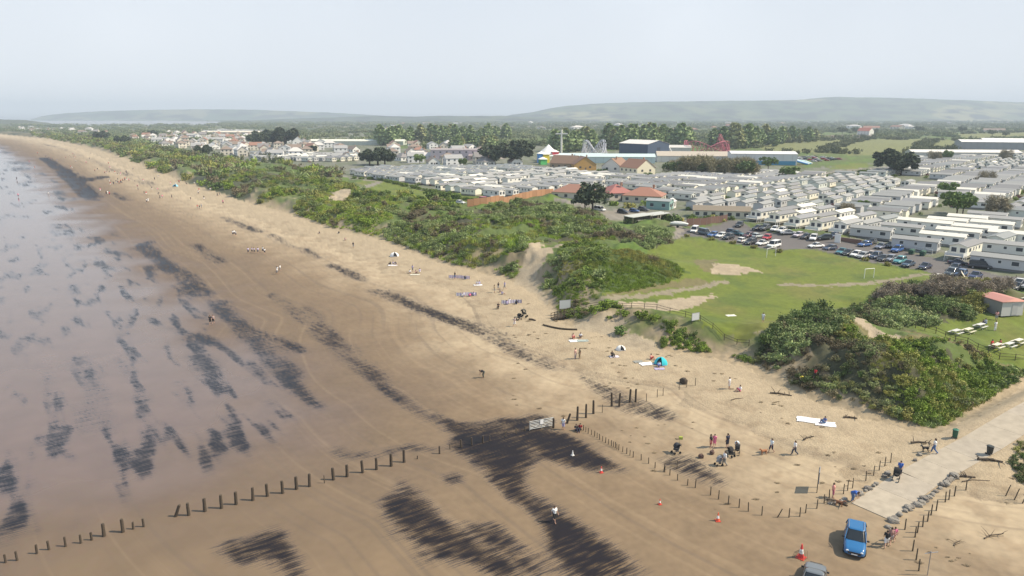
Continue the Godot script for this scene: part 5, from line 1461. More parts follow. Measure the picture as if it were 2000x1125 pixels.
	for p in [Vector2(46.5,-66.0), Vector2(44.8,-65.1), Vector2(43.9,-64.5), Vector2(43.3,-64.1), Vector2(41.6,-62.7), Vector2(40.7,-62.0), Vector2(39.8,-61.0), Vector2(38.9,-60.2), Vector2(37.0,-59.8), Vector2(37.9,-59.3), Vector2(37.3,-58.6), Vector2(36.0,-56.6), Vector2(35.6,-55.3), Vector2(35.0,-53.8)]: post(p, 1.15, .06, "dark fence post in the curved row below the slipway rocks", "dark fence posts below the slipway rocks", 0.0, "fence_post", int(p.x * 3))
	for p in [Vector2(50.0,-65.1), Vector2(50.4,-64.4), Vector2(50.8,-63.8)]: post(p, 1.3, .05, "leaning stake alone on the dry sand beyond the slipway", "three stakes on dry sand beyond the slipway", -.25, "wooden_stake", int(p.x))
	var pole := MB.new(); pole.tube([V(0, -.2, 0), V(0, 2.3, 0)], [.04, .04], 8, Color.WHITE); pole.tube([V(-.5, 2.1, 0), V(.6, 2.25, 0)], [.03, .03], 6, Color.WHITE)
	solo("metal_pole", pole, M.alloy, "grey metal pole with a short crossbar near the last fence post", "pole", on(Vector2(35.4,-53.2)))
	# gate
	var a := on(Vector2(2.2,-81.8)); var b := on(Vector2(5.2,-83.1)); var d := b - a
	var gt := thing("field_gate", "pale metal field gate with a white notice across the groyne line", "gate", a)
	for k in 6:
		var m := MB.new(); m.tube([V(0, .25 + k * .2, 0), d + V(0, .25 + k * .2, 0)], [.032, .032], 6, Color.WHITE); part("bar", m, mat(Color(.5, .52, .52), .4, .3), gt)
	for e in [0.0, .5, 1.0]:
		var m := MB.new(); m.tube([d * e + V(0, .1, 0), d * e + V(0, 1.3, 0)], [.04, .04], 6, Color.WHITE); part("upright", m, mat(Color(.5, .52, .52), .4, .3), gt)
	var br := MB.new(); br.tube([V(0, .28, 0), d * .98 + V(0, 1.22, 0)], [.025, .025], 5, Color.WHITE); part("brace", br, mat(Color(.5, .52, .52), .4, .3), gt)
	var nt := MB.new(); nt.box(d * .5 + V(0, .95, 0) + d.normalized().cross(Vector3.UP) * .06, V(.45, .55, .02), Color.WHITE, Basis(Vector3.UP, -atan2(d.z, d.x))); part("notice", nt, cloth(WHITE_), gt)
	# the small frame on the fence line
	var fr := thing("timber_frame", "low timber frame of two uprights and a bar on the fence line", "frame", on(Vector2(16.7,-71.4)))
	var f1 := MB.new(); f1.tube([V(0, 0, 0), V(.1, 1.05, 0)], [.05, .05], 6, Color.WHITE); part("upright", f1, M.pale_wood, fr)
	var f2 := MB.new(); f2.tube([V(.1, 1.03, 0), V(1.6, 1.0, -.6)], [.04, .04], 6, Color.WHITE); part("bar", f2, M.pale_wood, fr)
	var f3 := MB.new(); f3.tube([V(1.6, 1.0, -.6), V(1.6, -.2, -.6)], [.04, .04], 6, Color.WHITE); part("upright", f3, M.pale_wood, fr)
	# notice board seen from its edge, standing by the slipway
	board(Vector2(31.8,-67.0), 1.13, 1.35, 1.2, 2.3, Color(.2, .2, .2), "tall dark notice board seen edge-on casting a square shadow", 2)
	cone(Vector2(7.0,-75.3), .62, "small all-white cone standing on the dark silt", Color(.75, .74, .72))
	cone(Vector2(9.8,-71.2), .75, "red and white cone at the edge of the dark silt", Color(.62, .06, .05))
	cone(Vector2(14.9,-64.6), .62, "squat red cone with white top alone on clean sand", Color(.62, .06, .05))
	cone(Vector2(19.9,-61.6), .9, "slim orange-red cone below the bend of the fence posts", Color(.68, .11, .05))
	cone(Vector2(25.6,-55.7), 1.35, "tallest red cone beside the wire rack", Color(.6, .05, .05))
	var rk := thing("wire_rack", "bent wire rack beside the tallest red cone", "rack", on(Vector2(25.2,-55.9)), .5)
	for k in 5:
		var m := MB.new(); m.tube([V(-.4 + k * .2, 0, 0), V(-.45 + k * .2, .7, .2), V(-.2 + k * .2, .75, .7), V(-.2 + k * .2, 0, .75)], [.015, .015, .015, .015], 4, Color.WHITE); part("hoop", m, M.trim, rk)
	var wr := MB.new(); wr.tube([V(-.45, .7, .2), V(.4, .7, .2)], [.018, .018], 4, Color.WHITE); part("bar", wr, M.trim, rk)
	var i2 := 0
	for p in [Vector2(39.8,-69.2), Vector2(38.2,-67.7), Vector2(37.8,-67.4), Vector2(37.0,-66.9), Vector2(36.6,-66.6), Vector2(35.7,-66.0), Vector2(35.2,-65.8), Vector2(33.7,-65.0), Vector2(33.3,-64.7), Vector2(32.5,-64.5), Vector2(32.0,-64.4), Vector2(40.4,-69.7), Vector2(44.6,-72.0), Vector2(45.7,-73.1)]: rock(p, rng.randf_range(.25, .55), "grey boulder beside the seaward edge of the slipway", i2); i2 += 1
	for p in [Vector2(46.7,-68.3), Vector2(45.7,-67.6), Vector2(45.1,-67.1), Vector2(44.2,-66.5), Vector2(43.4,-65.9), Vector2(42.8,-65.4), Vector2(42.1,-64.9), Vector2(41.5,-64.5), Vector2(40.9,-64.0), Vector2(40.3,-63.6), Vector2(39.7,-63.4), Vector2(39.1,-63.1), Vector2(37.7,-62.1), Vector2(36.9,-61.4), Vector2(36.6,-61.1), Vector2(35.6,-60.1), Vector2(44.7,-67.0), Vector2(46.1,-67.8), Vector2(38.6,-62.7)]: rock(p, rng.randf_range(.3, .62), "grey boulder in the line along the landward edge of the slipway", i2); i2 += 1
	bin_(Vector2(51.4,-76.2), 2.4, Color(.015, .09, .055), "dark green wheelie bin against the dune scrub beside the slipway")
	bin_(Vector2(52.7,-72.0), .4, Color(.03, .034, .032), "blackish wheelie bin standing at the open side of the slipway")
	log_(Vector2(52.0,-70.8), 2.4, .16, 1.3, "branchy driftwood heap beside the blackish bin")
	log_(Vector2(47.3,-75.8), 2.2, .12, 1.5, "thin driftwood log below the dune scrub near the green bin")
	log_(Vector2(47.4,-68.1), 2.6, .16, 1.5, "driftwood branch at the top of the boulder line")
	log_(Vector2(48.4,-67.4), 3.0, .06, 1.62, "straight plank lying on sand right of the boulder line", false)
	log_(Vector2(32.7,-64.5), 2.0, .14, .9, "driftwood among the boulders behind the person in pink")
	log_(Vector2(36.7,-91.0), 2.8, .13, 1.2, "twisted driftwood below the bare sand cliff")
	log_(Vector2(30.4,-89.8), 1.9, .07, 1.9, "straight stick lying alone on the pale upper sand", false)
	log_(Vector2(35.3,-78.1), 1.8, .10, 2.1, "wispy driftwood below the two white blankets")
	log_(Vector2(42.6,-83.2), 1.6, .14, 1.4, "pale driftwood stump under the scrub near the white blankets")
	log_(Vector2(44.6,-58.6), 2.4, .07, 1.9, "long thin branch on the sand at the right edge")
	log_(Vector2(40.7,-57.7), 1.5, .05, 2.2, "short crooked twig on the trodden sand at right")
	for k in 24: post(Vector2(5.7,-124.3).lerp(Vector2(11.5,-121.2), k / 23.0) + Vector2(0, .9 * sin(k / 23.0 * PI)), .3, .15, "squat edging log in the curved row below the wooden steps", "edging logs below the steps", 0.0, "edging_log", k)


func place_people() -> void:
	# near the gate and on the open sand
	person(Vector2(6.4,-82.2), "stand", 2.6, WHITE_, LILAC, "person in white top and purple skirt standing at the gate", "", "shorts", 1.0)
	person(Vector2(8.0,-81.9), "sit", .4, BLACK_, NAVY, "person in black sitting on the sand left of the pair by the gate", "", "trousers")
	person(Vector2(8.5,-82.1), "sit", -.5, RED * .5, BLACK_, "person in dark red sitting on the sand beside the gate", "", "trousers")
	person(Vector2(4.1,-61.4), "walk", .5, WHITE_, BLACK_, "person in white shirt and black shorts walking on dark silt")
	person(Vector2(23.3,-76.8), "stand", .9, BLACK_, Color(.25, .05, .06), "person in black top next to the one in pink", "", "shorts")
	person(Vector2(23.8,-77.0), "stand", -.7, PINK, PINK, "person all in bright pink among the group with pushchairs", "", "shorts", .93)
	person(Vector2(25.2,-76.6), "stand", -2.6, NAVY, NAVY, "person in navy top and shorts standing behind the pushchairs", "", "shorts", 1.04)
	person(Vector2(26.2,-76.0), "bend", -.6, Color(.5, .55, .6), GREY, "person in pale top bending over a black pushchair", "", "trousers")
	person(Vector2(23.7,-72.5), "push", -1.35, WHITE_, Color(.25, .24, .22), "person in white shirt pushing a pale pushchair", "", "trousers")
	pushchair(Vector2(23.1,-72.6), -1.35, GREY, "pale grey pushchair pushed by the person in white")
	pushchair(Vector2(25.0,-74.6), .6, BLACK_, "black pushchair in front of the navy-dressed person")
	pushchair(Vector2(25.9,-75.1), -.4, BLACK_, "black pushchair under the bending person")
	pushchair(Vector2(19.0,-75.6), -1.2, Color(.04, .042, .05), "loaded dark pushchair standing alone on silt-stained sand", 1.15, true)
	var nt := MB.new(); nt.tube([V(0, 0, 0), V(.05, 1.9, 0)], [.02, .015], 5, Color(.3, .3, .1)); nt.box(V(.15, 1.75, 0), V(.4, .3, .3), Color(.3, .34, .06))
	solo("fishing_net", nt, M.fabric, "yellow-green fishing net standing up behind the loaded pushchair", "net", on(Vector2(19.4,-76.0)))
	for q in [[Vector2(21.6,-74.4), "dark beach bag alone left of the group with pushchairs"], [Vector2(23.1,-75.3), "dark bag at the feet of the person in pink"]]:
		var bg := MB.new(); bg.loft([slab(-.28, .25, .2, 0.0), slab(-.34, .3, .26, .22), slab(-.28, .26, .18, .42)], Color.WHITE); bg.tube([V(-.1, .4, -.15), V(0, .62, 0), V(.1, .4, .15)], [.02, .02, .02], 5, Color.WHITE)
		solo("beach_bag", bg, cloth(Color(.1, .06, .05)), q[1], "bag", on(q[0]), rng.randf() * 3)
	person(Vector2(29.8,-75.1), "walk", -1.2, Color(.6, .66, .7), NAVY, "person in pale blue top and dark shorts walking left")
	dog(Vector2(28.8,-74.7), -1.3, Color(.3, .13, .06), "reddish brown dog ahead of the person in pale blue", 1.0)
	person(Vector2(32.2,-74.4), "walk", -1.5, WHITE_, Color(.05, .06, .09), "person in long white shirt and dark trousers on the churned sand", "", "trousers")
	person(Vector2(32.7,-65.5), "stand", 1.2, Color(.6, .28, .25), PINK * .6, "person in pink top behind the slipway boulders", "", "shorts", .95)
	person(Vector2(34.4,-64.8), "bend", .6, BLUE, DENIM, "person in blue stooping at the foot of the slipway", "", "trousers")
	dog(Vector2(32.7,-64.0), .9, Color(.22, .10, .05), "brown dog beside the boulders at the slipway foot", .9)
	person(Vector2(41.4,-69.2), "push", -.6, BLUE, NAVY, "person in bright blue pushing a dark buggy down the slipway", "", "trousers")
	pushchair(Vector2(40.6,-68.4), -.6, Color(.02, .02, .022), "large dark buggy rolling down the middle of the slipway", 1.2)
	person(Vector2(47.3,-73.2), "walk", -2.2, WHITE_, DENIM, "person in white shirt and jeans walking a black dog", "", "trousers")
	dog(Vector2(46.6,-73.7), -1.5, Color(.02, .02, .022), "black dog walked beside the slipway")
	person(Vector2(33.9,-57.2), "walk", 2.7, BLACK_, WHITE_, "person in black top and white skirt below the slipway", "", "shorts")
	person(Vector2(34.5,-57.6), "walk", 2.9, Color(.35, .2, .17), GREY, "person in brown top walking behind the one in black")
	person(Vector2(35.1,-58.1), "walk", 3.0, PINK * .7, Color(.5, .3, .28), "child in pink at the fence posts below the slipway", "", "shorts", .8)
	# upper beach
	person(Vector2(30.4,-93.5), "stand", .8, WHITE_, Color(.5, .5, .5), "person in white standing over a sunbather on the pale sand", "", "shorts")
	person(Vector2(31.6,-92.5), "sit", -1.4, WHITE_, PINK * .6, "person in white sunbathing below the bare dune cliff")
	var lg := MB.new(); lg.loft([slab(-.55, .5, .4, 0.0), slab(-.6, .55, .45, .5), slab(-.3, .3, .25, .78)], Color.WHITE)
	solo("wicker_hamper", lg, M.old_wood, "dark brown hamper by the thin stakes", "hamper", on(Vector2(24.7,-96.2)), .4)
	tent(Vector2(22.9,-103.7), 1.0, 1.1, -.5, Color(.03, .42, .5), Color(.25, .1, .3), "turquoise pop-up beach tent at the foot of the dunes")
	person(Vector2(22.4,-102.6), "sit", -.3, Color(.5, .6, .75), BLUE, "person in pale blue sitting before the turquoise tent")
	person(Vector2(21.8,-105.8), "sit", .8, Color(.55, .3, .25), RED, "person in pink sitting left of the turquoise tent")
	sheet("blanket", Vector2(20.7,-103.8), 2.6, 1.6, .3, WHITE_, "white blanket left of the turquoise tent"); sheet("blanket", Vector2(19.6,-104.7), 1.8, 1.3, .2, Color(.22, .22, .2), "grey-brown blanket beside the white one"); sheet("blanket", Vector2(22.3,-101.7), 1.9, 1.1, .1, LILAC * .8, "lilac blanket before the turquoise tent")
	sheet("blanket", Vector2(37.2,-82.9), 3.4, 2.0, -.35, Color(.75, .74, .74), "empty white blanket under the big scrub slope"); sheet("blanket", Vector2(38.8,-81.7), 3.0, 1.8, -.3, Color(.75, .74, .74), "white blanket with a person in blue lying on it")
	person(Vector2(38.8,-81.9), "sit", -1.3, Color(.1, .15, .35), DENIM, "person in blue sitting on the white blanket", "", "trousers", 1.0, .04)
	person(Vector2(40.3,-93.5), "bend", 1.0, YELLOW, KHAKI, "child in yellow scrambling on the sand cliff", "", "shorts", .85)
	person(Vector2(42.3,-93.6), "walk", 2.2, RED, NAVY, "child in red climbing into the dune scrub", "", "shorts", .85)
	person(Vector2(42.1,-114.7), "stand", -.6, Color(.65, .68, .75), Color(.5, .5, .52), "person in white standing alone on the mown field")
	sheet("picnic_rug", Vector2(38.9,-121.7), 2.2, 1.3, .2, Color(.62, .6, .52), "pale rug lying on the mown field", "rug")
	person(Vector2(15.9,-107.3), "sit", .4, BLACK_, BLACK_, "person in black sitting hunched on a pale towel", "", "trousers"); sheet("towel", Vector2(16.2,-107.1), 1.9, 1.3, .1, Color(.55, .5, .55), "pale towel under the person in black", "towel")
	tent(Vector2(17.7,-110.3), .8, .75, .3, Color(.7, .69, .66), GREY, "tiny white pop-up shelter above the person in black")
	person(Vector2(10.0,-106.7), "stand", .9, Color(.55, .35, .3), Color(.35, .3, .3), "person in pink standing with another on the tide line", "", "trousers"); person(Vector2(10.7,-106.7), "stand", -1.0, KHAKI * .7, KHAKI, "person in khaki standing beside the one in pink", "", "trousers")
	sheet("blanket", Vector2(10.5,-115.3), 2.0, 1.5, .2, WHITE_, "white blanket with a couple sitting behind it"); sheet("blanket", Vector2(12.0,-115.3), 2.4, 1.4, .1, Color(.3, .35, .33), "green-grey blanket right of the white one")
	person(Vector2(10.5,-116.7), "sit", .2, Color(.5, .3, .26), RED, "person with bare shoulders sitting behind the white blanket"); person(Vector2(11.8,-117.0), "sit", -.3, WHITE_, NAVY, "person in white sitting behind the green-grey blanket")
	person(Vector2(0.5,-124.4), "walk", -.8, Color(.6, .45, .42), WHITE_, "person in pale clothes walking below the dark buggies")
	pushchair(Vector2(1.3,-128.4), -.9, BLACK_, "low dark beach trolley", 1.1, true); pushchair(Vector2(2.3,-130.1), 1.2, Color(.06, .06, .05), "dark buggy tipped beside the beach trolley", 1.4); log_(Vector2(3.8,-127.7), 1.5, .2, 1.0, "dark log beside the tipped buggy", false)
	person(Vector2(-4.3,-100.3), "bend", -1.2, BLACK_, Color(.1, .1, .08), "person in black crouching alone on the open sand", "", "trousers")
	person(Vector2(-2.7,-136.8), "bench", -.3, BLACK_, BLACK_, "person in black seated on a low chair", "", "trousers", 1.0, -.05)
	windbreak(Vector2(-0.1,-140.0), 5.2, .15, LILAC * .8, Color(.62, .62, .66), "blue and white striped windbreak near the steps"); windbreak(Vector2(-12.4,-163.1), 6.4, -.2, Color(.6, .48, .62), Color(.66, .6, .66), "pink and lilac windbreak near the dune edge"); windbreak(Vector2(-9.8,-147.7), 5.5, .1, LILAC, WHITE_, "white and lilac windbreak nearest the tide line")
	for q in [[Vector2(-1.0,-139.6), "sit", LILAC], [Vector2(0.9,-139.6), "sit", BLACK_], [Vector2(-0.5,-141.3), "sit", WHITE_], [Vector2(-10.6,-147.3), "sit", WHITE_], [Vector2(-9.0,-147.3), "sit", PINK], [Vector2(-8.2,-147.7), "sit", LILAC], [Vector2(-13.4,-163.1), "stand", BLACK_], [Vector2(-11.0,-162.5), "sit", NAVY]]:
		person(q[0], q[1], rng.randf() * 6, q[2], DENIM, "beachgoer settled beside one of the striped windbreaks", "beachgoers at the windbreaks")
	for q in [[Vector2(-7.9,-157.3), "sit"], [Vector2(-7.4,-157.3), "sit"], [Vector2(-2.1,-147.8), "sit"], [Vector2(-2.6,-150.1), "sit"], [Vector2(-1.6,-152.2), "walk"], [Vector2(-3.8,-149.6), "stand"], [Vector2(-3.0,-152.0), "stand"]]:
		person(q[0], q[1], rng.randf() * 6, [WHITE_, BLACK_, KHAKI, LILAC][rng.randi() % 4], GREY, "small figure on pale sand near the sandy gully", "figures near the sandy gully")
	sheet("blanket", Vector2(-7.7,-156.8), 2.4, 1.4, .1, WHITE_, "white blanket with two people near the dune edge")
	tent(Vector2(-32.1,-190.8), 1.2, 1.1, .4, WHITE_, GREY, "white pop-up tent below the dune gap")
	for q in [[Vector2(-31.5,-180.2), "sit"], [Vector2(-30.8,-180.9), "sit"], [Vector2(-30.1,-180.2), "sit"], [Vector2(-25.0,-170.3), "sit"], [Vector2(-24.5,-171.5), "stand"], [Vector2(-23.5,-169.7), "sit"], [Vector2(-22.5,-169.7), "bench"], [Vector2(-46.3,-204.6), "stand"], [Vector2(-56.2,-228.7), "sit"], [Vector2(-62.7,-229.3), "sit"], [Vector2(-51.5,-216.9), "sit"]]:
		person(q[0], q[1], rng.randf() * 6, [WHITE_, BLACK_, NAVY, Color(.5, .3, .26), LILAC][rng.randi() % 5], [GREY, NAVY, WHITE_][rng.randi() % 3], "sunbather on the strip of pale sand under the middle dunes", "sunbathers under the middle dunes")
	sheet("blanket", Vector2(-30.7,-179.5), 3.0, 1.6, .1, Color(.7, .66, .68), "pale blanket with three sunbathers below the white tent"); sheet("blanket", Vector2(-23.5,-168.5), 3.0, 1.4, .1, Color(.5, .48, .4), "beige blanket among the largest seated group under the dunes")
	person(Vector2(-56.8,-128.7), "walk", .3, BLACK_, BLACK_, "person in black paddling in the shallows"); person(Vector2(-56.4,-129.1), "walk", .2, Color(.4, .3, .28), BLACK_, "person in brown paddling beside the one in black")
	for q in [Vector2(-75.4,-200.0), Vector2(-74.6,-200.8), Vector2(-73.8,-200.4), Vector2(-72.6,-200.0), Vector2(-71.7,-201.6), Vector2(-70.4,-199.2)]: person(q, "walk", rng.randf() * 6, [WHITE_, BLACK_, LILAC, PINK][rng.randi() % 4], NAVY, "walker in the line of six on the open sand", "line of six walkers")
	for q in [Vector2(-91.8,-231.6), Vector2(-91.7,-232.6), Vector2(-90.4,-230.5)]: person(q, "stand", rng.randf() * 6, [WHITE_, BLACK_, GREY][rng.randi() % 3], NAVY, "walker in the huddle of three above the line of six", "huddle of three walkers")
	for q in [Vector2(-58.7,-173.9), Vector2(-58.6,-175.8), Vector2(-58.2,-172.2)]: person(q, "walk", rng.randf() * 6, WHITE_, Color(.2, .2, .22), "person in white in the small family on the bare middle sand", "small family in white")
	for q in [Vector2(-202.3,-355.8), Vector2(-202.9,-358.2), Vector2(-199.5,-353.5), Vector2(-215.2,-373.3), Vector2(-231.5,-423.7), Vector2(-233.9,-430.6), Vector2(-234.5,-434.0), Vector2(-235.1,-437.6), Vector2(-230.2,-430.6), Vector2(-227.1,-413.9), Vector2(-166.8,-337.7), Vector2(-166.8,-339.9), Vector2(-162.2,-339.9), Vector2(-190.8,-378.6), Vector2(-184.6,-358.2), Vector2(-182.4,-355.8), Vector2(-165.9,-323.2), Vector2(-166.2,-325.2), Vector2(-132.6,-299.4), Vector2(-131.0,-297.7), Vector2(-131.6,-301.1), Vector2(-155.1,-368.4), Vector2(-153.5,-363.3), Vector2(-140.4,-339.8), Vector2(-140.3,-342.0), Vector2(-126.5,-311.4), Vector2(-228.7,-407.6), Vector2(-228.6,-410.7), Vector2(-221.3,-420.4), Vector2(-218.7,-424.9), Vector2(-419,-656), Vector2(-426,-664), Vector2(-384,-656), Vector2(-301.2,-522.7), Vector2(-276.0,-489.4), Vector2(-279.3,-498.5), Vector2(-198.1,-378.6), Vector2(-259.5,-472.3), Vector2(-186.1,-396.2), Vector2(-189.9,-408.5), Vector2(-178.5,-402.2), Vector2(-304.8,-441.2), Vector2(-240.0,-346.5), Vector2(-229.7,-353.5), Vector2(-409,-611), Vector2(-357.1,-538.3)]:
		person(q, ["walk", "stand"][rng.randi() % 2], rng.randf() * 6, [WHITE_, BLACK_, NAVY, PINK, GREY, RED][rng.randi() % 6], [NAVY, GREY, WHITE_][rng.randi() % 3], "tiny distant figure far up the beach", "distant figures far up the beach", "shorts", 1.1)
	for i in 45:
		var t := rng.randf()
		var p: Vector2 = Vector2(-478,-766).lerp(Vector2(-147.8,-331.4), t)
		p += Vector2(rng.randf_range(-26, 24), rng.randf_range(-20, 20)) * (1.2 - t * .7)
		person(p, ["walk", "stand", "bend"][rng.randi() % 3], rng.randf() * 6, [WHITE_, BLACK_, NAVY, PINK, GREY, RED][rng.randi() % 6], [NAVY, GREY, WHITE_][rng.randi() % 3], "tiny distant figure far up the beach", "distant figures far up the beach", "shorts", 1.1)
	tent(Vector2(-184.5,-392.2), 1.4, 1.2, .2, Color(.2, .45, .6), GREY, "pale blue tent far up the dry sand")
	# lawn
	for q in [[Vector2(71.3,-109.4), "grey-white empty picnic table at the left of the front row", Color(.5, .5, .48)], [Vector2(74.4,-111.1), "cream picnic table second in its row", Color(.62, .58, .45)], [Vector2(77.6,-113.1), "picnic table with people in dark clothes", Color(.55, .55, .52)], [Vector2(74.1,-103.6), "picnic table with people in red", Color(.6, .57, .46)], [Vector2(77.8,-106.1), "white picnic table behind the one with people in red", Color(.55, .55, .52)], [Vector2(80.6,-108.0), "picnic table at the right edge of the lawn", Color(.6, .58, .5)], [Vector2(97.2,-129.8), "picnic table beyond the red-roofed hut", Color(.6, .58, .5)]]:
		picnic_table(q[0], .55, q[2], q[1])
	person(Vector2(78.7,-114.0), "bench", -2.2, NAVY, NAVY, "person in navy seated at a picnic table", "", "trousers", 1.0, -.05); person(Vector2(79.5,-114.6), "bench", -1.6, Color(.5, .55, .65), DENIM, "person in pale cap seated next to the one in navy", "", "trousers", 1.0, -.05)
	person(Vector2(73.6,-104.1), "bench", .5, RED, Color(.3, .05, .05), "person in red seated at the near picnic table", "", "trousers", 1.0, -.05); person(Vector2(75.7,-105.1), "bench", -2.6, Color(.25, .05, .05), RED, "person in dark red on the far bench of that table", "", "trousers", 1.0, -.05)
	person(Vector2(79.5,-112.2), "stand", .2, WHITE_, WHITE_, "person all in white standing on the lawn", "", "trousers"); person(Vector2(82.4,-116.4), "stand", 2.8, Color(.6, .3, .28), GREY, "person in salmon pink beside the red-roofed hut")
	rail_fence([Vector2(65.7,-113.1), Vector2(65.7,-111.1), Vector2(66.5,-109.8), Vector2(67.4,-108.3), Vector2(68.3,-107.2), Vector2(69.0,-105.7), Vector2(70.2,-104.6), Vector2(71.1,-103.4), Vector2(72.1,-102.4), Vector2(73.0,-101.1), Vector2(75.4,-101.1), Vector2(79.7,-102.4)], "dark post and rail fence along the picnic lawn")
	rail_fence([Vector2(11.4,-129.1), Vector2(14.0,-129.8), Vector2(17.1,-127.6), Vector2(20.1,-125.4), Vector2(21.5,-123.7), Vector2(23.7,-123.0), Vector2(25.8,-122.3), Vector2(27.7,-120.3), Vector2(29.9,-118.0), Vector2(32.0,-116.2), Vector2(33.5,-113.8), Vector2(34.7,-111.1), Vector2(36.2,-109.2), Vector2(37.6,-107.6)], "brown fence along the cliff edge of the mown field", 2, 1.0)
	goal(Vector2(77.0,-151.7), Vector2(79.4,-152.4), 2.1, "white goalpost on the mown field beside the sandy path")
	goal(Vector2(64.2,-176.2), Vector2(67.2,-178.3), 2.3, "white goalpost at the edge of the tarmac car park")
	board(Vector2(10.1,-131.0), .3, 2.2, 1.6, 2.6, Color(.42, .45, .46), "grey notice board at the top of the wooden steps")
	board(Vector2(31.0,-115.6), .5, 1.6, 1.2, 1.6, Color(.5, .52, .55), "pale grey board on the fence by the mown field")
	# steps
	var a := on(Vector2(7.6,-128.0)); var b := on(Vector2(11.4,-129.1), .1); var d := b - a
	var st := thing("wooden_steps", "wooden steps with double handrails climbing the dune", "steps", a)
	var side := Vector3(d.z, 0, -d.x).normalized() * .9
	for k in 22:
		var m := MB.new(); m.box(d * ((k + .5) / 22.0) + V(0, .15, 0), V(1.7, .08, .42), Color.WHITE, Basis(Vector3.UP, atan2(d.x, d.z))); part("tread", m, M.pale_wood, st)
	for s in [-1.0, 1.0]:
		for y in [.55, 1.0]:
			var m := MB.new(); m.tube([side * s + V(0, y, 0), side * s + d + V(0, y, 0)], [.06, .06], 5, Color.WHITE); part("handrail", m, M.pale_wood, st)
		for k in 7:
			var m := MB.new(); m.tube([side * s + d * (k / 6.0) + V(0, -.5, 0), side * s + d * (k / 6.0) + V(0, 1.05, 0)], [.07, .065], 6, Color.WHITE); part("post", m, M.pale_wood, st)


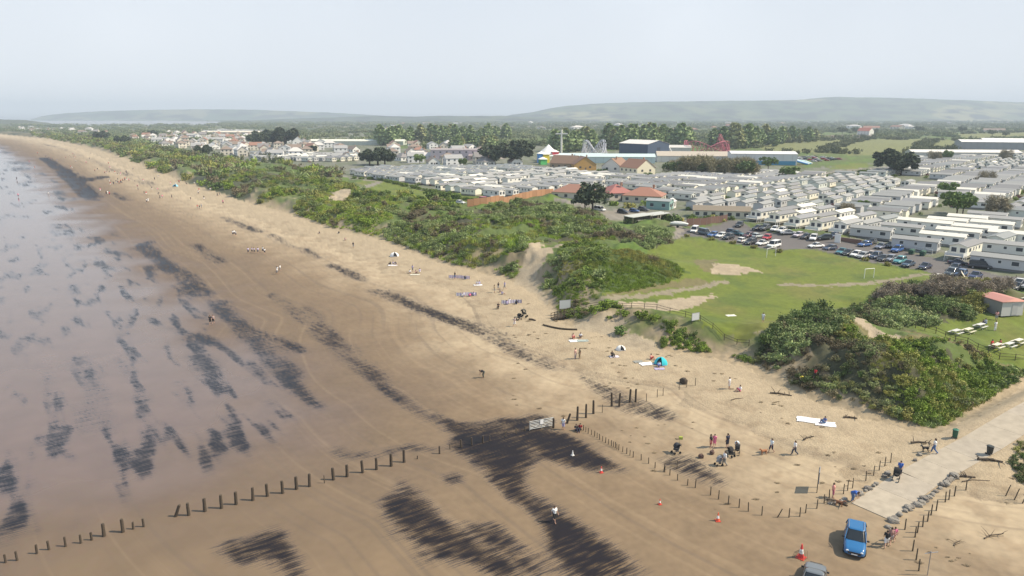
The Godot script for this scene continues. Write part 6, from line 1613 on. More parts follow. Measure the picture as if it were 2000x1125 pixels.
func place_cars() -> void:
	var c := car(Vector2(31.2,-57.5), "suv", face(-.45, .9), Color(.01, .11, .28), "bright blue car driving on the sand below the slipway", "", "blue_car")
	c.set_meta("category", "car")
	car(Vector2(25.2,-52.0), "saloon", face(.45, -.9), Color(.12, .135, .15), "grey car cut by the bottom edge of the picture", "", "grey_car")
	var f := face(-.76, .65)
	var WH := Color(.7, .7, .69); var BK := Color(.016, .017, .02); var SL := Color(.33, .34, .36); var DB := Color(.02, .035, .075); var BL := Color(.03, .1, .3); var TE := Color(.03, .16, .2); var RD := Color(.4, .02, .025); var DG := Color(.05, .055, .06)
	for q in [
		[Vector2(55.7,-215.0), "van", f + .4, WH, "small white van first in the row beside the field"], [Vector2(57.5,-210.2), "van", f + 1.3, Color(.06, .09, .12), "dark blue-grey van second in the row beside the field"], [Vector2(58.9,-206.5), "hatch", f, BL, "blue car half hidden behind the blue-grey van"], [Vector2(60.8,-204.7), "hatch", f, WH, "white car right of the blue-grey van"], [Vector2(61.9,-201.2), "suv", f, BK, "black four-by-four between two white cars"],
		[Vector2(66.7,-213.1), "hatch", f + 1.5, DB, "dark blue car in the middle lane, left of a green-grey one"], [Vector2(67.3,-210.2), "saloon", f + 1.5, TE * .5, "green-grey car in the middle lane"], [Vector2(65.1,-197.8), "hatch", f + 3.1, WH, "white car behind the second clipped bush"], [Vector2(69.3,-206.5), "hatch", f, Color(.08, .02, .03), "dark maroon car beside a silver one"], [Vector2(66.0,-194.5), "suv", f, BK, "black car left of a white one behind the third bush"],
		[Vector2(71.7,-205.6), "hatch", f + 3.1, Color(.45, .5, .5), "silver-green car left of the red one"], [Vector2(69.0,-193.7), "saloon", f, WH, "white car left of the large white people carrier"], [Vector2(73.5,-202.9), "hatch", f + .2, RD, "red car in the middle lane"], [Vector2(70.8,-189.7), "van", f, WH, "large white people carrier beside the goalpost"],
		[Vector2(72.9,-226.4), "suv", f + .3, BK, "black car under the wooden walkway"], [Vector2(75.8,-218.0), "hatch", f, BK, "black car left in front of the decked caravans"], [Vector2(77.8,-217.0), "suv", f, DG, "dark grey car in front of the second decked caravan"], [Vector2(79.7,-214.1), "hatch", f + .2, WH, "white car nose to the decked caravans"], [Vector2(80.8,-211.2), "hatch", f, WH * .9, "second white car beside the decked caravans"], [Vector2(81.7,-208.4), "saloon", f - .8, SL, "silver car parked slantwise by the decked caravans"],
		[Vector2(83.6,-205.6), "hatch", f, Color(.5, .45, .5), "pinkish silver car near the white gatepost"], [Vector2(84.7,-202.9), "hatch", f, BK, "black car between the pinkish and white ones"], [Vector2(85.9,-200.3), "suv", f + .3, WH, "white estate right of a black car by the decks"], [Vector2(88.6,-199.5), "suv", f - .8, Color(.03, .04, .035), "dark green four-by-four by the last deck"], [Vector2(91.6,-200.3), "hatch", f, DB, "dark car tucked under the last deck"],
		[Vector2(81.9,-189.0), "saloon", f - .4, WH, "low white coupe alone at the edge of the field"], [Vector2(84.0,-185.2), "hatch", f - .3, DB, "dark blue car right of the white coupe"], [Vector2(85.3,-180.9), "saloon", f, TE, "teal open car at the field edge"], [Vector2(85.9,-178.8), "hatch", f, BK, "black car beside the teal one"], [Vector2(86.9,-176.7), "hatch", f, WH, "white car fifth from the coupe along the field edge"], [Vector2(87.6,-174.7), "hatch", f, SL, "silver car behind the fifth clipped bush"],
		[Vector2(90.9,-176.7), "saloon", f, Color(.6, .52, .48), "beige car in the field-edge row"], [Vector2(90.6,-174.1), "suv", f, DB, "tall navy car beside the beige one"], [Vector2(90.8,-170.8), "hatch", f, BK, "black hatchback between navy and grey cars"], [Vector2(92.5,-170.8), "hatch", f, Color(.2, .22, .26), "grey-blue car left of the teal four-by-four"], [Vector2(93.2,-167.7), "suv", f, Color(.06, .25, .27), "teal four-by-four with a white roof at the field edge"], [Vector2(93.3,-164.1), "saloon", f, Color(.03, .06, .1), "dark blue saloon right of the teal four-by-four"], [Vector2(95.3,-160.7), "saloon", f, Color(.02, .025, .06), "navy estate alone at the right end of the field edge"],
		[Vector2(95.7,-190.5), "hatch", f - .3, BL, "bright blue car in front of the grey caravan"], [Vector2(98.6,-187.4), "saloon", f, Color(.16, .18, .24), "slate-blue estate in front of the grey caravan"], [Vector2(100.6,-183.0), "suv", f, BL, "blue car left of the green bins"], [Vector2(99.2,-193.7), "hatch", f, BK, "black car half hidden behind the bright blue one"], [Vector2(102.0,-189.0), "hatch", f, BK, "black car left of the fenced grey lodge"],
		[Vector2(106.3,-165.9), "saloon", face(.8, .5), Color(.02, .025, .05), "navy car in front of the white lodge with a deck"], [Vector2(108.7,-161.8), "van", face(.85, .45), Color(.02, .022, .03), "black people carrier before the long grey caravan"], [Vector2(101.5,-159.6), "hatch", f, DB, "dark car at the back of the three by the kiosk"], [Vector2(97.4,-154.2), "suv", f, Color(.03, .04, .045), "black-green car left of the pitched kiosk"], [Vector2(99.3,-153.7), "hatch", f, Color(.05, .1, .2), "blue car behind the pitched kiosk"], [Vector2(100.5,-150.6), "saloon", f, Color(.02, .03, .09), "navy estate right of the pitched kiosk"],
		[Vector2(105.8,-144.4), "saloon", f, WH, "white car at the right edge behind bollards"], [Vector2(105.3,-141.7), "hatch", f, SL, "silver car cut by the right edge"], [Vector2(103.4,-141.7), "saloon", f - .2, DG, "dark car in front of the white one at the right edge"]]:
		car(q[0], q[1], q[2], q[3], q[4])
	for q in [[Vector2(40.7,-259.9), "suv", BK, "black car first of three by the bungalow garden"], [Vector2(45.4,-262.8), "hatch", BL * .7, "blue car second of three by the bungalow garden"], [Vector2(49.3,-265.7), "suv", DG, "grey car third of three by the bungalow garden"]]: car(q[0], q[1], f + 1.7, q[2], q[3], "cars on the gravel by the bungalows")
	car(Vector2(32.3,-261.4), "van", f + 1.6, WH, "white van under the windswept pine", "cars on the gravel by the bungalows")
	car(Vector2(-11.3,-289.9), "van", .9, Color(.5, .08, .12), "red van behind the orange fence", "cars behind the orange fence"); car(Vector2(-6.8,-295.3), "van", 1.2, WH, "white van behind the orange fence", "cars behind the orange fence"); car(Vector2(-20.3,-281.4), "hatch", 1.0, WH, "white car outside the orange fence end", "cars behind the orange fence")
	for i in 60:      # the park's far car park
		var u := rng.randf(); var v := rng.randi() % 4
		var p: Vector2 = Vector2(222.8,-555.0).lerp(Vector2(270.4,-595.3), u) + Vector2(0, -v * 14.0)
		if not M.has("far_car"):
			var m := MB.new()
			var src: Node3D = M.cars.hatch
			for ch in src.get_children():
				var a: Array = ch.mesh.surface_get_arrays(0)
				var t := Color(.03, .035, .04) if ch.name != &"body" else Color.WHITE
				var k := m.v.size()
				for q in a[Mesh.ARRAY_VERTEX]: m.v.append(ch.transform * q); m.c.append(t)
				for q in a[Mesh.ARRAY_NORMAL]: m.n.append(q)
				for q in a[Mesh.ARRAY_INDEX]: m.idx.append(k + q)
			M.far_car = m.mesh()
		var k2: int = rng.randi() % 5
		if not M.has("fc%d" % k2): M["fc%d" % k2] = painted(.3); M["fc%d" % k2].albedo_color = [WH, SL, BK, DB, RD][k2].linear_to_srgb()
		solo("parked_car", M.far_car, M["fc%d" % k2], "distant car in the amusement park's crowded car park", "car", on(p), 1.2 + rng.randf_range(-.1, .1), "cars in the amusement park's car park")


func place_park() -> void:
	make_caravans()
	var blocked := []
	var f := -.86
	var k := 0
	for q in [[Vector2(81.8,-237.8), 0, "decked caravan nearest the brown-roofed lodge"], [Vector2(85.5,-230.8), 2, "second decked caravan along the car park"], [Vector2(88.6,-222.1), 0, "third decked caravan along the car park"], [Vector2(92.1,-214.1), 2, "fourth decked caravan along the car park"], [Vector2(96.3,-207.4), 1, "last decked caravan beside the brick wall"]]:
		caravan(q[0] - Vector2(sin(f), cos(f)) * 5.5, f, q[1], "%s, cream walls and grey roof" % q[2], true); blocked.append([q[0] - Vector2(sin(f), cos(f)) * 5.5, 7.5])
		for r in [1, 2]:
			var p: Vector2 = q[0] - Vector2(sin(f), cos(f)) * (5.5 + 13.5 * r)
			caravan(p, f, (q[1] + r * 2) % 6, "caravan in the %s row behind the %s" % [["", "second", "third"][r], q[2]]); blocked.append([p, 7.5])
	var g := .83
	for q in [[Vector2(107.3,-198.6), 3, "grey caravan with a cream gable beside the car park"], [Vector2(110.6,-181.6), 3, "grey-blue lodge with two gable windows inside a white fence"], [Vector2(120.3,-206.5), 1, "grey caravan with a white bow end behind the grey one"], [Vector2(122.5,-189.7), 4, "cream flat-roofed caravan behind the grey-blue lodge"], [Vector2(131.8,-197.8), 4, "pale-roofed caravan second in the cream rank"], [Vector2(140.3,-203.8), 4, "pale-roofed caravan third in the cream rank"], [Vector2(150.1,-211.2), 4, "pale-roofed caravan fourth in the cream rank"], [Vector2(133.5,-214.1), 4, "white-roofed caravan first in the upper cream rank"], [Vector2(141.9,-220.1), 4, "white-roofed caravan second in the upper cream rank"], [Vector2(151.4,-225.3), 4, "white-roofed caravan third in the upper cream rank"], [Vector2(162.1,-232.0), 1, "white-roofed caravan fourth in the upper cream rank"], [Vector2(160.3,-222.1), 1, "grey-walled caravan at the right end of the upper rank"], [Vector2(131.2,-218.0), 4, "small cream caravan left of the upper rank"], [Vector2(116.4,-157.4), 3, "long grey caravan at the right edge"], [Vector2(130.3,-176.1), 1, "pale caravan behind the long grey one at the right edge"], [Vector2(143.6,-192.9), 4, "cream caravan cut by the right edge"]]:
		var p: Vector2 = q[0] - Vector2(sin(g), cos(g)) * 5.4
		caravan(p, g, q[1], q[2]); blocked.append([p, 7.5])
	for q in [[Vector2(108.8,-170.8), 2, "white lodge with dark windows and a railed deck"], [Vector2(129.4,-188.2), 5, "green-grey fronted caravan with cream side"]]:
		caravan(q[0] - Vector2(sin(f), cos(f)) * 5.5, f, q[1], q[2], q[1] == 2); blocked.append([q[0] - Vector2(sin(f), cos(f)) * 5.5, 8.0])
	# buildings near the dunes
	var wall := Color(.6, .57, .47)
	for q in [
		["bungalow", "long cream lodge with brown roof and white veranda", Vector2(73.5,-249.1), face(1, .25), 6.5, 19.0, 2.7, 1.3, wall, Color(.2, .165, .125), false, 7, 1, false],
		["bungalow", "bungalow with a bright red hipped roof beside the windswept pine", Vector2(44.8,-308.6), .3, 11.0, 12.0, 2.9, 3.4, Color(.5, .46, .4), Color(.30, .115, .10), true, 3, 1, true],
		["bungalow", "bungalow with an orange tiled hipped roof and chimney", Vector2(55.5,-299.0), 1.2, 12.0, 16.0, 2.8, 3.2, Color(.5, .46, .38), Color(.29, .14, .095), true, 4, 1, true],
		["bungalow", "bungalow with a faded pink-brown roof behind the windswept pine", Vector2(27.1,-308.6), 1.2, 12.0, 17.0, 2.9, 3.2, Color(.55, .5, .42), Color(.27, .14, .1), true, 4, 1, true],
		["chalet", "teal green flat-fronted chalet beside the gravel", Vector2(56.5,-271.8), 1.1, 6.0, 9.0, 3.4, .6, Color(.22, .36, .34), Color(.27, .29, .29), false, 2, 1, false],
		["chalet", "tiny white gabled kiosk next to the teal chalet", Vector2(61.5,-274.9), -.5, 3.0, 3.4, 2.8, 1.0, Color(.66, .65, .62), Color(.5, .5, .48), false, 1, 1, false],
		["gabled_house", "white two-storey house with a brown gable, left of the pair", Vector2(62.1,-428.8), -.55, 12.0, 15.0, 6.2, 4.4, Color(.58, .56, .52), Color(.22, .13, .09), false, 4, 2, true],
		["gabled_house", "tall cream gabled house, right of the pair", Vector2(72.2,-414.2), .5, 13.0, 16.0, 6.4, 4.6, Color(.64, .6, .46), Color(.25, .13, .085), false, 4, 2, true],
		["public_house", "broad brown-roofed building left of the orange gable", Vector2(36.9,-493.7), 1.1, 13.0, 18.0, 4.0, 5.0, Color(.3, .22, .15), Color(.19, .125, .085), false, 4, 1, true],
		["public_house", "building with an orange-tan gable wall and chimney", Vector2(47.5,-483.9), .15, 15.0, 14.0, 4.0, 5.0, Color(.45, .27, .09), Color(.2, .12, .085), false, 3, 1, true],
		["hall_building", "pale pink two-storey flat-roofed building", Vector2(-43,-603), PI / 2, 16.0, 48.0, 8.0, .8, Color(.55, .47, .5), Color(.3, .27, .27), false, 9, 2, false],
		["hall_building", "low pink annexe joined to the pink building", Vector2(-25.9,-588.2), PI / 2, 14.0, 18.0, 4.0, .6, Color(.5, .38, .37), Color(.3, .24, .23), false, 4, 1, false],
		["farmhouse", "white gabled house above the distant village pines", Vector2(-247,-837), .3, 12.0, 14.0, 7.0, 5.0, Color(.72, .72, .7), Color(.45, .45, .45), false, 3, 2, true],
		["farmhouse", "white farmhouse with red roof among the far fields", Vector2(680,-1400), .6, 16.0, 24.0, 8.0, 6.0, Color(.7, .68, .65), Color(.35, .12, .08), false, 4, 2, true]]:
		house(q[0], q[1], "house" if q[0] != "hall_building" else "building", q[2], q[3], q[4], q[5], q[6], q[7], q[8], q[9], q[10], q[11], q[12], q[13])
		blocked.append([q[2], maxf(q[4], q[5]) * .5 + 4.0])
	for q in [[Vector2(41.0,-229.7), "grey flat roofed open shelter nearest the scrub"], [Vector2(47.4,-234.3), "pale flat roofed open shelter beside the gravel"]]:
		var o := thing("open_shelter", q[1], "shelter", on(q[0]), .5)
		var m := MB.new(); m.box(V(0, 2.0, 0), V(8.5, .16, 5.0), Color(.42, .43, .40), Basis(Vector3.BACK, .05)); part("roof", m, M.build, o)
		for s in [[-3.9, -2.2], [3.9, -2.2], [-3.9, 2.2], [3.9, 2.2]]:
			var l := MB.new(); l.box(V(s[0], .95, s[1]), V(.14, 2.0, .14), Color(.2, .17, .13)); part("post", l, M.build, o)
		var w := MB.new(); w.box(V(0, .95, -2.35), V(8.0, 1.8, .08), Color(.2, .18, .14)); part("back_wall", w, M.build, o)
	# hut with the red roof
	var hp: Vector2 = Vector2(84.6,-118.6)
	var h := thing("beach_hut", "pale hut with a low pinkish red roof on the lawn", "hut", on(hp + Vector2(1.6, -2.4)), .17)
	var hb := MB.new(); hb.box(V(0, 1.15, 0), V(4.3, 2.5, 4.6), Color(.5, .5, .49)); part("wall", hb, M.build, h)
	var hr := MB.new()
	hr.loft([PackedVector3Array([V(-2.35, 2.4, -2.5), V(2.35, 2.4, -2.5), V(2.35, 2.4, 2.5), V(-2.35, 2.4, 2.5)]), PackedVector3Array([V(-2.35, 2.5, -2.5), V(2.35, 2.5, -2.5), V(2.35, 2.5, 2.5), V(-2.35, 2.5, 2.5)]), PackedVector3Array([V(-.3, 3.0, -2.5), V(.3, 3.0, -2.5), V(.3, 3.0, 2.5), V(-.3, 3.0, 2.5)])], Color(.42, .2, .165)); part("roof", hr, M.build, h)
	var hd := MB.new(); hd.box(V(.4, 1.0, 2.32), V(1.1, 2.0, .06), Color(.42, .42, .42)); part("door", hd, M.build, h)
	var hf := MB.new(); hf.box(V(-2.16, 1.15, 0), V(.04, 2.4, 4.5), Color(.2, .2, .19)); part("dark_panel", hf, M.build, h)
	# pitched kiosk by the cars
	var ks := thing("pitched_kiosk", "small dark kiosk with a steep pale roof by the parked cars", "kiosk", on(Vector2(95.2,-147.3)), -.5)
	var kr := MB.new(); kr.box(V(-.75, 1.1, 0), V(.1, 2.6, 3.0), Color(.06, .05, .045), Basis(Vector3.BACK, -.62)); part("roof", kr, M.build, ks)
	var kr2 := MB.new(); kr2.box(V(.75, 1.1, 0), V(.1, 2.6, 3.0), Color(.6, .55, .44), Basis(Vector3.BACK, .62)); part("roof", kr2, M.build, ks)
	var kw := MB.new(); kw.tri(V(-1.4, .1, 1.3), V(1.4, .1, 1.3), V(0, 2.0, 1.3), Color(.08, .06, .05), V(0, 0, 1)); kw.tri(V(-1.4, .1, -1.3), V(1.4, .1, -1.3), V(0, 2.0, -1.3), Color(.08, .06, .05), V(0, 0, -1)); part("gable_wall", kw, M.build, ks)
	picnic_table(Vector2(91.7,-149.7), .3, Color(.65, .63, .58), "white picnic table left of the pitched kiosk")
	for p in [Vector2(103.2,-145.8), Vector2(105.2,-147.3), Vector2(107.1,-148.7), Vector2(109.1,-150.2)]: post(p, 1.0, .06, "dark bollard at the end of the car park", "dark bollards at the right edge", 0.0, "bollard", int(p.x))
	for q in [[Vector2(102.5,-179.5), "large green wheeled bin, left of two by the lodge fence"], [Vector2(104.2,-177.4), "large green wheeled bin, right of two by the lodge fence"]]:
		var b := MB.new(); b.loft([slab(-.5, .5, .9, .1), slab(-.62, .62, 1.05, 1.1), slab(-.6, .64, 1.08, 1.15), slab(-.35, .3, .9, 1.35)], Color.WHITE); solo("wheeled_skip", b, cloth(Color(.03, .08, .06)), q[1], "bin", on(q[0]), .8)
	var sg := MB.new(); sg.box(V(0, 1.2, 0), V(1.5, 2.4, .25), Color(.75, .75, .73)); sg.box(V(0, 2.42, 0), V(1.7, .1, .4), Color(.7, .7, .68)); solo("white_sign_panel", sg, M.build, "tall white sign panel at the end of the brick wall", "sign", on(Vector2(90.5,-195.3)), -.6)
	panel_fence([Vector2(55.1,-223.2), Vector2(63.0,-228.6), Vector2(72.4,-237.8)], 2.3, Color(.13, .075, .06), "dark brown panel fence with pale posts", 2.6, Color(.35, .3, .27))
	panel_fence([Vector2(-17.4,-277.3), Vector2(-10.1,-280.6), Vector2(0.0,-292.6), Vector2(8.8,-305.7), Vector2(18.5,-317.9)], 2.8, Color(.37, .2, .11), "long orange timber fence between dunes and caravans", 2.6, Color(.36, .17, .08))
	rail_fence([Vector2(94.8,-197.0), Vector2(97.9,-194.5), Vector2(100.9,-191.3), Vector2(103.0,-186.7)], "white rail fence in front of the grey caravan", 2, 1.1, .055, true)
	rail_fence([Vector2(104.4,-185.9), Vector2(105.5,-183.7), Vector2(106.6,-181.6), Vector2(107.4,-178.8)], "white rail fence round the grey-blue lodge", 3, 1.4, .055, true)
	var bw := MB.new()
	var wa := on(Vector2(92.3,-197.8)); var wb := on(Vector2(96.0,-192.9))
	bw.box((wa + wb) / 2 + V(0, .5, 0), V(wa.distance_to(wb), 1.1, .3), Color(.17, .10, .08), Basis(Vector3.UP, -atan2(wb.z - wa.z, wb.x - wa.x))); bw.box((wa + wb) / 2 + V(0, 1.08, 0), V(wa.distance_to(wb), .08, .38), Color(.25, .2, .17), Basis(Vector3.UP, -atan2(wb.z - wa.z, wb.x - wa.x)))
	solo("brick_wall", bw, M.build, "low dark brick wall below the last decked caravan", "wall", Vector3.ZERO)
	var jk := thing("boat_trailer", "white covered boat on a trailer at the corner of the car park", "trailer", on(Vector2(52.0,-220.1)), 1.2)
	var jb := MB.new(); jb.loft([slab(-2.6, 2.4, .5, .7), slab(-2.8, 2.9, .95, 1.2), slab(-2.6, 2.7, .85, 1.4), slab(-1.5, .8, .5, 1.85)], Color(.6, .61, .58)); part("covered_boat", jb, M.build, jk)
	var jf := MB.new(); jf.box(V(0, .55, 0), V(1.2, .1, 5.6), Color(.1, .1, .1)); part("frame", jf, M.build, jk)
	for s in [-.75, .75]: part("wheel", M.wheel, M.tyre, jk, V(s, .33, -.3))
	# amusement park
	var big := shed("theatre_shed", "huge dark blue shed with a pale roof at the amusement park", "shed", Vector2(120,-659), .62, 27.0, 36.0, 11.0, 3.0, Color(.05, .075, .13), Color(.6, .58, .55))
	for s in 4:
		var m := MB.new(); var z := -15.0 + s * 10.0
		m.tube([V(13.5, 11, z), V(20, 0, z + 3)], [.6, .6], 5, Color(.68, .68, .68)); m.tube([V(13.5, 11, z), V(16, 0, z - 2)], [.5, .5], 5, Color(.68, .68, .68)); part("buttress", m, M.build, big)
	shed("arcade_hall", "long tan-roofed hall with white wall behind the bushes", "hall", Vector2(144.0,-567.8), 1.45, 24.0, 60.0, 5.0, 3.0, Color(.6, .58, .55), Color(.4, .35, .29))
	shed("pool_hall", "white hall with a blue painted wall", "hall", Vector2(185.4,-536.8), 1.40, 24.0, 46.0, 8.0, 1.5, Color(.62, .63, .64), Color(.58, .58, .58), Color(.06, .25, .42))
	for q in [["white low hall in front of the helter rides", Vector2(45.9,-561.4), 1.5, 14.0, 46.0, 5.0, Color(.55, .62, .62), Color(.5, .58, .6)], ["pale blue hall right of the grey coaster", Vector2(78.9,-555.0), 1.5, 14.0, 60.0, 5.0, Color(.5, .6, .6), Color(.45, .55, .55)], ["white sheds right of the blue shed", Vector2(153,-696), 1.4, 20.0, 36.0, 6.0, Color(.55, .53, .5), Color(.5, .48, .45)], ["market shed with white roof at far right", Vector2(524,-796), 1.2, 40.0, 60.0, 8.0, Color(.3, .31, .32), Color(.68, .67, .65)], ["second market shed with white roof at far right", Vector2(582,-851), 1.2, 36.0, 56.0, 8.0, Color(.26, .28, .3), Color(.68, .67, .65)], ["long low white shed left of the market sheds", Vector2(400,-642), 1.45, 16.0, 90.0, 4.0, Color(.5, .5, .48), Color(.6, .58, .54)], ["long pale greenhouse behind the village", Vector2(-194,-914), 1.5, 20.0, 120.0, 5.0, Color(.5, .54, .48), Color(.6, .6, .52)], ["long pale shed left of the village pines", Vector2(-522,-1400), 1.5, 24.0, 150.0, 6.0, Color(.5, .47, .42), Color(.6, .55, .45)]]:
		shed("low_hall", q[0], "hall", q[1], q[2], q[3], q[4], q[5], 2.0, q[6], q[7]); blocked.append([q[1], 30.0])
	var rp := Vector2(187,-696) as Vector2
	var pts := []
	for i in 26:
		var t := TAU * i / 25.0
		pts.append(V(rp.x + 22 * sin(t) + 7 * sin(t * 3.0), 7.0 + 5.0 * sin(t * 4.0) + (8.0 if i in [5, 6, 7] else 0.0), rp.y + 14 * cos(t * 2.0)))
	coaster("roller_coaster", "red roller coaster with a lattice of legs behind the long hall", pts, Color(.4, .12, .16), 1.6, 4.0)
	rp = Vector2(71,-625); pts = []
	for i in 22:
		var t := TAU * i / 21.0
		pts.append(V(rp.x + 9 * cos(t), 9.0 + 6.0 * cos(t * 2.0 + 1.0), rp.y + 10 * sin(t)))
	coaster("roller_coaster", "grey and white roller coaster left of the blue shed", pts, Color(.52, .53, .58), 1.8, 2.6)
	var slide := thing("water_slide", "white and blue water slides beside the painted hall", "water slide", on(Vector2(208.8,-531.0)))
	slide.scale = Vector3.ONE * .62
	for s in 4:
		var m := MB.new(); m.tube([V(-14, 11.0 - s, -s * 3.0), V(-6, 9.0 - s, 2.0 - s * 3.0), V(2 + s * 4, 4.0, -s * 4.0), V(14 + s * 3, .8, 2.0 - s * 3.0)], [1.1, 1.1, 1.1, 1.1], 8, [Color(.05, .2, .45), Color(.65, .67, .7), Color(.12, .4, .45), Color(.6, .62, .65)][s]); part("flume", m, M.build, slide)
	var tw := thing("drop_tower", "pale thin ride tower with a crosspiece", "ride", on(Vector2(40.6,-595.3)))
	var tm := MB.new(); tm.tube([V(0, 0, 0), V(0, 24, 0)], [.9, .8], 6, Color(.6, .6, .56)); part("mast", tm, M.build, tw)
	var tc := MB.new(); tc.box(V(0, 21, 0), V(10, 1.0, 1.4), Color(.6, .6, .56)); part("crosspiece", tc, M.build, tw)
	for q in [[Vector2(22.5,-555.0), Color(.08, .3, .7), 7.0, "blue fairground stall"], [Vector2(25.6,-555.0), Color(.7, .55, .04), 6.5, "yellow fairground stall"], [Vector2(30.3,-561.4), Color(.7, .3, .03), 6.5, "orange fairground stall"], [Vector2(33.1,-561.4), Color(.6, .04, .06), 8.0, "red fairground stall"], [Vector2(22.7,-531.0), Color(.1, .5, .15), 4.0, "green fairground stall"], [Vector2(31.4,-525.4), Color(.65, .3, .3), 4.0, "pink fairground stall"]]:
		var o := thing("fairground_stall", "%s in the bright cluster of rides" % q[3], "stall", on(q[0]), .3)
		var m := MB.new(); m.box(V(0, q[2] / 2, 0), V(5, q[2], 5), q[1]); part("booth", m, M.build, o)
		var r := MB.new(); r.loft([PackedVector3Array([V(-3, q[2], -3), V(3, q[2], -3), V(3, q[2], 3), V(-3, q[2], 3)]), PackedVector3Array([V(-.2, q[2] + 1.6, -.2), V(.2, q[2] + 1.6, -.2), V(.2, q[2] + 1.6, .2), V(-.2, q[2] + 1.6, .2)])], Color(.7, .7, .66)); part("canopy", r, M.build, o)
	var cr := thing("carousel_tent", "white pointed tent roof above the fairground stalls", "tent", on(Vector2(29.3,-581.2)))
	var cm := MB.new(); cm.lathe(Vector3.ZERO, Vector3.UP, [Vector2(6, 7.5), Vector2(6.5, 8.0), Vector2(10, 3.0), Vector2(13, .1)], 14, Color(.7, .69, .66)); part("canopy", cm, M.build, cr)
	var cp := MB.new(); cp.tube([V(0, 0, 0), V(0, 12, 0)], [.6, .3], 6, Color(.6, .58, .5)); part("pole", cp, M.build, cr)
	# the village far along the dunes
	var roofs := [Color(.2, .19, .19), Color(.26, .14, .1), Color(.3, .3, .3), Color(.5, .48, .46), Color(.22, .17, .14)]
	var protos := []
	for i in 10:
		var o := house("h", "h", "house", Vector2(0, -3000), 0.0, rng.randf_range(8, 10), rng.randf_range(9, 14), [2.8, 5.2][i % 2], rng.randf_range(2.4, 3.8), [Color(.7, .7, .68), Color(.62, .58, .5), Color(.68, .6, .55), Color(.72, .72, .72)][i % 4], roofs[i % 5], i % 3 == 0, 3, 1 + i % 2, i % 2 == 0, false)
		protos.append(o.mesh); o.free()
	var placed := []
	for area in [[[Vector2(-603,-1141),Vector2(-697,-1479),Vector2(-511,-1396),Vector2(-324,-1045),Vector2(-223,-879),Vector2(-156,-735),Vector2(-126.4,-593.5),Vector2(-185.3,-593.5),Vector2(-230,-624),Vector2(-303,-714),Vector2(-401,-834)], 170, "small white-walled house in the village beyond the dunes", "village houses beyond the dunes"], [[Vector2(-1608,-2290),Vector2(-1253,-2098),Vector2(-791,-1479),Vector2(-708,-1256),Vector2(-1073,-1622)], 22, "tiny pale house at the far end of the beach", "houses at the far end of the beach"], [[Vector2(-143,-879),Vector2(-77,-911),Vector2(0,-694),Vector2(15.1,-529.5),Vector2(-36.5,-512.9),Vector2(-75.3,-529.5),Vector2(-104,-608)], 40, "small house behind the caravans near the pink building", "houses near the pink building"]]:
		var poly := PackedVector2Array(area[0])
		var b := Rect2(poly[0], Vector2.ZERO)
		for p in poly: b = b.expand(p)
		var n := 0
		for tries in 6000:
			if n >= area[1]: break
			var p := Vector2(rng.randf_range(b.position.x, b.end.x), rng.randf_range(b.position.y, b.end.y))
			if not Geometry2D.is_point_in_polygon(p, poly): continue
			var ok := true
			for q in placed:
				if q.distance_to(p) < 15.0: ok = false; break
			for q in blocked:
				if q[0].distance_to(p) < q[1]: ok = false; break
			if not ok: continue
			placed.append(p); n += 1
			solo("village_house", protos[rng.randi() % 10], M.build, area[2], "house", on(p), [.3, 1.87, .7][rng.randi() % 3] + rng.randf_range(-.1, .1), area[3])
	for i in 60:
		var u := rng.randf()
		var p: Vector2 = Vector2(-3915,-6421).lerp(Vector2(-2565,-6421), u) * rng.randf_range(1.22, 1.55)
		var o := solo("town_building", protos[rng.randi() % 10], M.build, "white speck of a building in the town across the bay", "building", V(p.x, 2.0 + rng.randf() * 10, p.y), rng.randf() * 3, "buildings of the town across the bay")
		o.scale = V(2.5, 2.0, 3.0)
	for i in 34:
		var p: Vector2 = Vector2(-600,-2849).lerp(Vector2(1980,-2849), rng.randf()) * rng.randf_range(.55, 1.35)
		solo("farm_building", protos[rng.randi() % 10], M.build, "pale farm building out on the plain", "building", V(p.x, 3.4, p.y), rng.randf() * 3, "farm buildings on the plain").scale = V(2, 1.4, 3)
	# ranks of caravans
	var spots := []
	var t := .83
	var zone_no := -1
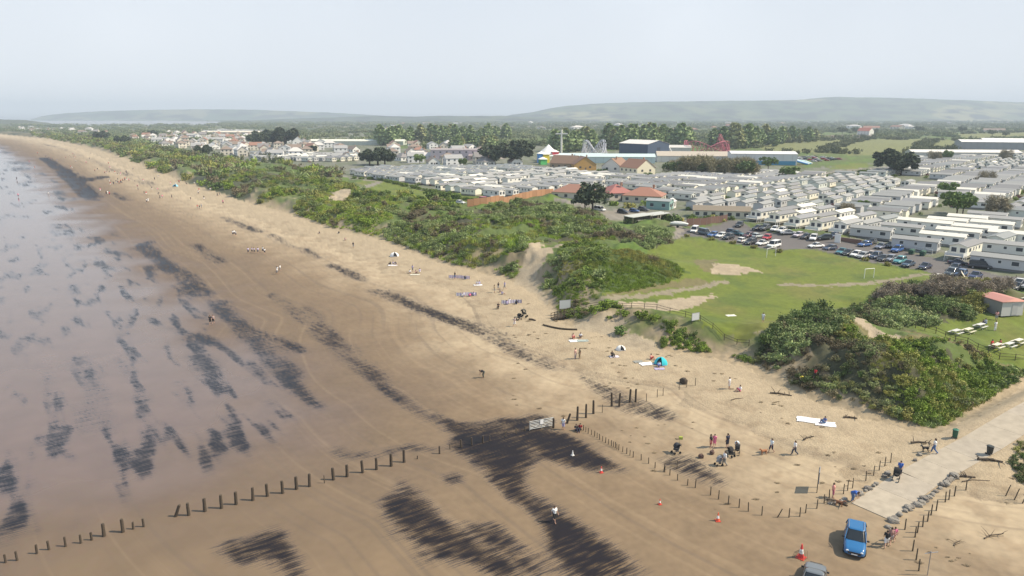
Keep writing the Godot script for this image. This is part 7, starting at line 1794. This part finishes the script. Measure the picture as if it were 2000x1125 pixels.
	for area in [[Vector2(-93.8,-423.8),Vector2(-95.3,-477.8),Vector2(-70.1,-492.2),Vector2(-34.0,-477.8),Vector2(0.0,-482.5),Vector2(32.5,-455.5),Vector2(54.4,-423.8),Vector2(41.2,-338.0),Vector2(18.6,-324.3),Vector2(0.0,-303.8),Vector2(-13.4,-311.7),Vector2(-29.1,-338.0),Vector2(-53.6,-374.7),Vector2(-74.2,-399.4)], [Vector2(55.9,-435.2),Vector2(89.2,-416.5),Vector2(142.8,-455.5),Vector2(179.9,-420.1),Vector2(199.7,-399.4),Vector2(209.3,-347.7),Vector2(169.5,-294.4),Vector2(149.1,-248.3),Vector2(119.1,-234.8),Vector2(112.1,-242.0),Vector2(100.6,-248.3),Vector2(82.8,-260.6),Vector2(62.7,-255.0),Vector2(63.0,-282.2),Vector2(65.4,-313.7),Vector2(48.0,-352.8)], [Vector2(262.2,-443.1),Vector2(381.6,-487.3),Vector2(192.7,-242.0),Vector2(178.8,-257.8),Vector2(176.9,-272.6),Vector2(189.3,-313.7)], [Vector2(328.6,-593.5),Vector2(526,-675),Vector2(381.6,-487.3),Vector2(262.2,-443.1),Vector2(203.0,-406.1),Vector2(190.3,-416.5),Vector2(268.9,-497.2)], [Vector2(-249,-675),Vector2(-205,-657),Vector2(-140,-657),Vector2(-124.6,-566.2),Vector2(-174.9,-559.7),Vector2(-212.3,-586.5)], [Vector2(-863,-2014),Vector2(-607,-1797),Vector2(-510,-1479),Vector2(-663,-1571)], [Vector2(178.8,-257.8),Vector2(192.7,-242.0),Vector2(160.8,-200.6),Vector2(166.9,-230.2)]]:
		zone_no += 1
		var poly := PackedVector2Array(area)
		var b := Rect2(poly[0], Vector2.ZERO)
		for p in poly: b = b.expand(p)
		var c := b.get_center(); var R := b.size.length() / 2
		var e1 := Vector2(sin(t), cos(t)); var e2 := Vector2(e1.y, -e1.x)
		for bi in range(-int(R / 54) - 1, int(R / 54) + 2):
			for bj in range(-int(R / 47) - 1, int(R / 47) + 2):
				var along := (bi * 7 + bj * 3) % 3 != 0
				var tone: int = [0, 1, 2, 3, 5][rng.randi() % 5]
				for i in 4 if along else 7:
					for j in 7 if along else 3:
						var p := c + e1 * (bi * 54.0 + (i * 13.6 if along else i * 6.8)) + e2 * (bj * 47.0 + (j * 6.4 if along else j * 14.6)) + Vector2(rng.randf_range(-.6, .6), rng.randf_range(-.6, .6))
						if not Geometry2D.is_point_in_polygon(p, poly) or rng.randf() < .11: continue
						var ok := true
						for q in blocked:
							if q[0].distance_to(p) < q[1] + 2.0: ok = false; break
						if ok: spots.append([p.length(), p, t if along else t - PI / 2, tone if rng.randf() < .55 else rng.randi() % 6, zone_no])
	spots.sort_custom(func(a, b2): return a[0] < b2[0])
	var single := 262
	var zone := ["behind the orange fence", "behind the bungalows and the decked row", "round the bright green trees", "below the big round cypress", "at the edge of the village", "far beyond the village", "behind the cream rank"]
	for i in mini(single, spots.size()):
		var s = spots[i]
		var nm: String = zone[s[4]]
		solo("static_caravan", M.caravan_whole[s[3]], M.build, "%s caravan in the ranks %s" % [["cream", "pale grey", "ivory", "slate grey", "white-roofed", "greenish"][s[3]], nm], "static caravan", on(s[1]), s[2] + (PI if rng.randf() < .4 else 0.0), "%s caravans %s" % [["cream", "pale grey", "ivory", "slate grey", "white-roofed", "greenish"][s[3]], nm]).scale = V(1, rng.randf_range(.95, 1.08), rng.randf_range(.82, 1.08))
	var by := [[], [], [], [], [], []]
	for i in range(single, spots.size()):
		var s = spots[i]
		by[s[3]].append(Transform3D(Basis(Vector3.UP, s[2] + rng.randf_range(-.04, .04)).scaled_local(V(1, rng.randf_range(.95, 1.08), rng.randf_range(.82, 1.08))), on(s[1])))
	for st in 6:
		var tints := []
		for q in by[st]: tints.append(Color.WHITE)
		many("distant_caravans", "far ranks of %s caravans beyond the nearer three hundred" % ["cream", "pale grey", "ivory", "slate", "white-roofed", "greenish"][st], M.caravan_whole[st], M.build, by[st], tints, "")
	M.spots = spots


func place_plants() -> void:
	make_plants()
	var GG := [BROWN, GREY_GREEN, GREY_GREEN, DEEP_GREEN, GREY_GREEN]
	var MIX := [BROWN, GREY_GREEN, DEEP_GREEN, OLIVE, LUSH]
	scrub("sea_buckthorn_thicket", "grey-green thicket on the dunes between the caravans and the sandy gully", [Vector2(-40.6,-224.1),Vector2(-31.5,-183.5),Vector2(-18.2,-165.3),Vector2(-9.2,-156.6),Vector2(-1.6,-148.7),Vector2(2.5,-167.8),Vector2(8.1,-185.8),Vector2(17.1,-195.4),Vector2(28.5,-195.4),Vector2(35.0,-177.0),Vector2(43.4,-192.1),Vector2(48.4,-213.7),Vector2(31.6,-217.8),Vector2(30.2,-245.7),Vector2(20.0,-278.2),Vector2(16.4,-285.0),Vector2(-7.9,-273.2),Vector2(-23.0,-244.4),Vector2(-34.5,-238.1)], .75, .7, 1.5, GG, -.2, 6.0)
	scrub("hillside_scrub", "lush green scrub on the dune hump above the wooden steps", [Vector2(8.0,-127.0),Vector2(7.0,-138.3),Vector2(6.3,-153.3),Vector2(11.2,-169.7),Vector2(18.3,-178.9),Vector2(23.9,-171.8),Vector2(20.9,-153.3),Vector2(17.8,-133.9),Vector2(13.2,-127.0),Vector2(9.9,-121.5)], .9, .5, 1.15, [BROWN, LUSH, DEEP_GREEN, LUSH, GREY_GREEN], -.2, 7.0)
	scrub("dune_scrub", "dark tangled scrub on the dune slope above the white blankets", [Vector2(36.2,-102.1),Vector2(40.6,-108.0),Vector2(48.6,-118.2),Vector2(55.1,-123.2),Vector2(55.0,-112.9),Vector2(52.6,-105.4),Vector2(53.7,-98.5),Vector2(57.3,-96.9),Vector2(61.8,-95.8),Vector2(68.6,-95.1),Vector2(83.5,-98.5),Vector2(73.3,-87.2),Vector2(58.1,-78.5),Vector2(50.1,-72.9),Vector2(46.9,-70.8),Vector2(43.6,-71.9),Vector2(41.2,-75.9),Vector2(39.5,-80.2),Vector2(38.9,-84.5),Vector2(38.6,-90.4),Vector2(36.7,-96.9)], 1.6, .45, 1.0, [BROWN * .7, BROWN * .9, DEEP_GREEN, BROWN, GREY_GREEN, OLIVE, OLIVE, LUSH], -.3, 8.0)
	scrub("roadside_scrub", "green and brown scrub on the low bank beside the slipway", [Vector2(43.6,-81.7),Vector2(52.7,-85.6),Vector2(62.5,-92.9),Vector2(71.8,-98.4),Vector2(82.0,-102.0),Vector2(82.2,-99.2),Vector2(68.6,-89.5),Vector2(59.1,-82.2),Vector2(53.1,-77.3),Vector2(49.9,-75.3),Vector2(46.1,-75.9)], 1.1, .35, .75, [BROWN, OLIVE, LUSH, DEEP_GREEN, LUSH, GREY_GREEN], -.3, 9.0)
	scrub("roadside_grass", "long rough grass on the low bank beside the slipway", [Vector2(52.3,-84.8),Vector2(62.9,-93.5),Vector2(72.2,-98.9),Vector2(82.5,-102.6),Vector2(82.7,-99.8),Vector2(68.8,-89.6),Vector2(59.1,-82.2),Vector2(53.2,-77.4),Vector2(49.9,-76.3)], 4.0, .35, .6, [LUSH, OLIVE, LUSH], -.8, 6.0, true)
	scrub("lawn_edge_scrub", "low scrub and dead brush below the picnic lawn fence", [Vector2(52.5,-100.5),Vector2(58.6,-102.0),Vector2(64.7,-100.5),Vector2(71.5,-98.2),Vector2(83.8,-100.5),Vector2(78.6,-93.9),Vector2(67.3,-91.9),Vector2(60.2,-92.9),Vector2(54.3,-93.9)], 1.2, .4, .9, [Color(.22, .13, .09), BROWN, OLIVE, LUSH, DEEP_GREEN], -.25, 9.0)
	scrub("scrub_mound", "dense dark bushes jutting into the mown field", [Vector2(40.6,-108.0),Vector2(48.6,-118.2),Vector2(55.1,-123.2),Vector2(55.0,-112.9),Vector2(53.3,-107.2),Vector2(46.3,-102.1),Vector2(39.5,-98.5),Vector2(36.2,-99.7)], 1.0, .8, 1.5, [GREY_GREEN, DEEP_GREEN, GREY_GREEN, BROWN], -.6, 6.0)
	scrub("brown_thicket", "brown and green thicket between the field and the picnic lawn", [Vector2(58.2,-121.5),Vector2(67.0,-128.7),Vector2(74.6,-138.0),Vector2(83.0,-140.2),Vector2(92.3,-138.5),Vector2(96.4,-134.6),Vector2(88.5,-127.9),Vector2(79.6,-116.9),Vector2(73.2,-115.0),Vector2(65.2,-111.4),Vector2(57.2,-108.6),Vector2(56.3,-113.8)], 1.3, .7, 1.4, [GREY_GREEN, BROWN, DEEP_GREEN, GREY_GREEN, OLIVE], -.45, 6.0)
	scrub("cliff_bushes", "low green bushes along the fenced cliff edge", [Vector2(25.5,-117.4),Vector2(29.7,-113.1),Vector2(34.0,-107.5),Vector2(37.4,-104.3),Vector2(35.8,-99.5),Vector2(29.8,-98.3),Vector2(25.1,-103.8),Vector2(24.3,-109.7)], 2.2, .4, .85, [BROWN, LUSH, DEEP_GREEN, LUSH], -.3, 8.0)
	scrub("bank_scrub", "rough bushes on the bank beside the blackish bin", [Vector2(54.2,-71.3),Vector2(57.2,-74.7),Vector2(60.5,-77.4),Vector2(65.3,-78.6),Vector2(60.1,-69.5),Vector2(55.3,-66.7),Vector2(53.0,-67.4)], 2.6, .4, .8, [OLIVE, DEEP_GREEN, BROWN], -.9, 8.0)
	scrub("coastal_scrub", "mixed green and brown scrub on the middle dunes", [Vector2(-83.0,-261.5),Vector2(-60.5,-232.1),Vector2(-46.3,-212.5),Vector2(-37.4,-205.7),Vector2(-40.3,-232.1),Vector2(-34.5,-238.2),Vector2(-23.0,-244.6),Vector2(-16.6,-270.8),Vector2(-29.7,-295.1),Vector2(-46.3,-307.0),Vector2(-61.1,-315.4),Vector2(-78.5,-354.0),Vector2(-100.2,-389.6),Vector2(-139.6,-445.3),Vector2(-169.7,-467.5),Vector2(-155.8,-389.6),Vector2(-122.4,-322.0)], .35, .8, 1.9, MIX, .02, 5.0)
	scrub("far_dune_scrub", "far strip of dune scrub along the beach", [Vector2(-485,-858),Vector2(-267.8,-530.9),Vector2(-193.5,-417.5),Vector2(-144.8,-348.6),Vector2(-111.7,-299.0),Vector2(-83.0,-261.5),Vector2(-122.4,-322.0),Vector2(-155.8,-389.6),Vector2(-169.7,-467.5),Vector2(-139.6,-445.3),Vector2(-100.2,-389.6),Vector2(-89.9,-406.5),Vector2(-119.8,-467.5),Vector2(-162.3,-519.2),Vector2(-203.7,-530.9),Vector2(-270,-614),Vector2(-361,-750),Vector2(-523,-1002),Vector2(-696,-1204),Vector2(-938,-1418)], .05, 2.3, 4.5, MIX, .0, 2.5)
	scrub("dune_grass", "tall rough grass on the dune slope beside the slipway", [Vector2(48.3,-90.4),Vector2(54.6,-94.4),Vector2(60.2,-93.0),Vector2(67.1,-91.7),Vector2(79.0,-94.4),Vector2(67.8,-84.0),Vector2(58.7,-79.2),Vector2(50.8,-74.0),Vector2(48.4,-76.2),Vector2(49.0,-84.0)], 2.6, .35, .6, [LUSH, OLIVE, LUSH], -.6, 6.0, true)
	scrub("hump_grass", "long green grass on the dune hump and its bank", [Vector2(8.3,-131.0),Vector2(11.4,-173.7),Vector2(20.2,-184.5),Vector2(29.6,-168.4),Vector2(39.0,-153.7),Vector2(31.9,-144.1),Vector2(23.4,-137.2),Vector2(17.9,-133.9),Vector2(12.2,-126.0)], 2.6, .35, .65, [LUSH, LUSH * .9, OLIVE], -.5, 6.0, true)
	scrub("middle_dune_grass", "tufted grass between the scrub of the middle dunes", [Vector2(-40.0,-220.8),Vector2(-31.0,-180.8),Vector2(-17.9,-162.8),Vector2(-1.6,-146.5),Vector2(8.0,-183.0),Vector2(28.1,-192.4),Vector2(30.9,-212.5),Vector2(19.5,-270.8),Vector2(-7.7,-266.0),Vector2(-23.0,-244.6),Vector2(-33.9,-234.5),Vector2(-45.9,-210.5),Vector2(-83.0,-261.5),Vector2(-100.2,-389.6),Vector2(-44.7,-311.1)], .8, .6, 1.1, [LUSH * 1.3, OLIVE, LUSH * 1.4, LUSH], -.3, 6.0, true)
	var gc := "low green bush on the bare sand below the cliff fence"
	bush(Vector2(18.6,-117.8), 1.7, DEEP_GREEN * 1.3, "round bush standing alone on the sand below the cliff fence"); bush(Vector2(19.8,-122.8), 1.5, LUSH * .8, "dark green bush between the fence and the round bush"); bush(Vector2(17.5,-122.9), .7, LUSH * .8, "smallest green bush on the sand by the steps"); bush(Vector2(15.5,-125.5), 1.9, LUSH * .75, "broad green bush right beside the steps top"); bush(Vector2(17.6,-126.9), 1.8, LUSH * .85, "bright green bush against the path fence"); bush(Vector2(19.3,-126.2), 1.3, LUSH * .7, "green bush at the right end of the clump by the steps")
	bush(Vector2(13.8,-127.6), 1.3, BROWN, "brown bush leaning over the steps"); bush(Vector2(22.9,-120.1), 1.6, LUSH * .7, "dark bush under the cliff fence, left of the long bank"); bush(Vector2(24.9,-118.8), 1.4, LUSH * .8, "bush under the cliff fence next to the long bank")
	bush(Vector2(18.0,-143.6), 2.6, GREY_GREEN * .9, "big rounded bush at the foot of the green hump"); bush(Vector2(31.5,-155.3), 1.6, BROWN, "brown bare bush on the long grass bank")
	var i := 1
	for p in [Vector2(51.1,-205.9), Vector2(56.6,-199.8), Vector2(61.4,-194.7), Vector2(65.1,-188.4), Vector2(69.3,-181.8), Vector2(86.5,-171.0), Vector2(88.7,-164.8)]:
		bush(p, 1.15, OLIVE * .8, "%s rounded clipped bush along the car park edge" % ["", "first", "second", "third", "fourth", "fifth", "sixth", "seventh"][i], "clipped_bush", .9); i += 1
	for q in [[Vector2(52.7,-234.8), 4.2, DEEP_GREEN, "dark dense bush by the pale shelter"], [Vector2(56.5,-239.5), 2.0, Color(.35, .3, .03), "yellow flowering gorse on the dark bush"], [Vector2(59.3,-230.2), 2.6, LUSH, "bright green bush behind the brown panel fence"], [Vector2(68.4,-237.1), 3.0, OLIVE, "olive hedge behind the brown panel fence"], [Vector2(45.1,-274.1), 3.0, OLIVE, "yellow-green garden hedge before the orange-roofed bungalow"], [Vector2(53.0,-280.6), 3.2, LUSH, "bright green garden tree before the orange-roofed bungalow"], [Vector2(40.7,-282.2), 2.6, LUSH, "green shrub before the red-roofed bungalow"], [Vector2(38.8,-230.9), 3.0, GREY_GREEN, "grey-green bush beside the gravel"], [Vector2(47.3,-242.0), 1.8, GREY_GREEN, "small bush between the two shelters"]]: bush(q[0], q[1], q[2], q[3], "garden_bush", .85)
	tree("pine", "windswept_pine", Vector2(29.7,-261.9), 10.0, "dark windswept pine standing over the white van", "", Color.WHITE, 1.45)
	tree("pine", "windswept_pine", Vector2(27.3,-264.8), 7.0, "lower dark pine leaning beside the windswept one", "", Color.WHITE, 1.5)
	i = 0
	for q in [[Vector2(-98.6,-529.5), 15.0, "left crown of the dark cypress clump above the caravans"], [Vector2(-92.4,-523.8), 13.5, "middle crown of the dark cypress clump above the caravans"], [Vector2(-104.6,-529.5), 12.0, "lowest crown of the dark cypress clump above the caravans"], [Vector2(-12.8,-529.5), 17.0, "dark cypress left of the pair by the pink building"], [Vector2(3.0,-529.5), 21.0, "taller dark cypress right of the pair by the pink building"], [Vector2(230.9,-435.2), 18.0, "big round dark cypress among the caravans at right"], [Vector2(235.9,-435.2), 14.0, "smaller dark tree joined to the big round cypress"], [Vector2(-292,-834), 19.0, "dark cypress left in the village clump"], [Vector2(-298,-879), 22.0, "dark cypress middle of the village clump"], [Vector2(-270,-863), 26.0, "tallest dark cypress right in the village clump"], [Vector2(-282,-879), 23.0, "paler tree within the village clump"], [Vector2(-273,-640), 12.0, "dark thorn tree at the edge of the far dunes"], [Vector2(-602,-1067), 16.0, "lone dark tree on the far dunes"], [Vector2(-489,-911), 14.0, "dark tree before the far yellow house"], [Vector2(-619,-1256), 14.0, "dark tree above the far village"], [Vector2(-192,-694), 9.0, "small dark tree right of the village"]]:
		tree("cypress", "dark_cypress", q[0], q[1], q[2], "", Color.WHITE, 1.15)
	for q in [[Vector2(157.5,-251.0), 10.0, "bright green tree with a dark shaded side among the caravans"], [Vector2(163.9,-257.8), 8.5, "second bright green tree touching the first"], [Vector2(191.6,-313.7), 7.5, "green tree between the upper caravan ranks"], [Vector2(168.5,-473.2), 10.0, "round green tree before the painted hall"], [Vector2(154.1,-399.4), 9.0, "broad pale green tree left of the gravel lane"], [Vector2(339.8,-566.2), 10.0, "green tree before the long white shed"], [Vector2(291.7,-529.5), 9.0, "green tree right of the big round cypress"], [Vector2(134.7,-272.6), 4.0, "small yellow-green tree in the caravan garden"], [Vector2(130.1,-363.4), 4.0, "small dark tree in the caravans below the thicket"], [Vector2(-34.3,-507.6), 7.0, "small green tree before the pink building"], [Vector2(-67.8,-529.5), 9.0, "light green tree in front of the village"], [Vector2(75.6,-399.4), 5.0, "green tree beside the cream gabled house"], [Vector2(58.0,-406.1), 4.0, "green tree before the white gabled house"], [Vector2(52.9,-423.8), 5.5, "green tree between the two pale gables"], [Vector2(-62.8,-291.0), 4.0, "small palm-like tree in the park garden"], [Vector2(-33.7,-292.6), 4.5, "garden tree beside the small pitch"], [Vector2(-27.7,-296.2), 4.5, "second garden tree beside the small pitch"], [Vector2(-22.7,-292.6), 4.5, "third garden tree beside the small pitch"]]:
		tree("broad", "broadleaf_tree", q[0], q[1], q[2], "", Color.WHITE, 1.1)
	for q in [[Vector2(171.1,-249.6), 7.5, "brown-green tree right of the bright green ones"], [Vector2(248.0,-374.7), 7.0, "olive tree among the upper caravans"], [Vector2(395.0,-579.5), 9.0, "bare tree before the market sheds"], [Vector2(324.3,-553.4), 9.0, "bare tree left of the market sheds"], [Vector2(120.7,-255.0), 4.5, "bare brown tree behind the decked ranks"]]: tree("bare", "bare_tree", q[0], q[1], q[2], "", Color.WHITE, 1.2)
	for j in 15:
		var p: Vector2 = Vector2(96.8,-435.2).lerp(Vector2(135.7,-406.1), j / 14.0) + Vector2(0, rng.randf_range(-8, 8))
		tree("bare" if j % 3 else "broad", "thicket_tree", p, rng.randf_range(9, 12.5), "brown-green tree in the long thicket before the halls", "trees of the long thicket before the halls", Color(.22, .2, .11) if j % 3 else Color(.11, .16, .05), 1.3)
	for j in 11: tree("bare", "lawn_thicket_tree", [Vector2(73.6,-133.0), Vector2(76.5,-133.8), Vector2(78.3,-132.6), Vector2(79.2,-130.6), Vector2(83.0,-133.0), Vector2(83.1,-129.8), Vector2(87.2,-132.6), Vector2(87.4,-129.8), Vector2(90.4,-131.4), Vector2(93.9,-133.0), Vector2(69.6,-129.8)][j], rng.randf_range(2.6, 3.6), "leafless brown tree in the thicket left of the hut", "leafless trees left of the hut", Color(.24, .2, .15), 1.5)
	for row in [[Vector2(-164,-894), Vector2(-88,-1045), 30, 22.0, "row behind the village"], [Vector2(44,-694), Vector2(91,-807), 20, 21.0, "row left of the grey coaster"], [Vector2(108,-782), Vector2(201,-834), 36, 24.0, "row behind the dark blue shed"], [Vector2(-99,-1003), Vector2(0,-1141), 20, 22.0, "row beyond the pink building"], [Vector2(237,-807), Vector2(322,-894), 20, 24.0, "clump right of the red coaster"], [Vector2(273,-879), Vector2(442,-1045), 14, 20.0, "line above the yellow field"], [Vector2(-57,-735), Vector2(0,-694), 16, 15.0, "brownish row beside the dark cypress pair"]]:
		for j in int(row[2] * 1.5):
			var p: Vector2 = row[0].lerp(row[1], (j + rng.randf_range(-.3, .3)) / (row[2] * 1.5)) + Vector2(rng.randf_range(-5, 5), rng.randf_range(-60, 20))
			tree("poplar", "poplar_tree", p, row[3] * rng.randf_range(.58, 1.12), "tall hazy poplar in the %s" % row[4], "poplars of the %s" % row[4], [Color(.27, .35, .15), Color(.24, .32, .14), Color(.32, .34, .16)][rng.randi() % 3], 1.35)
	for j in 26:
		var p: Vector2 = Vector2(94,-1677).lerp(Vector2(1030,-1479), rng.randf()) * rng.randf_range(.8, 1.1)
		tree("broad", "field_tree", p, rng.randf_range(10, 17), "hazy tree standing among the far fields", "trees among the far fields", Color(.11, .14, .06), 1.2)
	# hedges and garden shrubs
	var where := []; var tints := []
	for j in 27000:
		var f := exp(rng.randf_range(log(820.0), log(6000.0)))
		var x := rng.randf_range(-.8, .85) * f
		var p := Vector2(x, -f)
		if foot(x, -f) < 40.0 and f < 2000: continue
		if f > 2000 and Geometry2D.is_point_in_polygon(p, PackedVector2Array(BAY)): continue
		var kind := cover_at(x, -f)
		if kind in [1, 12, 13] or kind == 5 and (f < 930 or rng.randf() < .4): continue
		var c0 := nc.get_noise_2d(x * .75, -f * .5)
		var edge := absf(nc.get_noise_2d((x + 14) * .75, (-f + 9) * .5) - c0) > .01
		if not edge and n1.get_noise_2d(x * .9, -f * .5) < .12 and rng.randf() < .97: continue
		var s := rng.randf_range(3.0, 7.5) * (1.0 if f < 2500 else 1.5)
		where.append(Transform3D(Basis(Vector3.UP, rng.randf() * TAU).scaled(V(s * 1.3, s, s * 1.3)), V(x, 3.3, -f)))
		tints.append(mix3(Color(.12, .165, .07), Color(.22, .24, .11), rng.randf()))
	many("hedgerow_trees", "hedges and woods dividing the hazy plain", M.mesh_clump_far, M.leaf, where, tints)
	where = []; tints = []
	for j in 2000:
		var s = M.spots[rng.randi() % M.spots.size()]
		var p: Vector2 = s[1] + Vector2(sin(s[2]), cos(s[2])) * 6.9 * (1 if rng.randf() < .5 else -1) + Vector2(rng.randf_range(-2, 2), rng.randf_range(-2, 2))
		var r := rng.randf_range(.7, 1.9)
		where.append(Transform3D(Basis(Vector3.UP, rng.randf() * TAU).scaled(V(r, r, r)), on(p, -.1)))
		tints.append(mix3(DEEP_GREEN, LUSH, rng.randf()) if rng.randf() < .85 else Color(.16, .05, .05))
	many("garden_shrubs", "small garden shrubs scattered between the caravans", M.mesh_clump, M.leaf, where, tints)
	where = []; tints = []
	for line in [[Vector2(-89.9,-406.1),Vector2(-74.2,-399.4),Vector2(-51.3,-358.0),Vector2(-33.0,-328.7),Vector2(-22.1,-307.7),Vector2(-12.6,-292.6)], [Vector2(160.1,-392.9),Vector2(202.2,-443.1),Vector2(233.7,-468.6)], [Vector2(221.1,-443.1),Vector2(176.9,-399.4),Vector2(160.6,-380.6)], [Vector2(76.3,-239.5),Vector2(74.4,-242.0),Vector2(58.4,-244.5)], [Vector2(112.6,-200.6),Vector2(105.8,-207.8),Vector2(110.0,-219.4)], [Vector2(107.6,-214.4),Vector2(128.2,-223.6),Vector2(126.3,-229.1)], [Vector2(-43.7,-289.1),Vector2(-31.6,-292.6),Vector2(-20.3,-282.2)], [Vector2(-56.6,-328.7),Vector2(-60.4,-300.0),Vector2(-61.7,-285.6)]]:
		for a in line.size() - 1:
			for j in int(line[a].distance_to(line[a + 1]) / .9):
				var p: Vector2 = line[a].lerp(line[a + 1], rng.randf()) + Vector2(rng.randf_range(-.7, .7), rng.randf_range(-.7, .7))
				var r := rng.randf_range(.9, 1.5)
				where.append(Transform3D(Basis(Vector3.UP, rng.randf() * TAU).scaled(V(r, r * 1.2, r)), on(p, -.1))); tints.append(mix3(DEEP_GREEN, LUSH * .8, rng.randf()))
	many("hedges", "dark garden hedges dividing the holiday park", M.mesh_clump, M.leaf, where, tints)
	where = []; tints = []
	for line in [[Vector2(292,-879),Vector2(413,-1045),Vector2(563,-1141),Vector2(678,-1067),Vector2(885,-1195)], [Vector2(246,-694),Vector2(309,-704),Vector2(359,-666),Vector2(525,-834)], [Vector2(466,-1225),Vector2(602,-1256),Vector2(885,-1479),Vector2(1293,-1735)], [Vector2(299,-704),Vector2(397,-879),Vector2(555,-1141)], [Vector2(388,-694),Vector2(497,-879),Vector2(638,-1091)], [Vector2(-169.2,-541.2),Vector2(-210.6,-593.5),Vector2(-274,-624),Vector2(-364,-735)], [Vector2(-416,-1479),Vector2(-283,-1677),Vector2(0,-1479)], [Vector2(-152,-1797),Vector2(111,-1571),Vector2(379,-1797),Vector2(553,-1571),Vector2(885,-1797),Vector2(1361,-1936)]]:
		for a in line.size() - 1:
			for j in int(line[a].distance_to(line[a + 1]) / 5.0):
				var p: Vector2 = line[a].lerp(line[a + 1], rng.randf()) + Vector2(rng.randf_range(-5, 5), rng.randf_range(-12, 12))
				var r := rng.randf_range(2.0, 5.5)
				where.append(Transform3D(Basis(Vector3.UP, rng.randf() * TAU).scaled(V(r, r * 1.1, r)), on(p, -.2))); tints.append(mix3(Color(.06, .085, .035), Color(.15, .16, .07), rng.randf()))
	many("field_hedges", "dark hedges and trees round the yellow-green fields", M.mesh_clump_far, M.leaf, where, tints)
	where = []; tints = []      # wrack and twigs on the sand
	for j in 1500:
		var p := Vector2(rng.randf_range(0, 75), rng.randf_range(-170, -52))
		var d := foot(p.x, p.y)
		if d > -1.0 or d < -34.0 or road_at(p.x, p.y).x < 3.0 or n2.get_noise_2d(p.x * .9, p.y * .9) < .12: continue
		var r := rng.randf_range(.08, .3)
		where.append(Transform3D(Basis(Vector3.UP, rng.randf() * TAU).scaled(V(r * 1.6, r * .35, r)), on(p, 0.0))); tints.append(mix3(Color(.16, .12, .075), Color(.3, .23, .14), rng.randf()))
	many("beach_debris", "twigs and dried wrack littering the upper sand", M.mesh_clump, M.leaf, where, tints)


func _ready() -> void:
	rng.seed = 77
	var cam := Camera3D.new()
	cam.name = "camera"; cam.position = Vector3(0, 38, 0); cam.rotation_degrees.x = -13.54; cam.fov = 44.09; cam.near = .5; cam.far = 30000; cam.current = true
	add_child(cam)
	var env := Environment.new()
	var sky_m := ProceduralSkyMaterial.new()
	sky_m.sky_top_color = Color(.66, .77, .89); sky_m.sky_horizon_color = Color(.935, .95, .966); sky_m.sky_curve = .35
	sky_m.ground_bottom_color = Color(.5, .5, .5); sky_m.ground_horizon_color = Color(.8, .83, .86); sky_m.sun_angle_max = 20.0; sky_m.sky_energy_multiplier = .87
	var haze_noise := FastNoiseLite.new(); haze_noise.frequency = .011; haze_noise.fractal_octaves = 4; haze_noise.seed = 19
	var veil := NoiseTexture2D.new(); veil.width = 1024; veil.height = 512; veil.seamless = true; veil.noise = haze_noise
	sky_m.sky_cover = veil; sky_m.sky_cover_modulate = Color(1, .99, .97, .075)
	var sky := Sky.new(); sky.sky_material = sky_m
	env.background_mode = Environment.BG_SKY; env.sky = sky
	env.tonemap_mode = Environment.TONE_MAPPER_LINEAR; env.tonemap_exposure = 1.42
	env.fog_enabled = true; env.fog_density = .00016; env.fog_light_color = Color(.86, .92, .985)
	env.sdfgi_enabled = true; env.ssao_enabled = true; env.ssil_enabled = true
	var we := WorldEnvironment.new(); we.name = "daylight"; we.environment = env
	add_child(we)
	var sun := DirectionalLight3D.new()
	sun.name = "sun"; sun.light_energy = 1.6; sun.light_color = Color(1, .94, .84); sun.light_angular_distance = .6; sun.shadow_enabled = true
	sun.look_at_from_position(Vector3(1, 1.07, .06), Vector3.ZERO)
	add_child(sun)
	make_materials()
	build_fields()
	build_ground()
	build_hills()
	make_wood()
	place_setting()
	make_people()
	place_cars()
	place_posts()
	place_park()
	place_people()
	place_plants()
